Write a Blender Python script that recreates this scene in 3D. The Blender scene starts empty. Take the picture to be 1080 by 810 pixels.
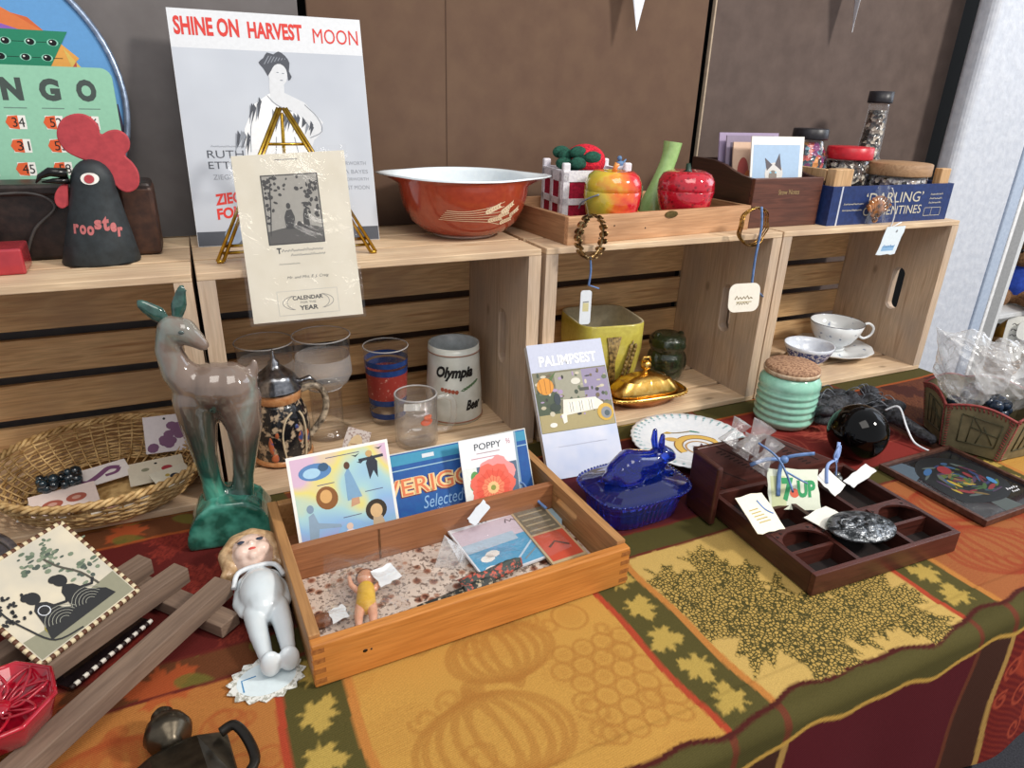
import bpy, bmesh, math, random
import numpy as np
from math import sin, cos, pi, radians, sqrt, atan2
from mathutils import Vector, Matrix, noise
random.seed(7)
S = 0.01            # every length below is in centimetres
COL = bpy.context.scene.collection

# ---------------------------------------------------------------- materials
MATS = {}
def _new(name):
    m = bpy.data.materials.new(name); m.use_nodes = True
    nt = m.node_tree; b = nt.nodes['Principled BSDF']
    return m, nt, b
def srgb(h):
    if isinstance(h, str):
        h = tuple(int(h[i:i+2], 16)/255 for i in (0, 2, 4))
        return tuple(c/12.92 if c <= .04045 else ((c+.055)/1.055)**2.4 for c in h)
    return h
def _noise(nt, scale, detail=3, coord='Object', stretch=(1,1,1), rough=.55, dist=0):
    tc = nt.nodes.new('ShaderNodeTexCoord'); mp = nt.nodes.new('ShaderNodeMapping')
    mp.inputs['Scale'].default_value = stretch
    nz = nt.nodes.new('ShaderNodeTexNoise'); nz.inputs['Scale'].default_value = scale
    nz.inputs['Detail'].default_value = detail; nz.inputs['Roughness'].default_value = rough
    nz.inputs['Distortion'].default_value = dist
    nt.links.new(tc.outputs[coord], mp.inputs[0]); nt.links.new(mp.outputs[0], nz.inputs['Vector'])
    return nz
def _ramp(nt, fac, stops):
    r = nt.nodes.new('ShaderNodeValToRGB'); e = r.color_ramp.elements
    while len(e) < len(stops): e.new(.5)
    for q, (p, c) in zip(e, stops): q.position = p; q.color = (*srgb(c), 1)
    nt.links.new(fac, r.inputs[0]); return r
def _bump(nt, b, fac, strength=.3, dist=.001):
    bp = nt.nodes.new('ShaderNodeBump'); bp.inputs['Strength'].default_value = strength
    bp.inputs['Distance'].default_value = dist
    nt.links.new(fac, bp.inputs['Height']); nt.links.new(bp.outputs[0], b.inputs['Normal'])
def mat(name, c, c2=None, rough=.5, metal=0, scale=120, bump=0, coat=0, trans=0, ior=1.45, spec=.5, lo=.35, hi=.65, detail=3, alpha=1, stretch=(1,1,1), dist=.0006):
    if name in MATS: return MATS[name]
    m, nt, b = _new(name)
    c = srgb(c); c2 = (srgb(c2) if isinstance(c2, str) else c2) if c2 else tuple(x*.85 for x in c)
    nz = _noise(nt, scale, detail, stretch=stretch)
    r = _ramp(nt, nz.outputs['Fac'], [(lo, c2), (hi, c)])
    nt.links.new(r.outputs[0], b.inputs['Base Color'])
    b.inputs['Roughness'].default_value = rough; b.inputs['Metallic'].default_value = metal
    b.inputs['Coat Weight'].default_value = coat; b.inputs['Coat Roughness'].default_value = .05
    b.inputs['Transmission Weight'].default_value = trans; b.inputs['IOR'].default_value = ior
    b.inputs['Specular IOR Level'].default_value = spec; b.inputs['Alpha'].default_value = alpha
    if bump: _bump(nt, b, nz.outputs['Fac'], bump, dist)
    MATS[name] = m; return m
def wood(name, c, c2, axis='X', scale=1.0, rough=.6, knots=True, c3=None, ring=1.0):
    """pine or hardwood: long noise along the grain axis, tone per board, fine fibres"""
    if name in MATS: return MATS[name]
    m, nt, b = _new(name); L = nt.links
    st = {'X': (.06, 1, 1), 'Y': (1, .06, 1), 'Z': (1, 1, .06)}[axis]
    geo = nt.nodes.new('ShaderNodeNewGeometry')
    tc = nt.nodes.new('ShaderNodeTexCoord')
    off = nt.nodes.new('ShaderNodeVectorMath'); off.operation = 'SCALE'
    cmb = nt.nodes.new('ShaderNodeCombineXYZ')
    for i in range(3): L.new(geo.outputs['Random Per Island'], cmb.inputs[i])
    L.new(cmb.outputs[0], off.inputs[0]); off.inputs['Scale'].default_value = 7.3
    ad = nt.nodes.new('ShaderNodeVectorMath'); ad.operation = 'ADD'
    L.new(tc.outputs['Object'], ad.inputs[0]); L.new(off.outputs[0], ad.inputs[1])
    mp = nt.nodes.new('ShaderNodeMapping'); mp.inputs['Scale'].default_value = st
    L.new(ad.outputs[0], mp.inputs[0])
    n1 = nt.nodes.new('ShaderNodeTexNoise'); n1.inputs['Scale'].default_value = 55*scale
    n1.inputs['Detail'].default_value = 3; n1.inputs['Distortion'].default_value = 1.2*ring; L.new(mp.outputs[0], n1.inputs['Vector'])
    n2 = nt.nodes.new('ShaderNodeTexNoise'); n2.inputs['Scale'].default_value = 420*scale
    n2.inputs['Detail'].default_value = 2; L.new(mp.outputs[0], n2.inputs['Vector'])
    n3 = nt.nodes.new('ShaderNodeTexNoise'); n3.inputs['Scale'].default_value = 9; L.new(ad.outputs[0], n3.inputs['Vector'])
    r = _ramp(nt, n1.outputs['Fac'], [(.3, c2), (.46, c), (.56, tuple(.5*(a+bb) for a, bb in zip(srgb(c), srgb(c2)))), (.68, c)])
    mx = nt.nodes.new('ShaderNodeMix'); mx.data_type = 'RGBA'; mx.blend_type = 'MULTIPLY'
    mx.inputs[0].default_value = .5; L.new(r.outputs[0], mx.inputs[6])
    r2 = _ramp(nt, n2.outputs['Fac'], [(.3, (.6,.57,.54)), (.6, (1,1,1))]); L.new(r2.outputs[0], mx.inputs[7])
    mx2 = nt.nodes.new('ShaderNodeMix'); mx2.data_type = 'RGBA'; mx2.blend_type = 'MULTIPLY'
    mx2.inputs[0].default_value = .75; L.new(mx.outputs[2], mx2.inputs[6])
    r3 = _ramp(nt, geo.outputs['Random Per Island'], [(0, (.62,.58,.56)), (.35, (.95,.90,.84)), (.65, (.80,.78,.77)), (1, (1,.98,.95))]); L.new(r3.outputs[0], mx2.inputs[7])
    mx3 = nt.nodes.new('ShaderNodeMix'); mx3.data_type = 'RGBA'; mx3.blend_type = 'MIX'
    r4 = _ramp(nt, n3.outputs['Fac'], [(.42, (0,0,0)), (.75, (.7,.7,.7))]); L.new(r4.outputs[0], mx3.inputs[0])
    L.new(mx2.outputs[2], mx3.inputs[6]); mx3.inputs[7].default_value = (*srgb(c3 or c2), 1)
    out = mx3.outputs[2]
    if knots:
        v = nt.nodes.new('ShaderNodeTexVoronoi'); v.inputs['Scale'].default_value = 9
        mk = nt.nodes.new('ShaderNodeMapping'); mk.inputs['Scale'].default_value = tuple(.55 if q < 1 else 1 for q in st)
        L.new(ad.outputs[0], mk.inputs[0]); L.new(mk.outputs[0], v.inputs['Vector'])
        rk = _ramp(nt, v.outputs['Distance'], [(.04, (.75,.75,.75)), (.075, (0,0,0))])
        mx4 = nt.nodes.new('ShaderNodeMix'); mx4.data_type = 'RGBA'
        L.new(rk.outputs[0], mx4.inputs[0]); L.new(out, mx4.inputs[6]); mx4.inputs[7].default_value = (*[q*.3 for q in srgb(c2)], 1)
        out = mx4.outputs[2]
    L.new(out, b.inputs['Base Color']); b.inputs['Roughness'].default_value = rough
    _bump(nt, b, n2.outputs['Fac'], .25, .0006)
    MATS[name] = m; return m
def film(name, tint=(1,1,1), gloss=.25, bump=.6, scale=60, rough=.06, haze=0.04):
    """clear plastic film or thin clear glass wall: mostly lets light straight through"""
    if name in MATS: return MATS[name]
    m, nt, b = _new(name); L = nt.links
    tr = nt.nodes.new('ShaderNodeBsdfTransparent'); tr.inputs[0].default_value = (*tint, 1)
    gl = nt.nodes.new('ShaderNodeBsdfGlossy'); gl.inputs['Roughness'].default_value = rough
    di = nt.nodes.new('ShaderNodeBsdfDiffuse'); di.inputs[0].default_value = (.8,.8,.8,1)
    lw = nt.nodes.new('ShaderNodeLayerWeight'); lw.inputs[0].default_value = gloss
    nz = _noise(nt, scale, 4, dist=.8)
    bp = nt.nodes.new('ShaderNodeBump'); bp.inputs['Strength'].default_value = bump; bp.inputs['Distance'].default_value = .004
    L.new(nz.outputs['Fac'], bp.inputs['Height']); L.new(bp.outputs[0], gl.inputs['Normal']); L.new(bp.outputs[0], lw.inputs['Normal'])
    lw.inputs[0].default_value = .5
    pw_ = nt.nodes.new('ShaderNodeMath'); pw_.operation = 'POWER'; L.new(lw.outputs['Facing'], pw_.inputs[0]); pw_.inputs[1].default_value = 2.6
    mm = nt.nodes.new('ShaderNodeMath'); mm.operation = 'MULTIPLY_ADD'; L.new(pw_.outputs[0], mm.inputs[0]); mm.inputs[1].default_value = min(1, gloss*2.2); mm.inputs[2].default_value = .02+gloss*.12; mm.use_clamp = True
    a = nt.nodes.new('ShaderNodeMixShader'); L.new(mm.outputs[0], a.inputs[0]); L.new(tr.outputs[0], a.inputs[1]); L.new(gl.outputs[0], a.inputs[2])
    c = nt.nodes.new('ShaderNodeMixShader'); c.inputs[0].default_value = haze; L.new(a.outputs[0], c.inputs[1]); L.new(di.outputs[0], c.inputs[2])
    L.new(c.outputs[0], nt.nodes['Material Output'].inputs[0])
    MATS[name] = m; return m

PAPER = mat('white_paper', 'f0ede7', 'ebe8e1', rough=.6)
CREAM = mat('cream_paper', 'e8e1d0', 'e2dac7', rough=.6, scale=30)
INK = mat('black_ink', '1d1c1c', '161515', rough=.6)
GREYINK = mat('grey_ink', '6b6a6a', '5d5c5c', rough=.6)
BLACK = mat('gloss_black', '0b0b0c', '070708', rough=.25)
BRASS = mat('brass', 'c9a544', 'a8822c', rough=.28, metal=1)
GOLD = mat('gold_metal', 'f2c873', 'e0ad52', rough=.24, metal=1)
RIB = mat('blue_ribbon', '6f8fc4', '52719f', rough=.35)
CLEAR = film('clear_glass', gloss=.3, bump=.15, scale=40, rough=.03, haze=.015)
BAG = film('clear_plastic_bag', gloss=.35, bump=1, scale=30, rough=.1, haze=.015)
CELLO = film('crinkled_cellophane', gloss=.5, bump=1, scale=26, rough=.14, haze=.24)
def flat(h, rough=.55):
    return mat('print_'+h, h, tuple(x*.95 for x in srgb(h)), rough=rough, scale=200)
PINE_X = wood('pine_grain_along', 'ebd2b0', 'c4a27c', 'X', c3='ae927a')
PINE_B = wood('pine_grain_back', 'e6c18e', 'bd8d5c', 'X', c3='a98a6a')
PINE_Z = wood('pine_grain_upright', 'e2c8aa', 'c4a586', 'Z', c3='a89a8e')
PINE_Y = wood('pine_grain_across', 'dfbd90', 'b9905f', 'Y', c3='a98563')

# ---------------------------------------------------------------- mesh builder
class G:
    def __init__(s): s.bm = bmesh.new(); s.mats = []; s.cur = 0; s.M = Matrix()
    def m(s, mt):
        if mt not in s.mats: s.mats.append(mt)
        s.cur = s.mats.index(mt); return s
    def at(s, M=None): s.M = M if M is not None else Matrix(); return s
    def v(s, p): return s.bm.verts.new(s.M @ Vector(p))
    def f(s, vs, smooth=False):
        try:
            fc = s.bm.faces.new(vs); fc.material_index = s.cur; fc.smooth = smooth; return fc
        except ValueError: return None
    def box(s, x0, y0, z0, x1, y1, z1):
        p = [s.v((x, y, z)) for z in (z0, z1) for y in (y0, y1) for x in (x0, x1)]
        for q in ((0,2,3,1), (4,5,7,6), (0,1,5,4), (2,6,7,3), (0,4,6,2), (1,3,7,5)): s.f([p[i] for i in q])
        return s
    def prism(s, pts, z0, z1, smooth=False):
        a = [s.v((x, y, z0)) for x, y in pts]; b = [s.v((x, y, z1)) for x, y in pts]
        s.f(a[::-1]); s.f(b); n = len(a)
        for i in range(n): s.f([a[i], a[(i+1) % n], b[(i+1) % n], b[i]], smooth)
        return s
    def poly(s, pts, smooth=False): return s.f([s.v(p) for p in pts], smooth)
    def grid(s, fn, nu, nv, smooth=True, closed_u=False):
        P = [[s.v(fn(i/nu, j/nv)) for j in range(nv+1)] for i in range(nu if closed_u else nu+1)]
        for i in range(nu):
            for j in range(nv):
                a, b = P[i], P[(i+1) % len(P)]
                s.f([a[j], b[j], b[j+1], a[j+1]], smooth)
        return s
    def lathe(s, prof, n=32, c=(0,0,0), sx=1, sy=1, smooth=True, fn=None):
        """prof [(r,z)...]; r=0 ends are closed"""
        rings = []
        for r, z in prof:
            if r <= 1e-6: rings.append([s.v((c[0], c[1], c[2]+z))])
            else:
                ring = []
                for i in range(n):
                    a = 2*pi*i/n; k = fn(a, z) if fn else 1
                    ring.append(s.v((c[0]+r*k*sx*cos(a), c[1]+r*k*sy*sin(a), c[2]+z)))
                rings.append(ring)
        for A, B in zip(rings, rings[1:]):
            for i in range(n):
                j = (i+1) % n
                if len(A) == 1 and len(B) == 1: continue
                if len(A) == 1: s.f([A[0], B[j], B[i]], smooth)
                elif len(B) == 1: s.f([A[i], A[j], B[0]], smooth)
                else: s.f([A[i], A[j], B[j], B[i]], smooth)
        return s
    def ball(s, c, r, n=16, k=10):
        rx, ry, rz = r if isinstance(r, (tuple, list)) else (r, r, r)
        pr = [(sin(pi*i/k), -cos(pi*i/k)) for i in range(k+1)]
        pr[0] = (0, -1); pr[-1] = (0, 1)
        M = s.M; s.M = M @ Matrix.Translation(c) @ Matrix.Diagonal((rx, ry, rz, 1))
        s.lathe(pr, n); s.M = M; return s
    def tube(s, pts, r, n=8, closed=False, caps=True, smooth=True, flat=1.0):
        pts = [Vector(p) for p in pts]; N = len(pts)
        R = r if isinstance(r, (list, tuple)) else [r]*N
        rings = []; prev = None
        for i, p in enumerate(pts):
            if closed: t = pts[(i+1) % N]-pts[i-1]
            else: t = pts[min(i+1, N-1)]-pts[max(i-1, 0)]
            if t.length < 1e-9: t = Vector((0, 0, 1))
            t.normalize()
            if prev is None:
                u = t.orthogonal().normalized()
                if abs(t.z) < .9: u = t.cross(Vector((0, 0, 1))).normalized()
            else:
                u = prev-t*prev.dot(t)
                u = u.normalized() if u.length > 1e-6 else t.orthogonal().normalized()
            prev = u; w = t.cross(u)
            rings.append([s.v(p+(u*cos(2*pi*k/n)+w*sin(2*pi*k/n)*flat)*R[i]) for k in range(n)])
        for i in range(N if closed else N-1):
            A, B = rings[i], rings[(i+1) % N]
            for k in range(n): s.f([A[k], A[(k+1) % n], B[(k+1) % n], B[k]], smooth)
        if caps and not closed: s.f(rings[0][::-1]); s.f(rings[-1])
        return s
    def capsule(s, pts, step=.35, n=12, k=8):
        """chain of spheres (x,y,z,r) blended later by a remesh"""
        for a, b in zip(pts, pts[1:]):
            d = sqrt(sum((a[i]-b[i])**2 for i in range(3))); m = max(1, int(d/(step*min(a[3], b[3]))))
            for i in range(m):
                t = i/m; q = [a[j]+(b[j]-a[j])*t for j in range(4)]
                s.ball(q[:3], q[3], n, k)
        s.ball(pts[-1][:3], pts[-1][3], n, k); return s
    # --- flat printed matter (local: x right, y up, +z towards the reader)
    def card(s, w, h, t, mt=PAPER, x0=0, y0=0, rad=0):
        s.m(mt); s.zz = t
        if rad:
            pts = []
            for cx, cy, a0 in ((x0+w-rad, y0+rad, -90), (x0+w-rad, y0+h-rad, 0), (x0+rad, y0+h-rad, 90), (x0+rad, y0+rad, 180)):
                for k in range(6): a = radians(a0+k*18); pts.append((cx+rad*cos(a), cy+rad*sin(a)))
            s.prism(pts, 0, t)
        else: s.box(x0, y0, 0, x0+w, y0+h, t)
        return s
    def up(s, d=.012): s.zz += d; return s
    def rect(s, x, y, w, h, mt, dz=0):
        s.m(mt); z = s.zz+.012+dz; s.poly([(x, y, z), (x+w, y, z), (x+w, y+h, z), (x, y+h, z)]); return s
    def shape(s, pts, mt, dz=0):
        s.m(mt); s.poly([(x, y, s.zz+.012+dz) for x, y in pts]); return s
    def disc(s, x, y, rx, ry, mt, dz=0, n=20, rot=0):
        c, q = cos(rot), sin(rot)
        return s.shape([(x+rx*cos(2*pi*i/n)*c-ry*sin(2*pi*i/n)*q, y+rx*cos(2*pi*i/n)*q+ry*sin(2*pi*i/n)*c) for i in range(n)], mt, dz)
    def stroke(s, pts, w, mt, dz=0):
        s.m(mt); z = s.zz+.012+dz
        P = [Vector((p[0], p[1], 0)) for p in pts]
        L, Rr = [], []
        for i, p in enumerate(P):
            t = P[min(i+1, len(P)-1)]-P[max(i-1, 0)]
            if t.length < 1e-9: t = Vector((1, 0, 0))
            t.normalize(); nrm = Vector((-t.y, t.x, 0))*w/2
            L.append(s.v((p.x+nrm.x, p.y+nrm.y, z))); Rr.append(s.v((p.x-nrm.x, p.y-nrm.y, z)))
        for i in range(len(P)-1): s.f([Rr[i], Rr[i+1], L[i+1], L[i]])
        return s
    def text(s, txt, x, y, w, h, mt, bold=0, dz=0, shear=0, fn=None):
        V, F = glyphs(txt, bold, shear); s.m(mt); z = s.zz+.012+dz
        vs = []
        for a, b in V:
            X, Y = x+a*w, y+b*h
            if fn: vs.append(s.v(fn(X, Y, z)))
            else: vs.append(s.v((X, Y, z)))
        for q in F: s.f([vs[i] for i in q])
        return s

def scribble(g, x, y, w, h, mt, dz=0, seed=1):
    rr = random.Random(seed); n = max(5, int(w/h*2.2)); P = [(x+w*i/n, y+h*(.15+.7*(i % 2))*rr.uniform(.5, 1.15)) for i in range(n+1)]
    g.stroke(P, h*.3, mt, dz)
_gl = {}
def glyphs(txt, bold=0, shear=0):
    k = (txt, bold, shear)
    if k in _gl: return _gl[k]
    cu = bpy.data.curves.new('lettering', 'FONT'); cu.body = txt; cu.offset = bold; cu.shear = shear
    cu.resolution_u = 3
    ob = bpy.data.objects.new('lettering', cu); COL.objects.link(ob)
    dg = bpy.context.evaluated_depsgraph_get(); dg.update()
    me = ob.evaluated_get(dg).to_mesh()
    V = [(v.co.x, v.co.y) for v in me.vertices]; F = [tuple(p.vertices) for p in me.polygons]
    ob.evaluated_get(dg).to_mesh_clear()
    bpy.data.objects.remove(ob); bpy.data.curves.remove(cu)
    if V:
        x0 = min(a for a, b in V); x1 = max(a for a, b in V); y0 = min(b for a, b in V); y1 = max(b for a, b in V)
        V = [((a-x0)/max(x1-x0, 1e-6), (b-y0)/max(y1-y0, 1e-6)) for a, b in V]
    _gl[k] = (V, F); return _gl[k]

def obj(name, g, parent=None, loc=(0,0,0), rot=(0,0,0), bevel=0, seg=2, subsurf=0, remesh=0, smooth=0, solid=0, weld=True):
    if weld and not getattr(g, 'zz', None): bmesh.ops.remove_doubles(g.bm, verts=g.bm.verts, dist=.0008)
    if not getattr(g, 'zz', None): bmesh.ops.recalc_face_normals(g.bm, faces=g.bm.faces)
    bmesh.ops.scale(g.bm, vec=(S, S, S), verts=g.bm.verts)
    me = bpy.data.meshes.new(name); g.bm.to_mesh(me); g.bm.free()
    for m in g.mats: me.materials.append(m)
    o = bpy.data.objects.new(name, me); COL.objects.link(o)
    o.location = Vector(loc)*S; o.rotation_euler = tuple(radians(a) for a in rot)
    if parent is not None: o.parent = parent
    if remesh:
        md = o.modifiers.new('r', 'REMESH'); md.mode = 'VOXEL'; md.voxel_size = remesh*S; md.use_smooth_shade = True
        if smooth: sm = o.modifiers.new('s', 'SMOOTH'); sm.iterations = smooth; sm.factor = .5
    if solid: md = o.modifiers.new('t', 'SOLIDIFY'); md.thickness = solid*S; md.offset = 0
    if bevel:
        md = o.modifiers.new('b', 'BEVEL'); md.width = bevel*S; md.segments = seg; md.limit_method = 'ANGLE'; md.angle_limit = radians(40)
    if subsurf: md = o.modifiers.new('u', 'SUBSURF'); md.levels = subsurf; md.render_levels = subsurf
    return o
def thing(name, label, cat, loc=(0,0,0), rot=(0,0,0), group=None):
    o = bpy.data.objects.new(name, None); COL.objects.link(o); o.empty_display_size = .02
    o.location = Vector(loc)*S; o.rotation_euler = tuple(radians(a) for a in rot)
    return tag(o, label, cat, group)
def tag(o, label, cat, group=None, kind=None):
    o['label'] = label; o['category'] = cat
    if group: o['group'] = group
    if kind: o['kind'] = kind
    return o
def struct(o): o['kind'] = 'structure'; return o
def T(x, y, z): return Matrix.Translation((x, y, z))
def RX(a): return Matrix.Rotation(radians(a), 4, 'X')
def RY(a): return Matrix.Rotation(radians(a), 4, 'Y')
def RZ(a): return Matrix.Rotation(radians(a), 4, 'Z')
def lean(x, y, z, yaw=0, back=0, roll=0):
    """(loc, rot) of a card standing upright and tipped back"""
    return dict(loc=(x, y, z), rot=(90-back, 0, yaw))
def arc(cx, cy, r, a0, a1, n=12, ry=None):
    ry = ry or r
    return [(cx+r*cos(radians(a0+(a1-a0)*i/n)), cy+ry*sin(radians(a0+(a1-a0)*i/n))) for i in range(n+1)]
def catmull(P, n=6):
    out = []; P = [tuple(p) for p in P]
    for i in range(len(P)-1):
        p0 = P[max(i-1, 0)]; p1 = P[i]; p2 = P[i+1]; p3 = P[min(i+2, len(P)-1)]
        for k in range(n):
            t = k/n
            out.append(tuple(.5*((2*b)+(c-a)*t+(2*a-5*b+4*c-d)*t*t+(-a+3*b-3*c+d)*t**3) for a, b, c, d in zip(p0, p1, p2, p3)))
    out.append(P[-1]); return out
# ================================================================ camera, light, setting
def setup():
    F, cx, cy, cz, yaw, pt, ro = 713.626, -0.09, -86.045, 51.834, 0.451, 0.403, 0.031
    f = Vector((sin(yaw)*cos(pt), cos(yaw)*cos(pt), -sin(pt))); r = Vector((cos(yaw), -sin(yaw), 0)); u = r.cross(f)
    r2 = r*cos(ro)+u*sin(ro); u2 = -r*sin(ro)+u*cos(ro)
    cam = bpy.data.cameras.new('camera'); o = bpy.data.objects.new('camera', cam); COL.objects.link(o)
    M = Matrix((r2, u2, -f)).transposed().to_4x4(); M.translation = Vector((cx, cy, cz))*S
    o.matrix_world = M; cam.lens = F/1080*36; cam.sensor_width = 36; cam.clip_start = .01
    sc = bpy.context.scene; sc.camera = o
    sc.view_settings.view_transform = 'Standard'; sc.view_settings.look = 'None'
    sc.view_settings.exposure = 0; sc.view_settings.gamma = 1; sc.view_settings.use_curve_mapping = False
    w = bpy.data.worlds.new('world'); sc.world = w; w.use_nodes = True
    w.node_tree.nodes['Background'].inputs[0].default_value = (.93, .95, 1, 1)
    w.node_tree.nodes['Background'].inputs[1].default_value = .60
    def area(name, loc, target, size, power, col, sy=None):
        l = bpy.data.lights.new(name, 'AREA'); l.energy = power; l.color = col; l.size = size*S
        if sy: l.shape = 'RECTANGLE'; l.size_y = sy*S
        q = bpy.data.objects.new(name, l); COL.objects.link(q); q.location = Vector(loc)*S
        q.rotation_euler = (Vector(target)-Vector(loc)).to_track_quat('-Z', 'Y').to_euler()
        return q
    area('hall_lamp', (215, -190, 210), (55, -15, 5), 34, 70, (1, .95, .88))
    area('ceiling_lamp', (20, -150, 230), (40, 0, 5), 130, 26, (1, .95, .88))
    area('window_light', (330, -40, 120), (110, 0, 20), 120, 13, (.75, .86, 1))
setup()

def setting():
    g = G(); g.m(mat('dark_carpet', '3a3a40', '26262b', rough=.95, scale=300, bump=.4)); g.box(-250, -300, -77, 420, 260, -75)
    struct(obj('floor', g))
    brown = mat('brown_cardboard', '69513f', '604839', rough=.85, scale=25, lo=.3, hi=.7)
    grey = mat('grey_board', '75706f', '6b6665', rough=.85, scale=25, lo=.3, hi=.7)
    brown2 = mat('grey_brown_board', '60514a', '544640', rough=.85, scale=25, lo=.3, hi=.7)
    for a, b, mt, t in ((-70, 18.7, grey, 0), (19.9, 92.6, brown, 0), (94.2, 164.4, brown2, 0)):
        g = G(); g.m(mt); g.box(a, 27.2, -60, b, 27.7, 110)
        struct(obj('wall_back', g, bevel=.15))
    g = G(); g.m(mat('crease', '5b4436', rough=.9)); g.box(41.2, 27.1, 0, 41.32, 27.22, 110)
    struct(obj('trim_1', g))
    g = G(); g.m(mat('panel_edge', 'b9a68f', rough=.8)); g.box(93.9, 26.9, 0, 94.25, 27.75, 110)
    struct(obj('trim_2', g, bevel=.05))
    g = G(); g.m(mat('dark_backing', '15130f', rough=.9)); g.box(-90, 41, -75, 196, 42, 130)
    struct(obj('wall_behind', g))
    # white painted post
    wp = mat('white_painted_post', 'ccd0d8', 'bec3cd', rough=.5, scale=60, bump=.7, dist=.002, detail=6)
    g = G(); g.m(wp); g.box(161.4, 18, -75, 187.4, 23, 130); struct(obj('wall_right', g, bevel=2, seg=5))
    g = G(); g.m(mat('post_trim_blue', 'b3c0d2', 'a6b4c8', rough=.5)); g.box(187.5, 18.2, -75, 191.6, 22, 130); struct(obj('trim_3', g, bevel=.3))
    g = G(); g.m(mat('post_trim_white', 'f2f2f2', rough=.5)); g.box(191.7, 18, -75, 193.0, 22, 130); struct(obj('trim_4', g, bevel=.2))
setting()

# ---------------------------------------------------------------- tablecloth pattern (numpy, in cloth centimetres)
def inpoly(X, Y, P):
    full = np.zeros(X.shape, bool); px = [p[0] for p in P]; py = [p[1] for p in P]
    near = (X > min(px)) & (X < max(px)) & (Y > min(py)) & (Y < max(py))
    ii = np.where(near); 
    if len(ii[0]) == 0: return full
    full[ii] = _inpoly(X[ii], Y[ii], P); return full
def _inpoly(X, Y, P):
    m = np.zeros(X.shape, bool); n = len(P)
    for i in range(n):
        x0, y0 = P[i]; x1, y1 = P[(i+1) % n]
        if y0 == y1: continue
        c = ((y0 > Y) != (y1 > Y)) & (X < (x1-x0)*(Y-y0)/(y1-y0)+x0); m ^= c
    return m
HALF = [(0, 1), (.09, .72), (.2, .78), (.17, .5), (.3, .56), (.42, .62), (.5, .82), (.58, .6), (.74, .63), (.7, .5), (.98, .38), (.8, .28), (.84, .16), (.55, .06), (.62, -.04), (.4, -.06), (.46, -.24), (.66, -.34), (.5, -.4), (.44, -.55), (.25, -.42), (.05, -.4), (.04, -.75)]
LEAF = HALF+[(-x, y) for x, y in HALF[::-1]]
def leafpoly(cx, cy, r, rot, jag=1):
    P = LEAF; c, s = cos(radians(rot)), sin(radians(rot)); out = []
    n = len(P)
    for i in range(n):
        a, b = P[i], P[(i+1) % n]
        m = 5 if jag else 1
        for k in range(m):
            t = k/m; x, y = a[0]+(b[0]-a[0])*t, a[1]+(b[1]-a[1])*t
            if jag and k: q = 1+(.06 if k % 2 else -.03); x *= q; y *= q
            out.append((cx+r*(x*c-y*s), cy+r*(x*s+y*c)))
    return out
def L3(h): return np.array(srgb(h))
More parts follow.
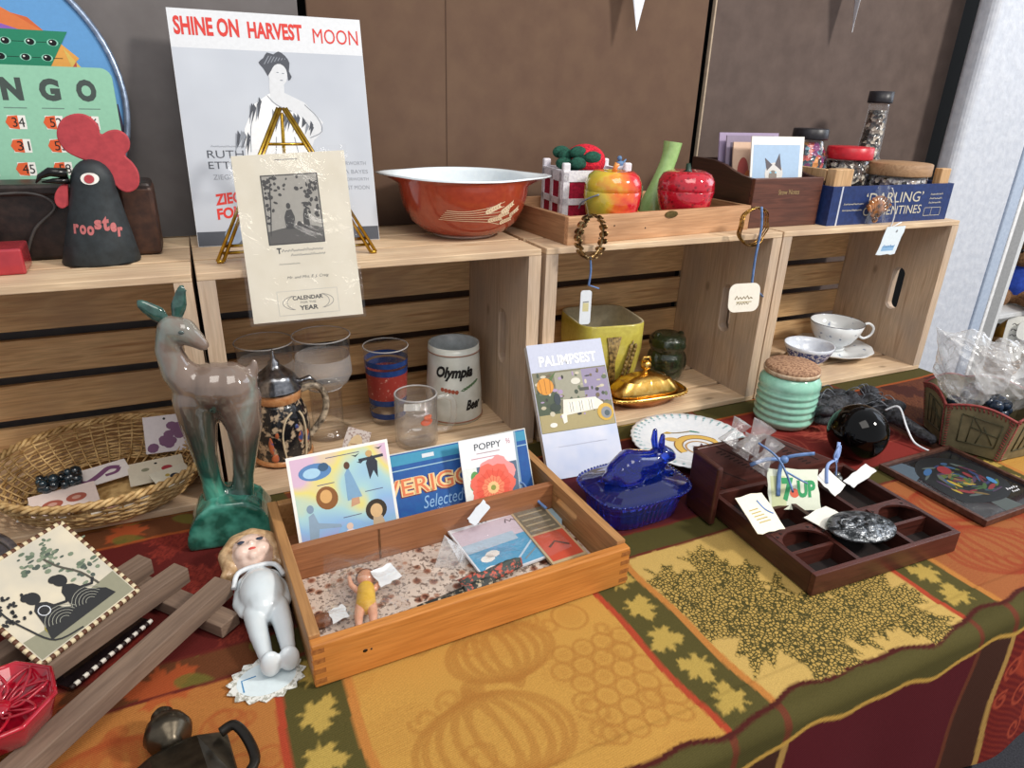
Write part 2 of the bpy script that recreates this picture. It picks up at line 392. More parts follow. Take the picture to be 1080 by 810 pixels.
def cloth():
    h = .105
    xs = np.arange(-50, 158, h); ts = np.arange(-78.2, 26.6, h)
    X, Tt = np.meshgrid(xs, ts, indexing='ij')
    # woven pattern coordinates wander a little where the cloth lies uneven
    wav = .55*np.sin(X*.21+.5)+.35*np.sin(X*.47+2)+.2*np.sin(X*.9)
    PT = Tt+wav*np.clip((-40-Tt)/12, .15, 1)
    PX = X+.5*np.sin(Tt*.16+1)+.25*np.sin(Tt*.4+X*.05)
    gold, gold2, olive, burg = L3('c7974a'), L3('cbaa62'), L3('57502a'), L3('562026')
    rust, red, brownred, orange = L3('a4633a'), L3('8a322d'), L3('4a2822'), L3('b8783e')
    C = np.zeros(X.shape+(3,)); LF = np.zeros(X.shape)
    k = np.floor((PX-8.3+.001)/35.0); u = PX-8.3-35*k          # cell 0..28, band 28..35
    band = u > 27.9
    goldrow = (PT > -55) & (PT < -31)
    oliverow = ((PT >= -31) & (PT < -26.8)) | ((PT <= -55) & (PT > -59)) | ((PT > -4.5) & (PT < 0))
    burgrow = ((PT >= -26.8) & (PT <= -4.5)) | (PT <= -59)
    backgold = PT >= 0
    cg = {-1: orange, 0: gold, 1: gold2, 2: rust, 3: gold, 4: rust}
    cb = {-2: L3('5a2523'), -1: L3('62221f'), 0: burg, 1: burg, 2: red, 3: brownred, 4: red}
    for kk in range(-3, 6):
        s = k == kk
        C[s & (goldrow | backgold)] = cg.get(kk, gold); C[s & burgrow] = cb.get(kk, burg)
        C[s & oliverow] = olive*.9 if kk != -1 else L3('6b3f26')
    front = (PT <= -59)
    C[front & (k == 2)] = L3('6a1f1d'); C[front & (k == 1)] = L3('571b22'); C[front & (k == 0)] = burg
    def paint(mask, c, a=1.0):
        C[mask] = C[mask]*(1-a)+np.asarray(c)*a
    def line(D, w): return np.abs(D) < w
    x0_, t0_ = xs[0], ts[0]
    def win(x, y, r):
        i0, i1 = int((x-r-x0_)/h), int((x+r-x0_)/h)+1; j0, j1 = int((y-r-t0_)/h), int((y+r-t0_)/h)+1
        return slice(max(i0, 0), max(i1, 0)), slice(max(j0, 0), max(j1, 0))
    def wpaint(w, m, c, a):
        Cw = C[w]; Cw[m] = Cw[m]*(1-a)+np.asarray(c)*a
    def pumpkin(cx, cy, R, c, a, cond):
        near = (np.abs(X-cx) < 1.6*R) & (np.abs(PT-cy) < 1.5*R) & cond
        dx, dy = (PX-cx), (PT-cy)
        for f in (.18, .42, .66, .86, 1.0):
            q = np.sqrt((dx/(R*f*1.15))**2+(dy/(R*.8))**2)
            paint(near & (np.abs(q-1)*R*f < .3), c, a)
        paint(near & ((dx/(R*1.15))**2+(dy/(R*.8))**2 < 1) & (np.sin(dx*9)*np.sin(dy*9) > .25), c, a*.4)
        paint(near & (np.hypot(dx-R*.1, dy-R*.95) < R*.2), c, a)
    def circles(pts, r, c, a, cond):
        for x, y in pts:
            w = win(x, y, r+2.5); d = np.hypot(PX[w]-x, PT[w]-y); wpaint(w, cond[w] & (np.abs(d-r) < .17), c, a); wpaint(w, cond[w] & (d < r-.5), c, a*.35)
    def curl(x0, y0, r, a0, turns, c, a, cond, sgn=1):
        w = win(x0, y0, r+2.5); D = np.full(PX[w].shape, 99.)
        for i in range(int(26*turns)):
            t = i/26.; an = a0+sgn*2*pi*t; rr = r*(1-.65*t/turns)
            D = np.minimum(D, np.hypot(PX[w]-x0-rr*cos(an), PT[w]-y0-rr*sin(an)))
        wpaint(w, cond[w] & (D < .25), c, a)
    rnd = random.Random(3)
    # pumpkin-and-grape cells
    for kk, base, dk, al in ((0, 8.3, L3('ae7838'), .62), (2, 78.3, L3('983c26'), .55), (3, 113.3, L3('a8682e'), .5), (-1, -26.7, L3('a8522c'), .5)):
        cond = goldrow & (k == kk) & ~band
        pumpkin(base+9.5, -48.0, 6.2, dk, al, cond); pumpkin(base+14.5, -38.6, 4.8, dk, al, cond)
        circles([(base+19+i*2.3+(j % 2)*1.1, -51.5+j*2.0) for i in range(4) for j in range(6)], 1.1, dk, al, cond)
        paint(cond & (np.sin(PX*.35+np.sin(PT*.4))*np.sin(PT*.5+1.3) > .35) & (np.sin(PT*14) > 0), dk, al*.45)
        circles([(base+23.5, -37.0)], 1.9, dk, al, cond)
        for q in range(14): curl(base+rnd.uniform(2, 26), rnd.uniform(-52, -34), rnd.uniform(.9, 1.8), rnd.uniform(0, 6), 1.1, dk, al*.8, cond, rnd.choice((-1, 1)))
    for kk, base, dk, al in ((2, 78.3, L3('c4614f'), .45), (0, 8.3, L3('8a3a2c'), .5)):
        cond = burgrow & (k == kk) & ~band & ~front
        for q in range(7):
            cx, cy = base+rnd.uniform(2, 26), rnd.uniform(-23, -8)
            for rr in (1.5, 2.6, 3.7, 4.8): paint(cond & line(np.hypot(PX-cx, PT-cy)-rr, .16) & (PX-cx > -rr*.5), dk, al)
    cond = front & (k == 2)
    for cx, cy, R in ((98, -66, 7), (86, -64, 4.5), (92, -73, 5)): pumpkin(cx, cy, R, L3('a8432c'), .7, cond)
    for q in range(16): curl(rnd.uniform(79, 110), rnd.uniform(-76, -61), rnd.uniform(.8, 2), rnd.uniform(0, 6), 1.2, L3('b04e36'), .8, cond, rnd.choice((-1, 1)))
    paint(cond & (np.sin(PX*5+PT*7) > .55), L3('9b3a28'), .5)
    # leaf cells
    for (cx, cy, r, rot) in ((52.0, -45.6, 10.6, 128), (52.6, -39.6, 7.2, 58), (45.8, -37.0, 4.9, 200), (64.2, -48.6, 8.6, 262), (57.5, -47.5, 7.5, 190)):
        m = inpoly(PX, PT, leafpoly(cx, cy, r, rot)) & goldrow & (k == 1) & ~band; LF[m] = 1
    for (cx, cy, r, rot, c, kk) in ((-3, -17, 6.5, 30, '9a3b30', -1), (-12, -24.0, 5.5, 150, '933327', -1), (-6, -6, 5, 80, '95382d', -1), (0, -26, 4.5, 220, '8d3a2d', -1), (-16, -16, 5, 20, '8d3529', -1),
                                (120, -13, 8, 60, '7a4a30', 3), (131, -6, 6, 10, '74442e', 3), (50, -20, 6, 40, '6d2a28', 1), (63, -12, 6, 300, '6b2827', 1), (52, -10, 5, 200, '6d2a28', 1)):
        m = inpoly(PX, PT, leafpoly(cx, cy, r, rot)) & burgrow & (k == kk) & ~band
        nn = (np.sin(PX*11.0+3*np.sin(PT*3))*np.sin(PT*10.0+2*np.sin(PX*4)) > -.15)
        paint(m & nn, L3(c), .85)
    for (cx, cy, r, rot) in ((-8, -30.5, 3.6, 10), (-18, -29, 3.4, 90), (-2, -2.5, 2.8, 0), (-12, -2, 3, 50)):
        paint(inpoly(PX, PT, leafpoly(cx, cy, r, rot)) & (k == -1), L3('b5562f'), .8)
    paint((k == -1) & oliverow & (np.sin(PX*.9)+np.sin(PT*1.3+PX*.5) > .9), L3('6f6a30'), .8)
    # stripe bands
    bg = band & (goldrow | backgold); bb = band & burgrow; bo = band & oliverow
    C[bg] = olive; C[bb] = L3('45291f'); C[bo] = olive*.8
    for kk in range(-2, 4):
        bx = 8.3+35*kk+31.3
        for i, y in enumerate(np.arange(-52.5, -31, 4.6)):
            m = inpoly(PX, PT, leafpoly(bx+.5*sin(i*2.), y, 2.3, 40+i*70, 0)) & bg; paint(m, L3('c6a856'), .85)
        m = bg & (u > 28) & (PX > bx-4) & (PX < bx+4)
    e1 = band & (u < 28.65); e2 = band & (u > 34.1)
    for e, cgd in ((e1, L3('b0482f')), (e2, L3('c08040'))):
        C[e & (goldrow | backgold)] = cgd; C[e & (burgrow | oliverow)] = L3('6b3826') if cgd is not None else 0
    e3 = e2 & front; C[e3] = L3('b08a4c')
    # horizontal lines
    C[(np.abs(PT+55) < .28)] = L3('4d1f1a'); C[(PT > -59.35) & (PT < -58.8)] = L3('c39a4a')
    C[(PT > -31.3) & (PT < -30.9)] = L3('6a2a22'); C[(PT > -27.1) & (PT < -26.7)] = L3('6a2a22')
    C[(PT > -4.7) & (PT < -4.2)] = L3('a8552c')
    nx2, nt2 = X.shape[0]//2*2, X.shape[1]//2*2
    def half(A): A = A[:nx2, :nt2]; return .25*(A[::2, ::2]+A[1::2, ::2]+A[::2, 1::2]+A[1::2, 1::2])
    X, Tt, C, LF = half(X), half(Tt), half(C), half(LF)
    # geometry: flat top, rounded edge, hanging skirt
    R = 1.6; edge = -55.3
    Z = np.zeros(X.shape); Y = Tt.copy()
    d = edge-Tt; arcL = R*pi/2
    a = np.clip(d/R, 0, pi/2); m1 = d > 0
    Y[m1] = (edge-R*np.sin(a))[m1]; Z[m1] = (-R+R*np.cos(a))[m1]
    m2 = d > arcL; Z[m2] = (-R-(d-arcL))[m2]
    hang = np.clip((d-arcL)/20, 0, 1)
    Y -= hang*(1.2+.55*np.sin(X*.16+.8)+.3*np.sin(X*.41)); Y[m1] -= 0
    Z += .10*np.sin(X*.21)*np.sin(Tt*.17)+.12*np.exp(-((Tt+54)/4)**2)*np.sin(X*.5)*(Tt > -58)
    Z[(Tt > -52)] = Z[(Tt > -52)]-.12
    nx, nt_ = X.shape
    rt = X > 139.5; Z[rt] -= (X[rt]-139.5)*.98; XW = np.where(rt, 139.5+(X-139.5)*.12, X)
    co = np.stack([XW, Y, Z], -1).reshape(-1, 3)*S
    idx = np.arange(nx*nt_).reshape(nx, nt_)
    q = np.stack([idx[:-1, :-1], idx[1:, :-1], idx[1:, 1:], idx[:-1, 1:]], -1).reshape(-1, 4)
    me = bpy.data.meshes.new('tablecloth')
    me.vertices.add(len(co)); me.vertices.foreach_set('co', co.ravel())
    me.loops.add(q.size); me.loops.foreach_set('vertex_index', q.ravel())
    me.polygons.add(len(q)); me.polygons.foreach_set('loop_start', np.arange(0, q.size, 4)); me.polygons.foreach_set('loop_total', np.full(len(q), 4))
    me.polygons.foreach_set('use_smooth', np.ones(len(q), bool))
    me.update()
    ca = me.color_attributes.new('weave', 'FLOAT_COLOR', 'POINT')
    ca.data.foreach_set('color', np.concatenate([C.reshape(-1, 3), LF.reshape(-1, 1)], 1).ravel())
    at = me.attributes.new('leaf', 'FLOAT', 'POINT'); at.data.foreach_set('value', LF.ravel())
    m, nt, b = _new('woven_tablecloth'); L = nt.links
    A = nt.nodes.new('ShaderNodeAttribute'); A.attribute_name = 'weave'
    A2 = nt.nodes.new('ShaderNodeAttribute'); A2.attribute_name = 'leaf'
    tc = nt.nodes.new('ShaderNodeTexCoord')
    v = nt.nodes.new('ShaderNodeTexVoronoi'); v.feature = 'DISTANCE_TO_EDGE'; v.inputs['Scale'].default_value = 235
    L.new(tc.outputs['Object'], v.inputs['Vector'])
    r = _ramp(nt, v.outputs['Distance'], [(.07, '4a4524'), (.2, 'bf9f56')])
    mx = nt.nodes.new('ShaderNodeMix'); mx.data_type = 'RGBA'; L.new(A2.outputs['Fac'], mx.inputs[0]); L.new(A.outputs['Color'], mx.inputs[6]); L.new(r.outputs[0], mx.inputs[7])
    w = nt.nodes.new('ShaderNodeTexWave'); w.inputs['Scale'].default_value = 320; w.inputs['Distortion'].default_value = .4; w.bands_direction = 'DIAGONAL'
    L.new(tc.outputs['Object'], w.inputs['Vector'])
    nz = nt.nodes.new('ShaderNodeTexNoise'); nz.inputs['Scale'].default_value = 900; L.new(tc.outputs['Object'], nz.inputs['Vector'])
    rr = _ramp(nt, w.outputs['Fac'], [(.2, (.72,.7,.68)), (.8, (1,1,1))])
    m2 = nt.nodes.new('ShaderNodeMix'); m2.data_type = 'RGBA'; m2.blend_type = 'MULTIPLY'; m2.inputs[0].default_value = .8
    L.new(mx.outputs[2], m2.inputs[6]); L.new(rr.outputs[0], m2.inputs[7])
    r3 = _ramp(nt, nz.outputs['Fac'], [(.3, (.7,.7,.7)), (.65, (1,1,1))])
    m3 = nt.nodes.new('ShaderNodeMix'); m3.data_type = 'RGBA'; m3.blend_type = 'MULTIPLY'; m3.inputs[0].default_value = .7
    L.new(m2.outputs[2], m3.inputs[6]); L.new(r3.outputs[0], m3.inputs[7])
    L.new(m3.outputs[2], b.inputs['Base Color']); b.inputs['Roughness'].default_value = .85
    b.inputs['Specular IOR Level'].default_value = .12
    _bump(nt, b, w.outputs['Fac'], .3, .0004)
    me.materials.append(m)
    o = bpy.data.objects.new('tablecloth', me); COL.objects.link(o)
    tag(o, 'autumn tablecloth woven with gold, olive and burgundy squares, maple leaves and pumpkins', 'tablecloth')
cloth()

def table():
    t = thing('folding_table', 'folding table with black metal legs under the autumn tablecloth', 'table', (55, -14, -75))
    g = G(); g.m(mat('table_plastic', 'a9a9a4', rough=.6)); g.box(-116, -38.5, 72, 84, 40, 74.5); obj('tabletop', g, t, bevel=.4)
    blk = mat('black_leg_metal', '17181a', rough=.4, metal=.3)
    for x in (-100, 44):
        g = G(); g.m(blk)
        g.tube([(x, -34, 72), (x, -35, 40), (x+1, -37, 1.2)], 1.3, 10); g.tube([(x, 36, 72), (x+1, 37, 1.2)], 1.3, 10)
        g.tube([(x, -35, 42), (x, 36, 42)], 1.1, 8); g.tube([(x, -35, 62), (x+26, 0, 71)], .9, 8)
        g.tube([(x+1, -38, 1.2), (x+1, 38, 1.2)], 1.2, 8)
        obj('leg', g, t)
table()

# ---------------------------------------------------------------- wooden crates on their sides
def crate(x, y, yaw, label, W=45.7, D=24, H=31.6, inset=0):
    t = thing('wooden_crate', label, 'crate', (x, y, 0), (0, 0, yaw), 'row of pine crates lying on their sides')
    e = 2.0; tb = .95
    for side, x0 in ((0, 0), (1, W-e)):
        g = G(); g.m(PINE_Z)
        # end board with a rounded hand hole: ring of quads around the slot
        y0, y1, z0, z1 = 1.0 if False else 0.0, D-1, tb, H-tb
        cy, cz, hw, hh = D*.36, H*.5, 1.5, 4.6
        n = 24; hole = []
        for i in range(n):
            a = 2*pi*i/n
            yy = cy+hw*cos(a); zz = cz+(hh-hw)*(1 if sin(a) >= 0 else -1)+hw*sin(a)
            if abs(sin(a)) < 1e-6: zz = cz
            hole.append((yy, zz))
        outer = []
        for yy, zz in hole:
            dx, dz = yy-cy, (zz-cz)
            k = min(((y1-cy) if dx > 0 else (cy-y0))/abs(dx) if abs(dx) > 1e-6 else 1e9, ((z1-cz) if dz > 0 else (cz-z0))/abs(dz) if abs(dz) > 1e-6 else 1e9)
            outer.append((cy+dx*k, cz+dz*k))
        # add the four corners
        corners = [(y1, z1), (y0, z1), (y0, z0), (y1, z0)]
        vi = {}
        for sx in (x0, x0+e):
            vi[sx] = ([g.v((sx, a, b)) for a, b in hole], [g.v((sx, a, b)) for a, b in outer], [g.v((sx, a, b)) for a, b in corners])
        for sx in (x0, x0+e):
            h_, o_, c_ = vi[sx]
            for i in range(n):
                j = (i+1) % n
                f4 = [h_[i], h_[j], o_[j], o_[i]]
                a, b = outer[i], outer[j]
                extra = None
                for ci, cc in enumerate(corners):
                    on = lambda p, q: abs(p[0]-q[0]) < 1e-4 or abs(p[1]-q[1]) < 1e-4
                    if on(a, cc) and on(b, cc) and not (abs(a[0]-b[0]) < 1e-4 or abs(a[1]-b[1]) < 1e-4): extra = c_[ci]
                g.f([h_[i], h_[j], o_[j]]+([extra] if extra else [])+[o_[i]])
        A, B = vi[x0], vi[x0+e]
        for i in range(n): g.f([A[0][i], A[0][(i+1) % n], B[0][(i+1) % n], B[0][i]])
        for i in range(4): g.f([A[2][i], A[2][(i+1) % 4], B[2][(i+1) % 4], B[2][i]])
        o = obj('end_panel', g, t, weld=False)
    rr = random.Random(int(x*7)+3)
    ov = .0
    for name, zz in (('top_boards', H-tb), ('bottom_boards', 0)):
        g = G(); g.m(PINE_X)
        yy = -.0
        for w_ in (6.9, 7.6, 7.6):
            g.box(0, yy, zz, W, yy+w_, zz+tb); yy += w_+.85
        obj(name, g, t, bevel=.12)
    g = G(); g.m(PINE_B); zz = 0.0
    for w_ in (5.28,)*5:
        g.box(0, D-.95, zz, W, D, zz+w_); zz += w_+1.3
    obj('back_slats', g, t, bevel=.12)
    return t
crate(-46.2, .8, -1.1, 'pine crate holding the wicker basket, at the left end of the row')
crate(0, 0, 0, 'pine crate with the beer steins and glass mugs inside')
crate(46.5, 0, -.3, 'pine crate with the yellow planter and gold butter dish inside')
crate(92.8, 0, -1.3, 'pine crate with the teacup inside, at the right end of the row')
# ================================================================ on top of the crates
TOP = 31.6
def tin_board():
    t = thing('game_board', 'round tin game board with green marble triangle and painted canyon, leaning on the wall', 'game board', (-23.4, 22.3, TOP), (82, 0, 0))
    R = 18.2; g = G(); g.zz = .3
    g.m(flat('5f9ad0')); g.at(T(0, R, 0)); g.lathe([(0, 0), (R-.4, 0), (R-.4, .3), (0, .3)], 64, smooth=False)
    g.at(T(0, R-4, 0))
    def c(pts, h, dz=0): g.shape(pts, flat(h), dz)
    c([(-17, 2), (-9, 12.5), (-2, 16.5), (3, 15), (9, 13.5), (13, 9.5), (15, 5), (16.5, 0), (14, -6), (-12, -8)], 'cf6432')
    c([(-9, 12.5), (0, 16.9), (4, 16), (0, 12.4)], '7a56a0', .012)
    c([(-2, 17), (3, 16.6), (8, 13.5), (11, 11.6), (7, 11.8), (2, 13)], 'd9763c', .024)
    c([(-6, 14), (0, 14.6), (8, 12), (-4, 11.8)], '8b5bb5', .03)
    c([(-6, 13), (-2, 14), (3, 12.4), (-4, 12)], 'd8c06a', .036)
    c([(11, 11.6), (13.8, 9.0), (12.4, 7.6), (10.2, 7.6)], 'e0a04a', .03)
    c([(12.2, 10.2), (14.5, 7.0), (12.8, 7.8)], 'd8b75a', .04)
    for i in range(9): c([(12.5+i*.35, 7.4-i*.9), (13.4+i*.4, 8.6-i*.9), (13.3+i*.35, 6.4-i*.8)], 'b4493a', .05)
    c([(14.6, 3), (17.3, 3.6), (17.7, -2), (15, -6)], '39324a', .036)
    c([(-7, 12), (10.6, 12), (8.6, 7.7), (-9, 7.7)], 'dfe8f5', .05)
    c([(1.3, 12.05), (13.0, 12.05), (10.4, 7.7), (4.8, 7.7)], '17805f', .06)
    for r_, (y, xs) in enumerate(((10.7, (3.6, 6.2, 8.8, 11.2)), (8.9, (2.6-.3, 5.4, 8.0, 10.3)))):
        for x in xs:
            g.disc(x, y, .62, .42, flat('8fd0b8'), .07); g.disc(x, y, .45, .38, BLACK, .08); g.disc(x-.15, y+.1, .12, .1, PAPER, .09)
        g.stroke([(1.5 if r_ == 0 else 0, y), (12, y)], .06, BLACK, .065)
    obj('painted_face', g, t)
    g = G(); g.m(mat('tin_rim', '9fb0c8', '7c8ba3', rough=.3, metal=.6)); g.tube([(R*cos(a*pi/40), R+R*sin(a*pi/40), .35) for a in range(80)], .42, 8, closed=True)
    obj('rim', g, t)
tin_board()

def bingo():
    t = thing('bingo_card', 'pale green bingo card with red sliding shutters, in front of the round tin board', 'bingo card', (-27.6, 19.9, 33.0), (84, 0, -2))
    g = G(); g.card(21.5, 20.6, .35, flat('93c9ac'), rad=1.2)
    for i, ch in enumerate('BINGO'): g.text(ch, 1.5+i*3.95+(.75 if ch == 'I' else 0), 16.6, .7 if ch == 'I' else 2.2, 2.6, flat('44504c'), bold=.06)
    nums = [['3', '8', '11', '14', '5'], ['25', '27', '22', '19', '16'], ['34', '31', '45', '42', '38'], ['52', '55', '58', '49', '60'], ['66', '74', '71', '63', '68']]
    for i in range(5):
        g.rect(1.4+i*3.95, 15.7, 2.4, .12, flat('6e8c80'))
        for j in range(5):
            x, y = 1.5+i*3.95, 13.3-j*2.75
            g.rect(x, y, 1.9, 1.6, PAPER)
            g.shape([(x-.25, y+.8), (x+.1, y+1.5), (x+1.1, y+1.6), (x+1.1, y), (x+.1, y+.1)], flat('e0602f'), .012)
            g.text(nums[i][j], x+.45, y+.25, 1.3, 1.1, INK, dz=.03)
    obj('printed_card', g, t)
    g = G(); g.m(flat('3c6b58')); g.box(.3, .3, -.15, 21.2, 20.2, 0); obj('backing', g, t)
bingo()

def dark_case():
    t = thing('leather_case', 'dark brown leather case with a wire handle behind the black rooster', 'case', (-31.5, 12.8, TOP), (0, 0, -1.5))
    lt = mat('dark_leather', '352722', '1c1513', rough=.45, scale=70, bump=.5)
    g = G(); g.m(lt); g.box(0, 0, 0, 27.8, 5.6, 8.6); obj('body', g, t, bevel=.5)
    g = G(); g.m(mat('brown_hide', '4e3224', '35211a', rough=.5, scale=70, bump=.5)); g.box(24.3, -.25, .1, 28.05, 5.8, 8.5); obj('side_panel', g, t, bevel=.4)
    g = G(); g.m(mat('grey_wire', '4a4644', rough=.4)); g.tube(catmull([(8, -.3, 7.6), (15, -.6, 8.1), (17.5, -.7, 6.5), (15, -.7, 4), (13.5, -.6, 1)], 6), .18, 6); obj('wire_handle', g, t)
    g = G(); g.m(lt); g.box(-.1, -.2, 7.6, 27.9, 5.8, 9.0); obj('lid', g, t, bevel=.4)
dark_case()

def rooster():
    t = thing('rooster_figure', 'black cone shaped wooden rooster with a big flat red comb', 'figurine', (-10.1, 9.6, TOP))
    bl = mat('black_paint', '2b3236', '1f2528', rough=.55, scale=90, bump=.2)
    rd = mat('red_felt_paint', 'b8434a', 'a53a42', rough=.7)
    g = G(); g.m(bl)
    prof = [(0, 0), (4.1, 0), (4.25, .3), (3.65, 3), (2.95, 6), (2.35, 8.8)]
    prof += [(2.35*cos(a), 9.2+2.9*sin(a)) for a in (.1, .35, .6, .85, 1.1, 1.35)]+[(0, 12.1)]
    g.lathe(prof, 48, sx=1.0, sy=.72)
    for v in g.bm.verts: v.co.x += .075*v.co.z
    obj('body', g, t)
    P = [(1.31, 11.6), (0.06, 12.03), (-1.27, 12.87), (-1.86, 14.09), (-1.71, 15.3), (-0.94, 16.4), (0.26, 16.92), (1.35, 16.84), (2.08, 16.24), (2.42, 15.54), (2.46, 14.72), (3.3, 15.13), (4.28, 15.24), (5.07, 14.73), (5.32, 13.89), (5.08, 13.05), (4.57, 12.41), (5.22, 11.55), (5.64, 10.46), (5.54, 9.26), (5.01, 8.5), (4.05, 8.19), (3.23, 8.66), (2.55, 9.87), (2.16, 10.95)]
    Q = catmull(P+[P[0]], 3)[:-1]
    g = G(); g.m(rd); g.at(T(0, .35, 0) @ RX(90)); g.prism([q for q in Q], 0, .7); obj('comb', g, t, bevel=.15)
    W = catmull([(-1.8, 9.31), (-2.5, 9.22), (-3.17, 8.5), (-3.5, 7.66), (-3.4, 6.9), (-2.9, 6.55), (-2.2, 6.9)], 3)
    g = G(); g.m(rd); g.at(T(0, .3, 0) @ RX(90)); g.prism(W, 0, .6); obj('wattle', g, t, bevel=.12)
    g = G(); g.m(BLACK); g.tube([(-1.6, -.4, 10.5), (-3.4, -.4, 10.7), (-4.4, -.4, 10.2), (-4.9, -.4, 9.5)], [.6, .5, .3, .08], 8); g.tube([(-1.6, -.4, 9.7), (-3.2, -.4, 9.7), (-4.3, -.4, 9.6)], [.4, .3, .08], 8); obj('beak', g, t)
    def wrap(X, Y, z):
        r = 4.25-1.9*Y/8.8 if Y < 8.8 else 2.35*sqrt(max(0, 1-((Y-9.2)/3.0)**2))
        a = X/r
        return (r*sin(a)+sin(a)*z+.075*Y, -.72*r*cos(a)-z*cos(a), Y)
    g = G(); g.zz = .05
    g.m(PAPER)
    def ov(cx, cy, rx, ry, mt, dz):
        g.m(mt); g.poly([wrap(cx+rx*cos(2*pi*i/18)*(1), cy+ry*sin(2*pi*i/18), dz) for i in range(18)])
    ov(-.15, 10.0, .95, .66, PAPER, .07); ov(-.2, 9.97, .5, .48, rd, .11)
    obj('eye', g, t)
    g = G(); g.zz = .06
    for i, ch in enumerate('rooster'):
        y = 4.0-.35*sin(i*1.3)-.02*i*i*.3+(.25 if i % 2 else 0)
        g.text(ch, -2.6+i*.8, y-.1, .74, 1.1 if ch != 't' else 1.7, flat('bb6a6a'), bold=.05, fn=wrap)
    obj('lettering', g, t)
rooster()

def left_bits():
    g = G(); g.m(mat('red_wrapped_box', 'b5343c', '9c2a33', rough=.25, coat=.5, scale=30, bump=.3)); g.box(0, 0, 0, 14.6, 5.4, 2.9)
    o = obj('gift_box', g, loc=(-31.9, 4.9, TOP), rot=(0, 0, 2), bevel=.25); tag(o, 'flat red box in clear wrap at the left end of the crate top', 'box')
    t = thing('small_jar', 'cream pottery jar with black markings standing on the red box', 'jar', (-24.1, 8.0, TOP+2.9))
    g = G(); g.m(mat('mottled_cream', 'e8e0d0', '2a2624', rough=.35, scale=90, lo=.44, hi=.52)); g.lathe([(0, 0), (2.2, 0), (2.6, .6), (2.5, 5), (2.2, 6.4), (1.6, 7), (1.6, 7.4), (0, 7.4)], 28); obj('body', g, t)
    g = G(); g.m(BLACK); g.lathe([(0, 7.42), (1.8, 7.42), (1.8, 8.0), (0, 8.1)], 24); obj('lid', g, t)
left_bits()

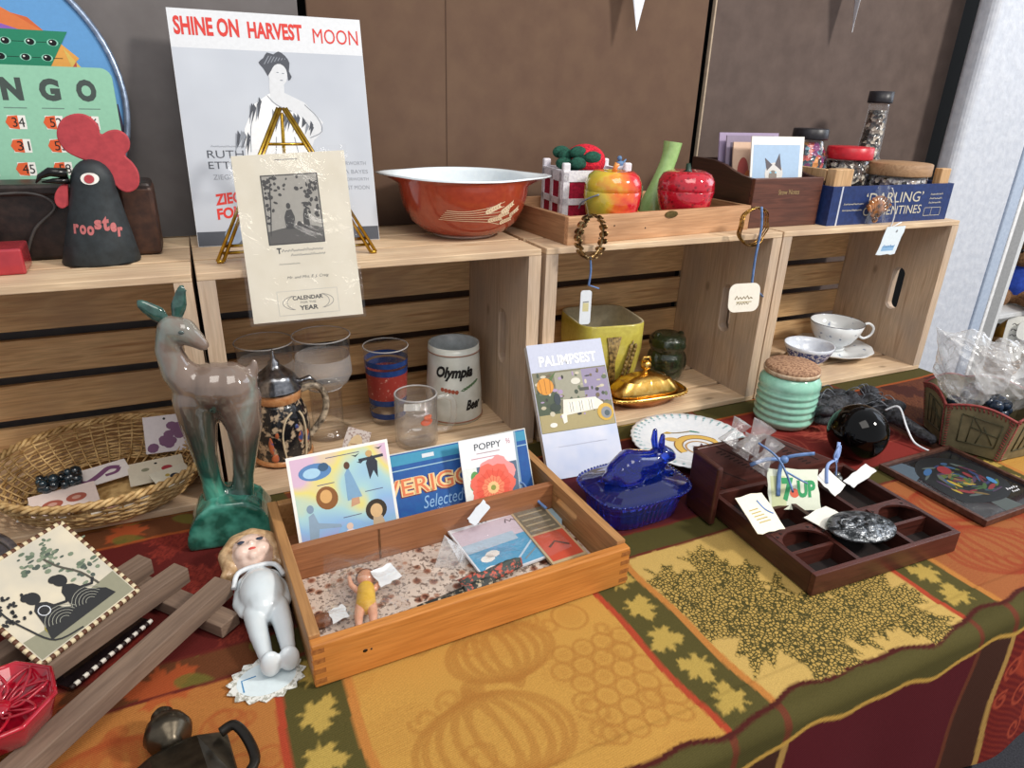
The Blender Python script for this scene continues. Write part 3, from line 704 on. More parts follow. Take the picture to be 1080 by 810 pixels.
def poster():
    t = thing('sheet_music', 'large song sheet with red SHINE ON HARVEST MOON heading behind the brass easel', 'sheet music', (.9, 15.0, TOP+.05), (90-14, 0, -4))
    W, H = 24.6, 30.2
    g = G(); g.card(W, H, .06, flat('dfe2e6')); RED = flat('d8382f'); DK = flat('4b4f58'); MID = flat('8d939d'); PALE = flat('eef0f2')
    g.rect(.06, .06, W-.12, 25.4, mat('pale_blue_print', 'c6ccd5', 'b9bfc9', rough=.5, scale=6))
    g.text('SHINE ON', .6, 27.0, 7.9, 2.3, RED, bold=.035, dz=.02)
    g.text('HARVEST', 9.6, 27.0, 7.0, 2.1, RED, bold=.035, dz=.02)
    g.text('MOON', 18.0, 26.8, 6.1, 1.9, RED, bold=0, dz=.02)
    g.at(T(-.7, .4, 0))
    sk = flat('d9dce0')
    g.shape([(11, 12), (12, 14), (14.5, 16.6), (16.6, 18), (18.0, 16.4), (18.6, 14.6), (17.4, 13.6), (16.4, 11)], flat('dde0e4'), .012)
    g.shape([(8, 9), (8.4, 15), (10, 18.2), (12, 19.6), (13.2, 20.0), (16, 17), (16.5, 12), (16, 8)], PALE, .02)
    g.shape([(12.2, 20.2), (12.4, 22.2), (13.4, 22.6), (14.2, 21.6), (14.1, 19.8), (16.6, 18.6), (18.9, 16), (18.2, 14.4), (16.6, 13.8), (17.4, 15.6), (15.2, 17.2), (12.2, 18.6)], sk, .028)
    g.disc(13.5, 22.2, 1.25, 1.6, sk, .036)
    g.shape(catmull([(12.2, 21.9), (11.7, 22.9), (11.2, 23.6), (11.9, 24.2), (12.4, 24.9), (13.2, 24.7), (13.9, 25.1), (14.7, 24.6), (15.2, 23.7), (15.0, 22.6), (15.3, 21.9), (14.8, 21.4), (14.7, 22.8), (14.0, 23.5), (13.2, 23.3), (12.7, 22.6)], 2), DK, .044)
    for i in range(7): g.stroke([(11.9+i*.45, 23.4+.12*i), (12.6+i*.35, 24.5-.05*i)], .1, MID, .046)
    for q in ([(10.0, 17.8), (9.2, 15), (8.9, 12)], [(16.6, 18.3), (18.2, 16.6), (18.6, 14.8), (16.9, 13.9)], [(11.8, 19.4), (12.9, 18.2), (14.8, 17.4)], [(12.4, 14), (12.0, 11)], [(14.8, 14), (15.2, 11)]): g.stroke(catmull(q, 4), .1, MID, .05)
    for x, y in ((13.5, 22.4), (14.2, 22.3)): g.disc(x, y, .16, .06, MID, .05)
    g.disc(13.9, 21.4, .22, .07, MID, .05)
    rr = random.Random(5)
    for (x, y, dx, dy, n, L_) in ((9.4, 18.0, 1.4, .9, 9, 2.6), (12.4, 17.4, 3.0, -.5, 12, 2.9), (7.4, 14.6, 1.3, -.2, 9, 2.9), (15.6, 16.6, 1.8, -.6, 6, 1.8), (11.8, 9.6, 3.6, 0, 6, 2)):
        for i in range(n):
            q = i/(n-1); xx, yy = x+dx*q+rr.uniform(-.2, .2), y+dy*q+rr.uniform(-.3, .3)
            g.shape([(xx, yy), (xx-.35+rr.uniform(-.2, .1), yy-L_*rr.uniform(.6, 1)), (xx+.3, yy-.6)], DK if i % 3 else MID, .052+.002*i)
    g.at()
    g.text('RUTH', 2.6, 11.6, 4.6, 1.0, DK, dz=.02); g.text('ETTING', 2.6, 10.2, 5.6, .95, DK, dz=.02); g.text('ZIEGFELD STAR', 3.0, 8.8, 6.6, .65, MID, dz=.02)
    scribble(g, 3.2, 13.0, 4.2, .28, MID, dz=.02)
    g.text('ZIEGFELD', 2.9, 5.4, 6.6, 1.5, RED, bold=.04, dz=.02, fn=lambda X, Y, z: (X, Y+.12*(X-3), z))
    g.text('FOLLIES', 2.9, 3.5, 5.8, 1.5, RED, bold=.04, dz=.02, fn=lambda X, Y, z: (X, Y+.12*(X-3), z))
    for i, s_ in enumerate(('NORA BAYES', 'JACK NORWORTH', 'HARVEST MOON')): g.text(s_, 18.6, 9.4-i*1.1, 5.2, .55, MID, dz=.02)
    g.text('BAYES NORWORTH', 17.6, 10.6, 6, .5, MID, dz=.02)
    g.rect(.06, .06, W-.12, 1.9, flat('4c5059'), .014)
    for i in range(6): g.disc(4.6+i*.7, 1.3+.6*sin(i), 1.1, 1.2, flat('8b9ab0'), .02+.003*i)
    obj('printed_sheet', g, t)
poster()

def easel():
    t = thing('display_easel', 'brass wire tabletop easel in front of the song sheet', 'easel', (12.6, 4.3, TOP))
    A = (0, 3.8, 18.0)
    for s_ in (-1, 1):
        g = G(); g.m(BRASS)
        for o_ in (-.35, .35): g.tube([(s_*9.6+o_, 0, .25), (A[0]+o_*.5+s_*.3, A[1], A[2])], .22, 8)
        g.tube([(s_*9.6-.4, 0, .25), (s_*9.6+.4, 0, .25)], .22, 8); obj('leg', g, t)
    g = G(); g.m(BRASS); g.tube([(0, A[1]+.4, A[2]-.6), (0, 9.3, .3)], .22, 8); obj('leg', g, t)
    g = G(); g.m(BRASS)
    g.tube([(-9.2, .3, 1.2), (9.2, .3, 1.2)], .2, 8); obj('rest_bar', g, t)
    g = G(); g.m(BRASS); g.tube([(-9, .55, 2.0), (9, .55, 2.0)], .2, 8); obj('rest_bar', g, t)
    g = G(); g.m(BRASS); g.tube([(-2.3, 3.0, 13.8), (2.3, 3.0, 13.8)], .18, 8); obj('cross_tie', g, t)
    for s_ in (-1, 1): g = G(); g.m(BRASS); g.tube([(s_*5.6, .3, 1.3), (s_*5.6, -1.4, 1.0), (s_*5.6, -1.9, 1.8)], .2, 8); obj('rest_hook', g, t)
easel()

def calendar():
    t = thing('antique_calendar', 'cream calendar card with dark photograph in a clear bag, in front of the easel', 'calendar', (5.2, -2.4, 25.2), (90-17, 0, -15))
    W, H = 13.7, 20.6
    rot = 4
    M = RZ(rot)
    g = G(); g.at(M); g.card(W-.7, H-.9, .1, CREAM, .35, .3)
    D1, D2, D3 = flat('3f3d3c'), flat('8e8a84'), flat('b9b5ad')
    g.rect(3.3, 9.4, 6.6, 8.2, D1); g.rect(3.45, 9.55, 6.3, 7.9, flat('a8a49c'), .012)
    g.shape([(3.45, 9.55), (9.75, 9.55), (9.75, 11.2), (7.5, 11.7), (5.5, 11.4), (3.45, 11.0)], flat('5a5754'), .02)
    rr = random.Random(2)
    for cx, cy, n in ((4.2, 16.4, 26), (9.0, 15.6, 30), (4.0, 13.8, 10), (9.2, 13.4, 12)):
        for i in range(n):
            x = min(max(cx+rr.gauss(0, .7), 3.7), 9.5); y = min(max(cy+rr.gauss(0, .8), 10), 17.2)
            g.disc(x, y, rr.uniform(.12, .35), rr.uniform(.1, .25), D1, .028+.0004*i, 7, rr.uniform(0, 3))
    g.stroke([(3.7, 10.5), (4.0, 13), (4.3, 16.5)], .14, D1, .028)
    g.shape([(5.6, 11.2), (5.5, 12.6), (5.8, 13.4), (6.4, 13.5), (6.7, 12.6), (6.6, 11.2)], D1, .05); g.disc(6.1, 13.9, .25, .35, D1, .05)
    g.shape([(7.6, 11.2), (7.7, 12.8), (7.9, 13.5), (8.2, 13.4), (8.4, 11.2)], D1, .05); g.disc(8.05, 13.9, .22, .25, D1, .05); g.disc(8.05, 14.15, .4, .1, D1, .055)
    g.disc(7.15, 11.6, .3, .45, D1, .05)
    scribble(g, 4.7, 8.5, 4.8, .38, D2); scribble(g, 5.7, 7.95, 4.0, .34, D2)
    g.text('T', 4.1, 8.35, .55, .7, D1, bold=.05)
    scribble(g, 4.2, 7.0, 2.4, .22, D2); g.text('Mr. and Mrs. E. J. Craig', 4.9, 5.2, 4.9, .42, D1, shear=.3)
    g.rect(3.4, .9, 7.2, 3.0, flat('d4cfc2')); g.rect(3.5, 1.0, 7.0, 2.8, CREAM, .012)
    g.text('CALENDAR', 5.2, 2.7, 3.6, .5, D1, bold=.03, dz=.02); g.text('FOR THE', 6.1, 2.25, 1.8, .25, D1, dz=.02); g.text('YEAR', 5.9, 1.45, 2.2, .55, D1, bold=.03, dz=.02)
    for s_ in (-1, 1):
        for r_ in (1.4, 1.9): g.stroke([(7+s_*(1.1+r_*cos(a)), 2.4+.9*sin(a)) for a in [k*.3-1.2 for k in range(9)]], .07, D2, .02)
    g.rect(5.2, 19.25, 2.6, .12, D2)
    obj('printed_card', g, t)
    g = G(); g.at(M); g.m(BAG)
    g.grid(lambda u, v: (u*W, v*H, .35+.12*sin(u*9+v*5)+.1*sin(v*17)), 24, 34)
    obj('clear_bag', g, t)
calendar()

def bowl():
    t = thing('mixing_bowl', 'rust red glass mixing bowl with wheat print and white inside, on the crate top', 'bowl', (39.2, 14.2, TOP), (0, 0, -22))
    rust = mat('rust_red_enamel', 'a5432c', '9a3c28', rough=.18, coat=.6); wh = mat('milk_glass', 'e6eef2', 'dfe8ee', rough=.12, coat=.5)
    def sp(a, z):
        k = max(0, (z-7.7)/1.3)
        return 1+.29*k*(max(0, cos(a))**16+max(0, -cos(a))**16)
    g = G(); g.m(rust)
    out = [(4.9, .35), (6.6, .95), (8.2, 2.3), (9.3, 4.4), (9.8, 6.4), (9.95, 7.7), (10.0, 8.2), (10.05, 8.6), (10.3, 8.95)]
    g.lathe(out, 72, fn=sp); obj('outer_wall', g, t)
    g = G(); g.m(wh)
    g.lathe([(10.35, 8.85), (10.3, 9.1), (9.9, 9.05), (9.75, 8.6), (9.65, 7.8), (9.5, 6.8), (9.0, 4.6), (7.9, 2.7), (6.2, 1.4), (4, .9), (0, .85)], 72, fn=sp); obj('white_lining', g, t)
    g = G(); g.m(mat('foot_glass', 'd9c3b8', rough=.2)); g.lathe([(0, 0), (4.6, 0), (5.0, .2), (5.0, .45), (0, .45)], 48); obj('foot_ring', g, t)
    wheat = flat('e6cfae')
    def wrap(X, Y, z):
        zs = [(4.9, .35), (6.6, .95), (8.2, 2.3), (9.3, 4.4), (9.8, 6.6), (10.0, 8.7)]
        for (r0, z0), (r1, z1) in zip(zs, zs[1:]):
            if z0 <= Y <= z1 or (r1, z1) == zs[-1]: r = r0+(r1-r0)*(Y-z0)/(z1-z0); break
        a = -pi/2+radians(14)+X/9.5; r += .06
        return (r*cos(a), r*sin(a), Y)
    g = G(); g.m(wheat)
    for i in range(6):
        y0 = 3.5+i*.28; P = [(-6.2+i*.3, y0), (-2, y0-.1), (1.5, y0+.25*(i-2)*.6), (4, y0+.4*(i-2))]
        P = catmull(P, 4)
        for (a, b), (c, d) in zip(P, P[1:]): g.poly([wrap(a, b-.04, 0), wrap(c, d-.04, 0), wrap(c, d+.04, 0), wrap(a, b+.04, 0)])
    for (x, y, an, n) in ((1.0, 4.6, 24, 6), (3.6, 4.5, 30, 6), (1.6, 3.4, 8, 6), (4.0, 2.9, 12, 6), (5.6, 3.9, 26, 5), (3.2, 3.9, 18, 5)):
        ca, sa = cos(radians(an)), sin(radians(an))
        for k in range(n):
            for s_ in (-1, 1):
                cx, cy = x+k*.42*ca, y+k*.42*sa; pa = radians(an+s_*32)
                L_ = .75; P = [(0, 0), (L_*.4, .17), (L_, 0), (L_*.4, -.17)]
                g.poly([wrap(cx+a*cos(pa)-b*sin(pa), min(8.5, cy+a*sin(pa)+b*cos(pa)), 0) for a, b in P])
    obj('wheat_print', g, t)
bowl()

def tray_box():
    t = thing('wooden_tray', 'shallow pine tray on the crate top holding the apple and strawberry jars', 'tray', (50.4, 1.0, TOP), (0, 0, 4.0))
    W, D, H = 37.5, 21.5, 4.1
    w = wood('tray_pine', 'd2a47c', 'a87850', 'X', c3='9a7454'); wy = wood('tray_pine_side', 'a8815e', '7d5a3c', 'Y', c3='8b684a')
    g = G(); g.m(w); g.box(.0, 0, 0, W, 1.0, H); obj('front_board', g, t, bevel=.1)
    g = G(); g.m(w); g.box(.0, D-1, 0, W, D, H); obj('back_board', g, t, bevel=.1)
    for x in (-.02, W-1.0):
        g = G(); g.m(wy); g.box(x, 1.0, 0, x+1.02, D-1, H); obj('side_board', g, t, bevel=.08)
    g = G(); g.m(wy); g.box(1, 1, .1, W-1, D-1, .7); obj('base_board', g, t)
    g = G(); g.m(mat('aged_brass_plate', '8a7648', '5e4d2c', rough=.35, metal=.9, bump=.5)); g.at(T(19.6, -.03, 3.55) @ RX(90)); g.prism([(1.3*cos(a*pi/12), .55*sin(a*pi/12)) for a in range(24)], 0, .12); obj('brass_badge', g, t)
    for x, z in ((8.5, 2.4), (14.6, 1.7), (5.8, .7)): g = G(); g.m(BLACK); g.ball((x, .02, z), .13, 8, 6); obj('nail_hole', g, t)
tray_box()
ZB = TOP+.75
def canvas_basket():
    t = thing('canvas_basket', 'white plastic canvas basket with red squares behind the apple jar', 'basket', (61.6, 15.5, ZB), (0, 0, -6))
    wh = mat('white_yarn', 'eeecf0', 'd8d4de', rough=.9, scale=260, bump=.8); rd = mat('crimson_yarn', 'b5173d', '8f0f2e', rough=.9, scale=260, bump=.8)
    W, D, H = 12.0, 9, 8.4
    for (x0, y0, x1, y1) in ((-W/2, -D/2, W/2, -D/2+.35), (-W/2, D/2-.35, W/2, D/2), (-W/2, -D/2+.35, -W/2+.35, D/2-.35), (W/2-.35, -D/2+.35, W/2, D/2-.35)):
        g = G(); g.m(rd); g.box(x0, y0, 0, x1, y1, H); g.m(wh)
        ax = x1-x0 > 1; L_ = (x1-x0) if ax else (y1-y0); n = 2
        def bar(a0, a1, z0, z1):
            if ax: g.box(x0+a0, y0-.18, z0, x0+a1, y1+.18, z1)
            else: g.box(x0-.18, y0+a0, z0, x1+.18, y0+a1, z1)
        for z in (0, 3.4, 7.0): bar(0, L_, z, z+1.0 if z < 6 else H+.3)
        for i in range(n+1): bar(i*(L_-.9)/n, i*(L_-.9)/n+.9, 0, H)
        obj('side_panel', g, t, weld=False)
    for x in (-W/2-.1, W/2-1.2):
        for y in (-D/2-.1, D/2-.8): g = G(); g.m(wh); g.box(x, y, 0, x+1.3, y+.9, H+1.5); obj('corner_post', g, t, bevel=.25)
    g = G(); g.m(wh); g.box(-W/2, -D/2, 0, W/2, D/2, .3); obj('base', g, t)
    t = thing('knitted_strawberry', 'crocheted red strawberry with dark green leaves on top of the white basket', 'ornament', (60.0, 15.5, ZB+8.4), (0, 0, 0))
    red = mat('red_crochet', 'e02338', 'a81228', rough=.9, scale=330, bump=1, lo=.45, hi=.55); gr = mat('green_crochet', '1f5a48', '123a30', rough=.9, scale=330, bump=1)
    g = G(); g.m(red); g.ball((1.2, 0, 1.4), (3.5, 3.4, 2.7), 28, 16); obj('body', g, t)
    g = G(); g.m(gr)
    for k, (x, y, z, a) in enumerate(((-2.6, -.6, 2.4, 0), (-3.2, -1, 1.2, 0), (-2.2, -1.6, .6, 0), (-1.2, -1.8, 2.9, 0), (-3.0, .6, 2.8, 0), (.9, -2.9, 2.2, 0), (-1.5, -2.6, 1.3, 0))): g.ball((x, y, z), (1.6, .8, 1.0), 12, 8)
    g.tube([(-1, -2.4, 2.0), (.8, -3.2, 2.5), (2.4, -3.0, 2.6)], [.5, .45, .15], 8)
    obj('leaves', g, t)
    g = G(); g.m(flat('5c7fa8')); g.ball((0, 0, .9), (.7, .5, .55)); g.ball((-.2, -.1, 1.8), .4); g.tube([(.5, 0, .9), (1.3, .2, 1.6)], [.3, .1], 6); g.m(wh); g.ball((0, 0, .3), (1.2, .8, .4))
    o = obj('bird_figurine', g, loc=(66.0, 12.2, ZB+8.7)); tag(o, 'tiny blue bird perched on the corner of the white canvas basket', 'figurine')
canvas_basket()

def apple():
    t = thing('apple_jar', 'yellow and red ceramic apple jar with a lid and a tag string', 'jar', (61.2, 6.4, ZB), (0, 0, -35))
    m, nt, b = _new('apple_glaze'); L = nt.links
    tc = nt.nodes.new('ShaderNodeTexCoord'); sx = nt.nodes.new('ShaderNodeSeparateXYZ'); L.new(tc.outputs['Object'], sx.inputs[0])
    nz = _noise(nt, 25, 3); ma = nt.nodes.new('ShaderNodeMath'); ma.operation = 'MULTIPLY_ADD'; L.new(sx.outputs['X'], ma.inputs[0]); ma.inputs[1].default_value = 9.5
    L.new(nz.outputs['Fac'], ma.inputs[2])
    r = _ramp(nt, ma.outputs[0], [(.12, 'b9b84e'), (.4, 'e3c13f'), (.62, 'e8752f'), (.82, 'd3252f')]); L.new(r.outputs[0], b.inputs['Base Color'])
    b.inputs['Roughness'].default_value = .12; b.inputs['Coat Weight'].default_value = .7
    g = G(); g.m(m); g.lathe([(0, .2), (1.6, 0), (2.7, .3), (3.9, 2.2), (4.42, 4.4), (4.5, 6.2), (4.44, 6.28), (0, 6.28)], 40); obj('body', g, t)
    g = G(); g.m(m); g.lathe([(4.44, 6.3), (4.5, 6.38), (4.38, 7.5), (3.95, 8.5), (3.1, 9.15), (1.8, 9.2), (.8, 8.9), (0, 8.8)], 40); ld = obj('lid', g, t)
    g = G(); g.m(mat('orange_knob', 'e89a52', 'd9813a', rough=.2)); g.tube([(0, 0, 8.8), (.1, 0, 9.6), (.4, 0, 10.3)], [.5, .35, .45], 12); obj('stem', g, ld)
    g = G(); g.m(mat('grey_cord', '8792a8', rough=.6)); g.tube(catmull([(-1.9, -4.3, 6.0), (-3.4, -3.6, 5.3), (-4.6, -2.6, 4.4), (-5.0, -1.5, 3.4)], 5), .13, 6); obj('string', g, t)
apple()
def straw_jar():
    t = thing('strawberry_jar', 'shiny red glass strawberry jar at the right of the pale green vase', 'jar', (77.0, 8.2, ZB))
    m, nt, b = _new('strawberry_glaze'); L = nt.links
    v = nt.nodes.new('ShaderNodeTexVoronoi'); v.inputs['Scale'].default_value = 120; tc = nt.nodes.new('ShaderNodeTexCoord'); L.new(tc.outputs['Object'], v.inputs['Vector'])
    r = _ramp(nt, v.outputs['Distance'], [(.1, '7e0f1f'), (.4, 'c01b30')]); L.new(r.outputs[0], b.inputs['Base Color']); _bump(nt, b, v.outputs['Distance'], .7, .001)
    b.inputs['Roughness'].default_value = .1; b.inputs['Coat Weight'].default_value = .8
    g = G(); g.m(m); g.lathe([(0, 0), (2.6, 0), (3.5, 1.0), (4.4, 3.4), (4.75, 5.6), (4.7, 5.7), (0, 5.7)], 40); obj('body', g, t)
    g = G(); g.m(m); g.lathe([(4.7, 5.72), (4.75, 5.8), (4.62, 7.2), (4.0, 8.3), (2.8, 8.8), (1.2, 8.6), (0, 8.4)], 40); ld = obj('lid', g, t)
    g = G(); g.m(mat('dark_green_stem', '1d3a2c', rough=.4)); g.tube([(0, 0, 8.3), (.1, 0, 8.9), (-.1, 0, 9.9)], [1.1, .5, .35], 10); obj('stem', g, ld)
straw_jar()
def vase():
    g = G(); g.m(mat('celadon_glaze', 'a9cf86', '9cc47a', rough=.15, coat=.6))
    P = catmull([(-2.4, 0, 0, 2.9), (-2.2, 0, 2.4, 2.5), (-1.6, 0, 5.0, 1.9), (-.7, 0, 8.2, 1.45), (.0, 0, 10.6, 1.45), (.3, 0, 12.8, 1.65)], 5)
    g.tube([p[:3] for p in P], [p[3] for p in P], 24, caps=False)
    Q = [(p[0]*1.0, 0, p[2], p[3]-.25) for p in P[::-1]]
    g.tube([p[:3] for p in Q], [p[3] for p in Q], 24); 
    g.lathe([(0, 0), (2.8, 0)], 24, c=(-2.4, 0, .05))
    o = obj('bud_vase', g, loc=(78.7, 15.6, ZB), rot=(0, 0, 0)); tag(o, 'tall pale green curved bud vase between the apple and strawberry jars', 'vase')
    t = thing('glass_tumbler', 'small dark green glass with yellow spots half hidden behind the apple jar', 'glass', (69.9, 14, ZB))
    g = G(); g.m(mat('dark_green_glass', '2a3a22', '14180f', rough=.1, coat=.8)); g.lathe([(0, 0), (1.8, 0), (2.0, 3), (2.1, 6.0), (1.9, 6.0), (1.7, .4), (0, .4)], 24); obj('body', g, t)
    g = G(); g.m(flat('d8b52e'))
    for z in (1.2, 2.4, 3.4): g.ball((-.6, -1.75, z), (.5, .25, .45), 10, 6); g.ball((.5, -1.8, z+.4), (.4, .25, .4), 10, 6)
    obj('painted_spot', g, t)
vase()

# ---- bracelets and tags hanging from the front edge
def tagcard(g, w, h, mt, jag=True, seed=1):
    rr = random.Random(seed); P = []
    for (x0, y0, x1, y1) in ((0, 0, w, 0), (w, 0, w, h), (w, h, 0, h), (0, h, 0, 0)):
        for k in range(5):
            q = k/5; P.append((x0+(x1-x0)*q+rr.uniform(-.12, .12), y0+(y1-y0)*q+rr.uniform(-.12, .12)))
    g.m(mt); g.zz = .09; g.prism(P, 0, .09)
def bracelets():
    t = thing('gold_bracelet', 'wide leafy gold metal bracelet hung at the left end of the pine tray', 'bracelet', (52.7, -1.9, 33.3), (0, 0, 14))
    bz = mat('antique_gold', 'b09468', '4b3a24', rough=.3, metal=1, scale=160, bump=.8, lo=.4, hi=.6)
    g = G(); g.m(bz); rr = random.Random(4)
    for i in range(18):
        a = 2*pi*i/18; x, z = 2.6*cos(a), 3.1*sin(a)
        g.at(T(x, 0, z) @ RY(-math.degrees(a)+rr.uniform(-20, 20)) @ RX(rr.uniform(-15, 15))); g.ball((0, .4, 0), (.14, .6, .5), 8, 6); g.ball((0, -.4, .2), (.14, .55, .42), 8, 6)
    g.at(); g.tube([(2.4*cos(a*pi/16), 0, 3.0*sin(a*pi/16)) for a in range(32)], .22, 8, closed=True)
    obj('links', g, t)
    g = G(); g.m(RIB); g.tube(catmull([(0, -.1, -3.0), (.1, -.3, -5), (.2, 0, -7.2)], 5), 32e-2, 8, flat=.5); g.tube([(.2, 0, -7.2), (1.8, -.6, -7.8)], .28, 6, flat=.4); obj('ribbon', g, t)
    g = G(); g.at(T(51.2, -2.6, 20.4) @ RZ(-14) @ RX(88)); g.card(1.7, 5.2, .1, flat('e7edf2'), rad=.4); g.rect(.4, 2.0, .9, 1.3, flat('d8cf9c')); g.stroke([(.4, 3.4), (1.3, 3.5)], .12, flat('5a584a'), .01)
    o = obj('price_tag', g); tag(o, 'narrow white tag hanging under the leafy gold bracelet', 'tag')
    t = thing('bangle_set', 'thin gold bangles hung at the right end of the pine tray', 'bangles', (83.8, -1.6, 33.2), (0, 0, 5))
    for k, (dx, r) in enumerate(((0, 3.1), (.4, 3.0), (-.4, 3.15))):
        g = G(); g.m(mat('bangle_gold', 'b98f4a', '6b4a22', rough=.25, metal=1)); g.tube([(r*cos(a*pi/20), dx+.2*sin(a*.9), r*sin(a*pi/20)) for a in range(40)], .13, 6, closed=True); obj('bangle', g, t)
    g = G(); g.m(RIB); g.tube(catmull([(.6, -.5, 3.2), (.9, -.9, 0), (.6, -1.0, -5), (.6, -1.2, -9.8)], 6), .42, 8, flat=.5); g.tube([(.5, -1.3, -9.6), (3.4, -1.5, -11.8)], .4, 6, flat=.4); obj('ribbon', g, t)
    g = G(); g.at(T(79.6, -3.2, 19.4) @ RZ(-8) @ RX(84)); g.card(6.0, 4.8, .1, flat('efe9da'), rad=1.3); scribble(g, 1.2, 2.1, 3.4, .7, flat('7d6b46')); g.rect(1.5, 1.6, 3, .15, flat('b0a174')); scribble(g, 1.6, 1.2, 2.4, .55, flat('7d6b46'))
    o = obj('price_tag', g); tag(o, 'cream scalloped tag on a long blue ribbon below the gold bangles', 'tag')
bracelets()

def stow_box():
    t = thing('file_box', 'dark stained wooden box with sloping sides and faint gold lettering', 'box', (88.4, 4.2, TOP), (0, 0, -1.2))
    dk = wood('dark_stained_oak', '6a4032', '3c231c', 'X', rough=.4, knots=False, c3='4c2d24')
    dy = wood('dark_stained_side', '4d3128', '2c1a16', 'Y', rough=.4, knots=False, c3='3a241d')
    W, D, H = 15.8, 17.5, 8.4
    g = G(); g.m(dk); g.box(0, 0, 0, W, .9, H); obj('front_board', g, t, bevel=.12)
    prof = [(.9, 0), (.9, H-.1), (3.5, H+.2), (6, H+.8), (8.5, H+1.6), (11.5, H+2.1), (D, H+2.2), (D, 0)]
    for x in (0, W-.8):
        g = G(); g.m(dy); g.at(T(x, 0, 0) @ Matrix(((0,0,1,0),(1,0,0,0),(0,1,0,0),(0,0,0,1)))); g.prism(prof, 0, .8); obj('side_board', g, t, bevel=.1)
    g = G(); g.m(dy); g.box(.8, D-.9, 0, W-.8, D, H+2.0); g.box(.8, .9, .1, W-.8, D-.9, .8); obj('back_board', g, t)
    g = G(); g.zz = 0; g.at(T(5.6, 0, 5.6) @ RX(90)); g.text('Stow Notes', 0, 0, 4.8, .85, flat('a58f62'), dz=.02); obj('gold_lettering', g, t)
    def pc(nm, x, y, w, h, back, yaw, col, lab, paint=None):
        g = G(); g.at(); g.card(w, h, .25, col)
        if paint: paint(g)
        o = obj(nm, g, loc=(x, y, TOP+.85), rot=(90-back, 0, yaw)); tag(o, lab, 'card', 'greeting cards in the dark wooden box')
    pc('greeting_card', 89.6, 14.5, 13.0, 14.4, 8, -6, flat('a796b4'), 'mauve edged card standing at the back of the dark wooden box')
    pc('greeting_card', 89.9, 12.9, 10.2, 14.0, 8, -6, flat('8f8297'), 'grey purple card second from the back in the dark wooden box', lambda g: g.rect(.8, .8, 3, 12, flat('5f5666')))
    pc('greeting_card', 90.2, 11.2, 5.8, 13.0, 9, -6, flat('d9b9a0'), 'pink and cream card in front of the mauve ones', lambda g: (g.disc(2.2, 8, 1.2, 2.4, flat('a8504a')), g.disc(3.4, 6, 1, 2.2, flat('c8743f'), .02)))
    def cat(g):
        g.rect(.4, .4, 9.8, 12.4, flat('a9c3de'))
        b = flat('d9d6d2'); dk_ = flat('5f5a60')
        g.shape([(3.6, .4), (3.4, 4.2), (4.2, 7.2), (6.2, 7.2), (7.2, 4.2), (7.4, .4)], b, .02)
        g.disc(4.9, 7.9, 1.9, 1.9, b, .03); g.shape([(3.4, 8.4), (2.9, 10.6), (4.5, 9.4)], dk_, .04); g.shape([(5.0, 9.4), (5.9, 11.4), (6.5, 8.4)], dk_, .04)
        g.disc(4.7, 7.5, .85, 1.0, flat('8a8078'), .045); g.disc(4.2, 8.1, .2, .14, flat('8fd0e8'), .05); g.disc(5.3, 8.1, .2, .14, flat('8fd0e8'), .05)
        g.disc(7.6, 2.6, 1.2, 1.8, b, .025)
    pc('greeting_card', 91.3, 7.8, 11.0, 14.2, 10, -8, PAPER, 'blue card with a Siamese cat at the front of the dark wooden box', cat)
stow_box()

def clementine():
    t = thing('fruit_crate', "navy blue DARLING CLEMENTINES fruit crate with wooden corner posts", 'crate', (104.9, 2.0, TOP), (0, 0, -1.5))
    W, D, H = 32.0, 19.5, 6.9
    navy = mat('navy_print', '22386f', '1b2d5c', rough=.5); bw = wood('crate_post_wood', 'd6b083', 'b08658', 'Z', c3='b59670', knots=False)
    g = G(); g.m(navy); g.box(0, 0, 0, W, .5, H); g.box(0, D-.5, 0, W, D, H); g.box(0, .5, 0, .5, D-.5, H); g.box(W-.5, .5, 0, W, D-.5, H); g.box(.5, .5, 0, W-.5, D-.5, .5)
    g.m(flat('c8ccd8')); g.box(2.1, -.04, 0, 2.45, 0, H)
    obj('printed_sides', g, t)
    g = G(); g.zz = 0; g.at(T(0, 0, 0) @ RX(90)); lt = flat('c9c3b0')
    g.text('‘DARLING’', 8.7, 3.7, 15.2, 1.9, lt, dz=.03); g.text('CLEMENTINES', 8.6, 1.5, 15.6, 1.6, lt, dz=.03)
    scribble(g, 3.3, 3.6, 5.0, .35, lt, dz=.03); scribble(g, 3.2, 2.5, 5.0, .35, lt, dz=.03)
    for i in range(3): scribble(g, 26, 4.8-i*.8, 3.4, .4, lt, .03, i)
    for z in (.9, 2.4): g.rect(25.2, z, 4.6, .08, lt, .02)
    for x in (25.2, 27.2, 29.8): g.rect(x, .9, .08, 1.5, lt, .02)
    obj('lettering', g, t)
    for i, (x, y, w_, d_) in enumerate(((.6, .7, 4.4, 2.0), (W-3.4, D-3.2, 2.8, 2.4), (.6, D-3.2, 2.8, 2.4), (W-3.4, .7, 2.6, 1.6))):
        g = G(); g.m(bw); g.box(x, y, .5, x+w_, y+d_, (9.8, 8.9, 8.9, 9.6)[i]); obj('corner_post', g, t, bevel=.15)
    g = G(); g.m(bw); g.box(.6, 3.0, 7.6, 1.6, D-3.4, 9.6); obj('side_rail', g, t, bevel=.1)
clementine()

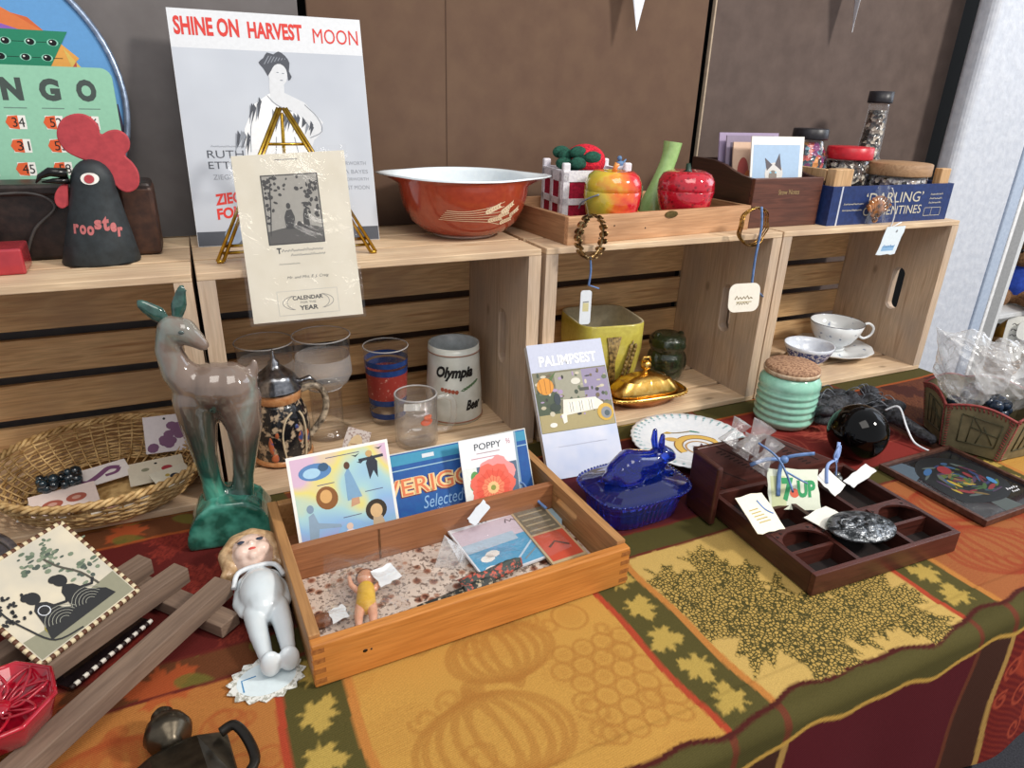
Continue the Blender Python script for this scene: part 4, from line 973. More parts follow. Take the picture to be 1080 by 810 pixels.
BTN = mat('mixed_buttons', 'd8d0c8', '2c2624', rough=.25, scale=160, lo=.42, hi=.56)
def buttons_mat(name, cols, scale):
    m, nt, b = _new(name); L = nt.links
    v = nt.nodes.new('ShaderNodeTexVoronoi'); v.inputs['Scale'].default_value = scale; tc = nt.nodes.new('ShaderNodeTexCoord'); L.new(tc.outputs['Object'], v.inputs['Vector'])
    sp = nt.nodes.new('ShaderNodeSeparateColor'); L.new(v.outputs['Color'], sp.inputs[0])
    r = _ramp(nt, sp.outputs[0], [(i/len(cols), c) for i, c in enumerate(cols)]); r.color_ramp.interpolation = 'CONSTANT'
    L.new(r.outputs[0], b.inputs['Base Color']); b.inputs['Roughness'].default_value = .2; b.inputs['Coat Weight'].default_value = .5
    _bump(nt, b, v.outputs['Distance'], 1, .003); return m
B1 = buttons_mat('dark_buttons', ['2a2422', '8f8478', '15120f', 'c9bfae', '4b3526', '6b6660', '1d1b1c'], 150)
B2 = buttons_mat('bright_buttons', ['2f4a5a', 'c2473f', 'e0c9a8', '7c2a6a', '1e1d22', 'd88a3a', '4e8aa0', '3a2c28'], 120)
B3 = buttons_mat('pearl_buttons', ['d8d2ce', '3a3436', 'f0ece6', '8a8088', '201e22', 'c8b8a8'], 170)
def jar(name, label, x, y, z, prof, lidz, lidr, lidh, lidm, fill, sx=1):
    t = thing(name, label, 'jar', (x, y, z))
    g = G(); g.m(CLEAR); g.lathe(prof, 32); obj('glass', g, t)
    g = G(); g.m(fill); P = [(max(r-.22, 0), min(zz, lidz-.4)) for r, zz in prof]; g.lathe([(0, .25)]+[p for p in P if p[1] > .2]+[(0, lidz-.5)], 32); obj('buttons', g, t)
    g = G(); g.m(lidm); g.lathe([(0, lidz), (lidr, lidz), (lidr+.05, lidz+.2), (lidr, lidz+lidh-.15), (lidr-.2, lidz+lidh), (0, lidz+lidh)], 32); obj('lid', g, t)
    return t
blk = mat('black_plastic_lid', '26242a', '1b1a1e', rough=.4)
jar('button_jar', 'round glass jar of coloured buttons with a black lid, behind the dark box', 113.0, 16.8, TOP+.6, [(2.8, 0), (3.8, .8), (4.2, 4), (4.3, 7.6), (3.9, 10.4), (2.9, 12.2), (2.7, 13.2)], 13.4, 3.3, 2.0, blk, B2)
jar('button_jar', 'glass jar of dark buttons with a bright red lid', 120.2, 12.8, TOP+.6, [(3.7, 0), (4.1, .6), (4.1, 9.0), (3.8, 9.8)], 10.0, 4.3, 2.3, mat('red_plastic_lid', 'c8202e', 'b51a28', rough=.35), B1)
jar('button_jar', 'squat glass jar of pearl buttons with a flat wooden lid, behind the CLEMENTINES lettering', 128.6, 7.8, TOP+.6, [(5.0, 0), (5.6, .5), (5.6, 6.4), (5.5, 7.3)], 7.4, 6.0, 2.3, wood('jar_lid_wood', 'b3906c', '8d6a48', 'X', knots=False), B3)
def boot():
    t = thing('boot_bottle', 'tall boot shaped glass bottle of buttons with a black cap', 'bottle', (131.0, 16.8, TOP+.6))
    for nm, mt, k, top in (('glass', CLEAR, 1, 20.5), ('buttons', B1, .88, 19)):
        g = G(); g.m(mt)
        P = catmull([(-.8, 0, .3, 2.6), (-1.0, 0, 3, 2.9), (-1.2, 0, 6.5, 2.8), (-.8, 0, 10.5, 2.4), (-.4, 0, 15, 2.1), (-.4, 0, top, 1.9)], 5)
        g.tube([p[:3] for p in P], [p[3]*k for p in P], 24)
        P = catmull([(0, 0, 8.9, 2.3), (1.5, 0, 8.0, 2.0), (3.0, 0, 7.3, 1.7), (4.4, 0, 7.0, 1.2)], 5)
        g.tube([p[:3] for p in P], [p[3]*k for p in P], 20); g.ball((4.4, 0, 7.0), 1.2*k)
        obj(nm, g, t)
    g = G(); g.m(blk); g.lathe([(0, 20.3), (2.3, 20.3), (2.35, 20.6), (2.3, 22.5), (0, 22.6)], 28, c=(-.4, 0, 0)); obj('cap', g, t)
boot()
def clip():
    t = thing('hair_clip', 'amber shell shaped hair comb in a clear bag on the CLEMENTINES crate', 'hair clip', (115.4, .6, 31.9), (0, 0, -3))
    am = mat('amber_shell', 'b87432', '3a2012', rough=.15, scale=90, lo=.4, hi=.6, coat=.6)
    g = G(); g.m(am)
    for k in range(9):
        a = radians(40+k*12.5); g.tube([(0, -.1, .6), (3.6*cos(a), -.4, .6+4.4*sin(a))], [.22, .42], 6)
    g.ball((0, -.2, .7), (.8, .3, .6)); obj('comb', g, t)
    g = G(); g.m(BAG); g.grid(lambda u, v: ((u-.5)*(6.2-2.6*v+.5*sin(v*9)), -.75-.25*sin(u*pi)*sin(v*pi)-.15*sin(u*11+v*8), -.4+v*7.2), 16, 18); obj('clear_bag', g, t)
    g = G(); g.m(flat('eceff2')); g.tube(catmull([(1.8, -.8, 6.4), (3.0, -1.0, 4.2), (3.6, -1.2, 1.5), (3.2, -1.3, -.8)], 5), .17, 6, flat=.5); g.tube([(3.2, -1.3, -.8), (5.6, -1.4, .2)], .16, 6, flat=.5); obj('white_ribbon', g, t)
    g = G(); g.at(T(116.0, -1.0, 26.2) @ RZ(-2) @ RX(90)); tagcard(g, 4.9, 5.2, flat('dfeaf0')); 
    g.rect(.8, .7, 3.2, .9, flat('8fb8dc')); scribble(g, .9, 1.3, 3, .6, flat('4d86b8'), dz=.02); g.disc(2.9, 4.3, .26, .26, flat('8a8f94'), .02)
    for v in g.bm.verts: v.co.x += (v.co.z-26.2)*.28
    o = obj('price_tag', g); tag(o, 'pale blue ragged edged tag hanging below the shell hair comb', 'tag')
clip()
def flags():
    for i, (x, z, w, h, yaw, lab) in enumerate(((74.6, 62.6, 7.2, 16, -12, 'white pennant hanging in front of the middle brown panel'), (126.6, 65.4, 9.5, 19, 62, 'white pennant turned nearly edge on, in front of the right hand panel'))):
        g = G(); g.m(mat('white_bunting', 'eef1f8', 'e2e7f0', rough=.8)); g.grid(lambda u, v: ((u-.5)*w*(1-v)*.999+.0, .5*sin(v*2.5), (1-v)*0+h*(1-v)), 6, 10)
        o = obj('pennant', g, loc=(x, 23.2, z), rot=(0, 0, yaw), solid=.05, weld=False); tag(o, lab, 'pennant', 'bunting along the wall')
    for x0, x1, k in ((40, 74.6, 0), (74.6, 126.6, 1), (126.6, 170, 0)): pass
    g = G(); g.m(flat('e8e8ea')); P = []
    z0 = lambda x: 62.6+16+(x-74.6)*(65.4+19-62.6-16)/52
    g.tube([(x, 23.2, z0(x)) for x in range(20, 172, 8)], .15, 6); o = obj('bunting_cord', g); tag(o, 'white cord carrying the pennants in front of the wall', 'cord')
flags()
# ================================================================ inside the crates
FL = .95
PEW = mat('pewter', 'aeb0b4', '7c7e84', rough=.25, metal=1, scale=120, bump=.3)
def stein():
    t = thing('beer_stein', 'dark relief beer stein with a domed pewter lid, behind the green deer', 'stein', (8.2, 9.0, FL), (0, 0, 12))
    bd = mat('stein_relief', '17181c', 'b9a48a', rough=.25, scale=75, bump=.9, lo=.40, hi=.47, detail=4, coat=.4, dist=.002)
    g = G(); g.m(bd); g.lathe([(0, 0), (3.9, 0), (4.1, .5), (4.1, 3), (4.2, 5.5), (3.9, 7.6), (3.3, 9.0), (3.0, 9.6), (0, 9.6)], 40); obj('body', g, t)
    g = G(); g.m(mat('tan_glaze', 'd09a68', 'b8794a', rough=.2, coat=.5)); g.lathe([(3.0, 9.4), (3.35, 9.7), (3.3, 11.0), (3.0, 11.2), (0, 11.2)], 36)
    g.lathe([(4.0, .2), (4.35, .4), (4.35, .9), (4.1, 1.1)], 36); obj('tan_band', g, t)
    g = G(); g.m(flat('c9b89a'))
    for s_ in (-1, 1):
        P = catmull([(s_*.5+1.2, -3.5, 8.4), (s_*1.3+.8, -3.9, 7.4), (s_*1.7+.6, -3.95, 5), (s_*1.5+.6, -3.9, 2), (s_*1.2+.6, -3.9, .8)], 5); g.tube(P, .16, 6)
    obj('relief_scroll', g, t)
    g = G(); g.m(mat('relief_figures', 'b0603c', '3b4a7a', rough=.3, scale=90, bump=.6, lo=.42, hi=.5))
    for x, z, rx, rz in ((1.2, 4.6, .7, 1.2), (1.0, 6.2, .4, .45), (-2.4, 3.8, .6, 1.6), (2.6, 4.0, .5, 1.3), (-1.6, 5.4, .5, .6), (-2.0, 1.8, .9, .7)): g.ball((x, -sqrt(max(.1, 4.05**2-x*x))+.1, z), (rx, .25, rz), 10, 8)
    obj('relief_figure', g, t)
    g = G(); g.m(PEW); g.lathe([(3.6, 11.15), (3.65, 11.45), (3.3, 11.9), (3.35, 12.1), (2.8, 12.7), (2.85, 12.9), (2.2, 13.5), (1.3, 14.3), (.75, 14.8), (.8, 15.2), (.3, 15.6), (.35, 15.9), (.12, 16.6), (0, 17.2)], 36); pl_ = obj('pewter_lid', g, t)
    g = G(); g.m(mat('carved_handle', 'c7b69e', '4c4238', rough=.4, scale=120, bump=.7)); g.tube(catmull([(3.3, -.2, 10.2), (5.6, -.5, 10.4), (6.9, -.6, 8.4), (6.5, -.6, 5.4), (4.0, -.4, 2.4)], 6), [.5]*25, 10)
    obj('handle', g, t)
    g = G(); g.m(PEW); g.tube([(3.2, 0, 11.4), (4.8, -.3, 11.7), (5.6, -.4, 10.9)], [.35, .5, .3], 8); obj('thumb_lever', g, pl_)
    g = G(); g.at(T(14.7, 2.2, 2.2) @ RZ(-8) @ RY(24) @ RX(78)); tagcard(g, 3.5, 5.4, mat('lace_doily', 'd9cdc6', 'a98f86', rough=.7, scale=250, lo=.42, hi=.5)); g.disc(1.75, 2.7, 1.0, 1.9, flat('e3c79c'), .01); g.stroke([(1, 3), (2.5, 3.2)], .1, flat('9b6a44'), .02); g.stroke([(1.1, 2.4), (2.3, 2.5)], .1, flat('9b6a44'), .02)
    o = obj('price_tag', g); tag(o, 'lacy oval doily tag tied to the handle of the beer stein', 'tag')
stein()
def goblets():
    peb = film('pebbled_glass', gloss=.5, bump=1.0, scale=260, rough=.08, haze=.26)
    for x, y, k, lab in ((15.9, 14.2, 1.0, 'clear glass goblet with a pebbled band, between the beer stein and the blue tumbler'), (7.9, 17.6, .93, 'second clear glass goblet, half hidden behind the beer stein')):
        t = thing('glass_goblet', lab, 'goblet', (x, y, FL))
        g = G(); g.m(CLEAR); g.lathe([(0, .1), (3.7, .1), (3.8, .35), (2.6, .8), (2.4, 1.4), (2.45, 7.0*k), (2.6, 8.2*k)], 40); obj('stem', g, t)
        g = G(); g.m(CLEAR); g.lathe([(4.1, 13.4*k), (4.3, 16.6*k)], 40); obj('bowl_wall', g, t)
        g = G(); g.m(peb); g.lathe([(2.6, 8.2*k), (3.6, 9.0*k), (4.3, 10.4*k), (4.2, 12.0*k), (4.1, 13.4*k)], 40); obj('pebbled_band', g, t)
        g = G(); g.m(film('glass_rim', gloss=.5, bump=0, haze=.35)); g.tube([(4.3*cos(a*pi/24), 4.3*sin(a*pi/24), 16.6*k) for a in range(48)], .11, 6, closed=True); obj('rim', g, t)
        g = G(); g.m(film('glass_rim')); g.tube([(2.65*cos(a*pi/24), 2.65*sin(a*pi/24), 8.2*k) for a in range(48)], .1, 6, closed=True); obj('stem_ring', g, t)
goblets()
RIM = film('glass_rim', gloss=.5, bump=0, haze=.35)
def tumbler():
    t = thing('printed_tumbler', 'clear drinking glass with blue bands and a red printed middle', 'glass', (26.1, 15.4, FL))
    R = lambda z: 2.85+.75*z/13.2
    g = G(); g.m(CLEAR); g.lathe([(0, .1), (2.8, .1), (R(.5), .5), (R(6), 6), (R(13.2), 13.2)], 40); obj('glass', g, t)
    g = G(); g.m(RIM); g.tube([(R(13.2)*cos(a*pi/24), R(13.2)*sin(a*pi/24), 13.2) for a in range(48)], .11, 6, closed=True); obj('rim', g, t)
    bl = mat('blue_enamel', '23427e', '1a346c', rough=.25); rd = mat('red_enamel', '94332d', 'cfae9e', rough=.3, scale=230, lo=.30, hi=.36)
    for z0, z1 in ((1.2, 2.2), (8.9, 9.9), (3.6, 4.6), (10.3, 11.2)): g = G(); g.m(bl); g.lathe([(R(z0)+.04, z0), (R(z1)+.04, z1)], 40); obj('blue_band', g, t)
    g = G(); g.m(rd); g.lathe([(R(4.6)+.05, 4.6), (R(8.9)+.05, 8.9)], 40); obj('red_print', g, t)
tumbler()
def mug():
    t = thing('glass_mug', 'small clear glass mug with dimpled sides, in front of the tumbler and white mug', 'mug', (28.0, 5.9, FL), (0, 0, -8))
    g = G(); g.m(film('mug_glass', gloss=.45, bump=.5, scale=60, rough=.05, haze=.05))
    g.lathe([(0, .5), (2.9, .5), (3.0, 1.4), (3.05, 8.0)], 40); g.lathe([(0, 0), (3.2, 0), (3.35, .4), (3.3, 8.3), (3.05, 8.3)], 40, fn=lambda a, z: 1+.02*cos(10*a)*(1 < z < 7.2)); obj('body', g, t, weld=False)
    g = G(); g.m(RIM); g.tube([(3.2*cos(a*pi/24), 3.2*sin(a*pi/24), 8.3) for a in range(48)], .14, 6, closed=True); obj('rim', g, t)
    g = G(); g.m(film('mug_glass')); g.tube(catmull([(3.2, 0, 7.2), (4.6, 0, 7.4), (5.9, 0, 6.4), (5.9, 0, 3.4), (5.0, 0, 1.8), (3.2, 0, 1.8)], 6), .48, 10); obj('handle', g, t)
    g = G(); g.m(flat('d9694f')); g.zz = 0
    def wrap(X, Y, z): a = -pi/2+X/3.3; return (3.42*cos(a), 3.42*sin(a), Y)
    for (x0, y0, w_, h_, c) in ((.1, 4.2, 2.0, 1.2, 'cf6a50'), (.6, 5.2, 1.4, .8, 'd77a5c'), (-1.3, 3.6, 1.6, .5, 'd9d2cc')):
        g.m(flat(c)); g.poly([wrap(x0+w_*.5+w_*.5*cos(i*pi/8), y0+h_*.5+h_*.5*sin(i*pi/8), 0) for i in range(16)])
    g.m(PAPER); g.poly([wrap(*p, 0) for p in ((-2.4, 6.7), (0.1, 6.9), (.1, 8.0), (-2.3, 7.9))])
    obj('worn_print', g, t)
mug()
def olympia():
    t = thing('pottery_mug', 'pale grey stoneware mug lettered Olympia Beer, at the right of the second crate', 'mug', (37.0, 13.2, FL))
    cr = mat('stoneware_glaze', 'dcdfd8', 'c8cac0', rough=.2, coat=.4, scale=30); 
    g = G(); g.m(cr); g.lathe([(0, 0), (4.7, 0), (4.85, .5), (4.7, 5), (4.35, 10), (4.3, 11.9), (4.2, 13.2)], 48); g.m(mat('mug_inside', 'b9c2c6', rough=.25)); g.lathe([(4.2, 13.2), (3.9, 13.1), (3.8, 10), (3.9, 3), (0, 2)], 48); obj('body', g, t)
    g = G(); g.m(mat('brown_line', '9a6a52', rough=.3)); g.tube([(4.33*cos(a*pi/24), 4.33*sin(a*pi/24), 12.1) for a in range(48)], .09, 6, closed=True); g.tube([(4.85*cos(a*pi/24), 4.85*sin(a*pi/24), .6) for a in range(48)], .13, 6, closed=True); obj('brown_ring', g, t, weld=False)
    g = G(); g.zz = 0
    def wrap(X, Y, z): r = 4.98-.055*Y; a = -pi/2-.38+(X)/r; return (r*cos(a), r*sin(a), Y)
    g.text('Olympia', -2.9, 7.9, 6.4, 2.5, INK, bold=.05, shear=.3, fn=wrap); g.text('Beer', 2.2, 2.6, 3.2, 1.8, INK, bold=.05, shear=.3, fn=wrap)
    for i in range(6): g.m(flat('5a7a55')); x, y = 1.2+i*.5, 6.2+i*.2; g.poly([wrap(*p, 0) for p in ((x, y), (x+.7, y+.5), (x+1.2, y+.3), (x+.6, y-.15))])
    for i in range(5): g.m(flat('a5553f')); x, y = -1.8+i*.6, 6.4-.1*i; g.poly([wrap(x+.35*cos(k), y+.4*sin(k), 0) for k in (0, 1, 2, 3, 4, 5)])
    obj('lettering', g, t)
    g = G(); g.m(cr); g.tube(catmull([(-.4, 4.2, 9.4), (-.8, 6.4, 9.6), (-1.0, 7.2, 7.4), (-.9, 6.4, 4.2), (-.5, 4.5, 3.2)], 6), .55, 10); obj('handle', g, t)
olympia()

def planter():
    t = thing('square_planter', 'yellow square pottery planter with wheat relief, behind the propped book', 'planter', (67.2, 15.4, FL), (0, 0, -8))
    yl = mat('yellow_glaze', 'c9bf55', 'bdb04c', rough=.22, coat=.4); wl = mat('planter_inside', 'c9c0a0', rough=.5)
    g = G(); g.m(yl)
    def sq(u, z, w):
        n = 40; a = 2*pi*u; c, s_ = cos(a), sin(a); k = w/((abs(c)**5+abs(s_)**5)**.2); return (k*c, k*s_, z)
    pr = [(4.6, 0), (5.1, .5), (6.0, 5), (6.5, 9), (6.5, 13.6), (6.4, 13.9)]
    rot = RZ(0)
    g.at(rot)
    for (w0, z0), (w1, z1) in zip(pr, pr[1:]): g.grid(lambda u, v: sq(u, z0+(z1-z0)*v, w0+(w1-w0)*v), 48, 1, closed_u=True)
    g.m(wl)
    pr = [(6.4, 13.9), (6.0, 13.8), (5.8, 8), (4.4, 1), (.01, 1)]
    for (w0, z0), (w1, z1) in zip(pr, pr[1:]): g.grid(lambda u, v: sq(u, z0+(z1-z0)*v, w0+(w1-w0)*v), 48, 1, closed_u=True)
    obj('body', g, t)
    wm = mat('wheat_relief', 'a88d52', '4a381c', rough=.4, scale=160, bump=.5)
    for (x, n, h0) in ((-.4, 0, 11.5), (3.2, 1, 10.5)):
        g = G(); g.m(wm)
        if n == 0:
            for i in range(9): g.tube([(x+(i-4)*.22, -6.2-.05*i, 1.5), (x+(i-4)*.1, -6.6, 7), (x+(i-4)*.32, -6.6, 11.8)], .16, 5)
        else:
            g.tube([(x-2, -6, 1), (x-.6, -6.6, 6), (x+.2, -6.7, 11)], .14, 5)
            for k in range(8):
                for s_ in (-1, 1): g.ball((x-.9+k*.16+s_*.45, -6.75, 4.6+k*.75), (.38, .3, .6), 8, 6)
        obj('wheat_sprig', g, t)
    t = thing('owl_jar', 'dark green textured glass owl shaped jar in the back corner of the third crate', 'jar', (81.4, 13.3, FL), (0, 0, -10))
    gl = mat('dark_green_textured_glass', '27351f', '10170e', rough=.12, scale=210, bump=1, coat=.8, dist=.002)
    g = G(); g.m(gl)
    g.lathe([(0, 0), (2.6, 0), (3.4, 1), (3.7, 3), (3.6, 5), (3.1, 6), (3.6, 7.2), (3.5, 8.6), (2.6, 9.4), (0, 9.6)], 28)
    for s_ in (-1, 1): g.ball((s_*1.5, -2.7, 7.5), (1.1, .7, 1.1), 12, 8); g.ball((s_*2.4, -.4, 9.2), (.8, .6, .7), 8, 6); g.ball((s_*3.0, -.8, 3.6), (.9, 1.6, 2.4), 10, 8)
    obj('body', g, t, remesh=.22, smooth=2)
planter()
def butter():
    t = thing('butter_dish', 'shiny gold covered butter dish on an oblong beaded tray', 'butter dish', (70.6, 5.2, FL), (0, 0, -4))
    t.scale = (1, 1, 1.15)
    g = G(); g.m(mat('copper_base', 'd08a4e', 'b06e38', rough=.2, metal=.9)); g.lathe([(0, .15), (5.6, .15), (7.0, 1.2), (7.8, 1.7)], 56, sy=.5); obj('base', g, t)
    g = G(); g.m(GOLD)
    def rr(a, w, h):
        c, s_ = cos(a), sin(a); k = 1/((abs(c/w)**3.2+abs(s_/h)**3.2)**(1/3.2)); return k*c, k*s_
    ring = [rr(2*pi*i/64, 8.1, 3.9) for i in range(64)]
    g.tube([(x, y, 1.95) for x, y in ring], .28, 8, closed=True)
    for i, (x, y) in enumerate(ring): g.ball((x*1.03, y*1.03, 1.85), .24, 6, 4)
    g.grid(lambda u, v: (*[q*(1-v) for q in rr(2*pi*u, 8.0, 3.8)], 1.9-.2*v), 64, 2, closed_u=True); obj('tray', g, t, weld=False)
    g = G(); g.m(GOLD)
    pr = [(1, 2.0), (.98, 2.5), (.9, 3.1), (.72, 4.1), (.45, 4.8), (.2, 5.1), (0.001, 5.15)]
    for (k0, z0), (k1, z1) in zip(pr, pr[1:]): g.grid(lambda u, v: (*[q*(k0+(k1-k0)*v) for q in rr(2*pi*u, 6.6, 3.3)], z0+(z1-z0)*v+.12*abs(sin(u*2*pi*4))*(z0 < 4)), 64, 2, closed_u=True)
    ld = obj('lid', g, t)
    g = G(); g.m(GOLD); g.lathe([(.5, 5.0), (.3, 5.5), (.9, 6.0), (1.0, 6.5), (.6, 7.0), (0, 7.2)], 16, fn=lambda a, z: 1+.15*cos(6*a)); g.tube([(-.9, 0, 6.9), (-.6, 0, 7.6), (.6, 0, 7.6), (.9, 0, 6.9)], .2, 6); obj('knob', g, ld, weld=False)
butter()
def cups():
    bw = mat('blue_white_china', 'dfe5ee', 'd3dae6', rough=.12, coat=.5); cob = mat('cobalt_pattern', '33478c', 'd0d6e6', rough=.15, scale=170, lo=.40, hi=.5)
    t = thing('china_bowl', 'small blue and white china bowl in front of the teacup', 'bowl', (114.0, 7.6, FL))
    g = G(); g.m(bw); g.lathe([(0, 0), (2.2, 0), (2.3, .7), (3.8, 2.2), (4.8, 4.2), (5.0, 5.0), (4.8, 5.0), (4.5, 4.0), (3.2, 1.6), (0, 1.0)], 40); obj('body', g, t)
    g = G(); g.m(cob); g.lathe([(3.5, 1.8), (3.86, 2.2), (4.55, 3.6), (4.86, 4.25)], 40); obj('patterned_band', g, t)
    flw = mat('floral_china', 'e2e6e8', '8d9ab0', rough=.12, coat=.5, scale=60, lo=.33, hi=.38)
    t = thing('teacup', 'floral white china teacup with a curled handle in the right hand crate', 'teacup', (125.6, 11.2, FL+1.3), (0, 0, -25))
    g = G(); g.m(flw); g.lathe([(0, 0), (2.5, 0), (2.5, .6), (2.2, .9), (3.8, 2.0), (5.0, 4.0), (5.6, 6.2), (5.4, 6.2), (4.8, 4.0), (3.5, 2.0), (0, 1.3)], 44); obj('body', g, t)
    g = G(); g.m(flw); g.tube(catmull([(5.3, 0, 5.2), (6.8, 0, 5.9), (8.2, 0, 5.0), (8.0, 0, 3.4), (6.6, 0, 2.5), (5.4, 0, 3.0)], 6), .28, 8); obj('handle', g, t)
    g = G(); g.m(mat('silver_line', '8b93a2', rough=.2, metal=.8)); g.tube([(5.55*cos(a*pi/24), 5.55*sin(a*pi/24), 6.2) for a in range(48)], .08, 6, closed=True); obj('rim_line', g, t)
    t = thing('saucer', 'floral white china saucer under the teacup', 'saucer', (125.6, 11.2, FL))
    g = G(); g.m(flw); g.lathe([(0, .3), (3, .3), (3.2, 0), (4.0, .1), (7.2, 1.4), (8.4, 2.0), (8.3, 2.1), (7.0, 1.6), (4, .7), (3, .9), (2.6, 1.2), (0, 1.2)], 48, fn=lambda a, z: 1+.015*cos(12*a)*(z > 1)); obj('dish', g, t)
    g = G(); g.m(mat('navy_cover', '1d2546', '171e3a', rough=.5)); g.box(0, 0, 0, 1.6, 9, 14.5)
    o = obj('navy_book', g, loc=(95.6, 9.6, FL), bevel=.2); tag(o, 'narrow dark navy book standing against the left side of the right hand crate', 'book')
cups()

# ---- wicker basket with jewellery cards
def wicker():
    t = thing('wicker_basket', 'wide oval wicker basket of earring cards, in the left hand crate', 'basket', (-14.6, 8.0, FL), (0, 0, 4))
    m = mat('wicker_cane', 'd6b47c', '9b7645', rough=.5, scale=90, bump=.4)
    A, B = 13.2, 12.2
    g = G(); g.m(m)
    N = 44
    for k in range(13):
        q = k/12; z = .3+4.6*q**1.5; s_ = .70+.30*q**.8
        P = []
        for i in range(N*2):
            a = pi*i/N; r = 1+.012*(1 if (i//2+k) % 2 else -1); P.append((A*s_*r*cos(a), B*s_*r*sin(a), z+.05*sin(i*1.7+k)))
        g.tube(P, .17, 5, closed=True)
    obj('woven_side', g, t, weld=False)
    g = G(); g.m(m); 
    for i in range(N): a = 2*pi*i/N; g.tube([(A*.55*cos(a), B*.55*sin(a), .2), (A*.75*cos(a), B*.75*sin(a), .7), (A*.9*cos(a), B*.9*sin(a), 2.6), (A*1.0*cos(a), B*1.0*sin(a), 5.0)], .13, 5)
    obj('upright_canes', g, t, weld=False)
    g = G(); g.m(m)
    for ph in range(3):
        P = []
        for i in range(150): a = 2*pi*i/150; w = 25*a+ph*2.1; P.append(((A+.25+.33*cos(w))*cos(a), (B+.25+.33*cos(w))*sin(a), 5.1+.33*sin(w)))
        g.tube(P, .25, 6, closed=True)
    obj('braided_rim', g, t, weld=False)
    g = G(); g.m(m); g.lathe([(0, .05), (A*.72, .05), (A*.74, .3), (0, .3)], 48, sy=B/A); obj('base', g, t)
    # cards: (x,y,z,w,h,yaw,tiltx,tilty,color,label,fn)
    pl, rs, gn = flat('7a4f74'), flat('a85c4c'), flat('8e8f78')
    def two(c1, rx=.9): return lambda g, w, h: (g.disc(w*.32, h*.5, rx, rx*.7, c1, 0), g.disc(w*.68, h*.55, rx, rx*.7, c1, .01), g.disc(w*.32, h*.5, rx*.45, rx*.3, flat('c99a8a'), .02), g.disc(w*.68, h*.55, rx*.45, rx*.3, flat('c99a8a'), .02))
    def flowers(g, w, h):
        rr = random.Random(2)
        for i in range(12): g.disc(rr.uniform(.8, w-.8), rr.uniform(.6, h-1.6), .75, .6, pl, .002*i, 9)
        g.disc(w*.5, h-.5, .18, .18, INK, .03)
    def crescent(g, w, h): g.stroke(catmull([(w*.16, h*.42), (w*.3, h*.25), (w*.5, h*.45), (w*.7, h*.72), (w*.86, h*.6)], 5), .75, pl, 0); g.stroke(catmull([(w*.6, h*.35), (w*.78, h*.38), (w*.86, h*.6)], 4), .5, pl, .01)
    def studs(g, w, h): g.disc(w*.3, h*.6, .5, .4, gn, 0); g.disc(w*.68, h*.5, .7, .6, flat('a83a46'), .01); g.disc(w*.5, h*.8, .2, .2, INK, .02)
    def dark(g, w, h): g.disc(w*.55, h*.5, .6, .6, flat('2d3440'), 0); g.disc(w*.65, h*.3, .5, .4, flat('54343a'), .01); g.disc(w*.4, h*.65, .3, .3, flat('b5a04a'), .01)
    cards = [(-10.2, 14.2, 2.3, 5.6, 5.4, -4, 62, 'e4dde0', 'lilac flowered card standing up at the back of the wicker basket', flowers),
             (-12.0, 6.0, 1.9, 7.0, 5.2, 6, 8, 'ddd6c2', 'cream card with green and red studs at the right of the basket', studs),
             (-19.0, 6.8, 2.2, 7.6, 3.6, 18, 14, 'e8e2e0', 'white card with a purple crescent brooch in the middle of the basket', crescent),
             (-22.4, 1.2, 1.8, 7.4, 5.2, 12, 12, 'e6d4cc', 'pinkish card with two red leaf earrings at the front of the basket', two(rs, 1.15)),
             (-16.0, -.4, 1.4, 7.0, 4.0, 14, 4, 'd3cabb', 'pale card with two faded rose earrings at the front edge of the basket', two(flat('a98a80'), .9)),
             (-8.2, 2.6, 2.4, 4.8, 4.0, 22, 10, 'dcd8c6', 'small ivory card with dark stones at the right rim of the basket', dark),
             (-24.6, 3.4, 1.3, 5.6, 4.0, -14, 6, 'd2d0cc', 'plain grey white card at the left of the basket', lambda g, w, h: g.disc(w*.4, h*.6, .25, .2, rs))]
    for x, y, z, w, h, yaw, tl, c, lab, fn in cards:
        g = G(); g.card(w, h, .08, flat(c)); fn(g, w, h)
        o = obj('jewellery_card', g, loc=(x, y, z), rot=(tl, 0, yaw)); tag(o, lab, 'card', 'jewellery cards in the wicker basket')
    g = G(); g.m(mat('dark_teal_beads', '1f3a46', '0d0f14', rough=.08, scale=80, coat=.9)); rr = random.Random(8)
    for i in range(26): g.ball((rr.gauss(0, 1.5), rr.gauss(0, .8), .9+rr.random()*1.3), rr.uniform(.45, .8), 10, 7)
    o = obj('bead_bracelet', g, loc=(-19.8, 7.8, 2.3), rot=(0, 0, 20)); tag(o, 'heap of glossy dark teal beads in the wicker basket', 'bracelet')
wicker()
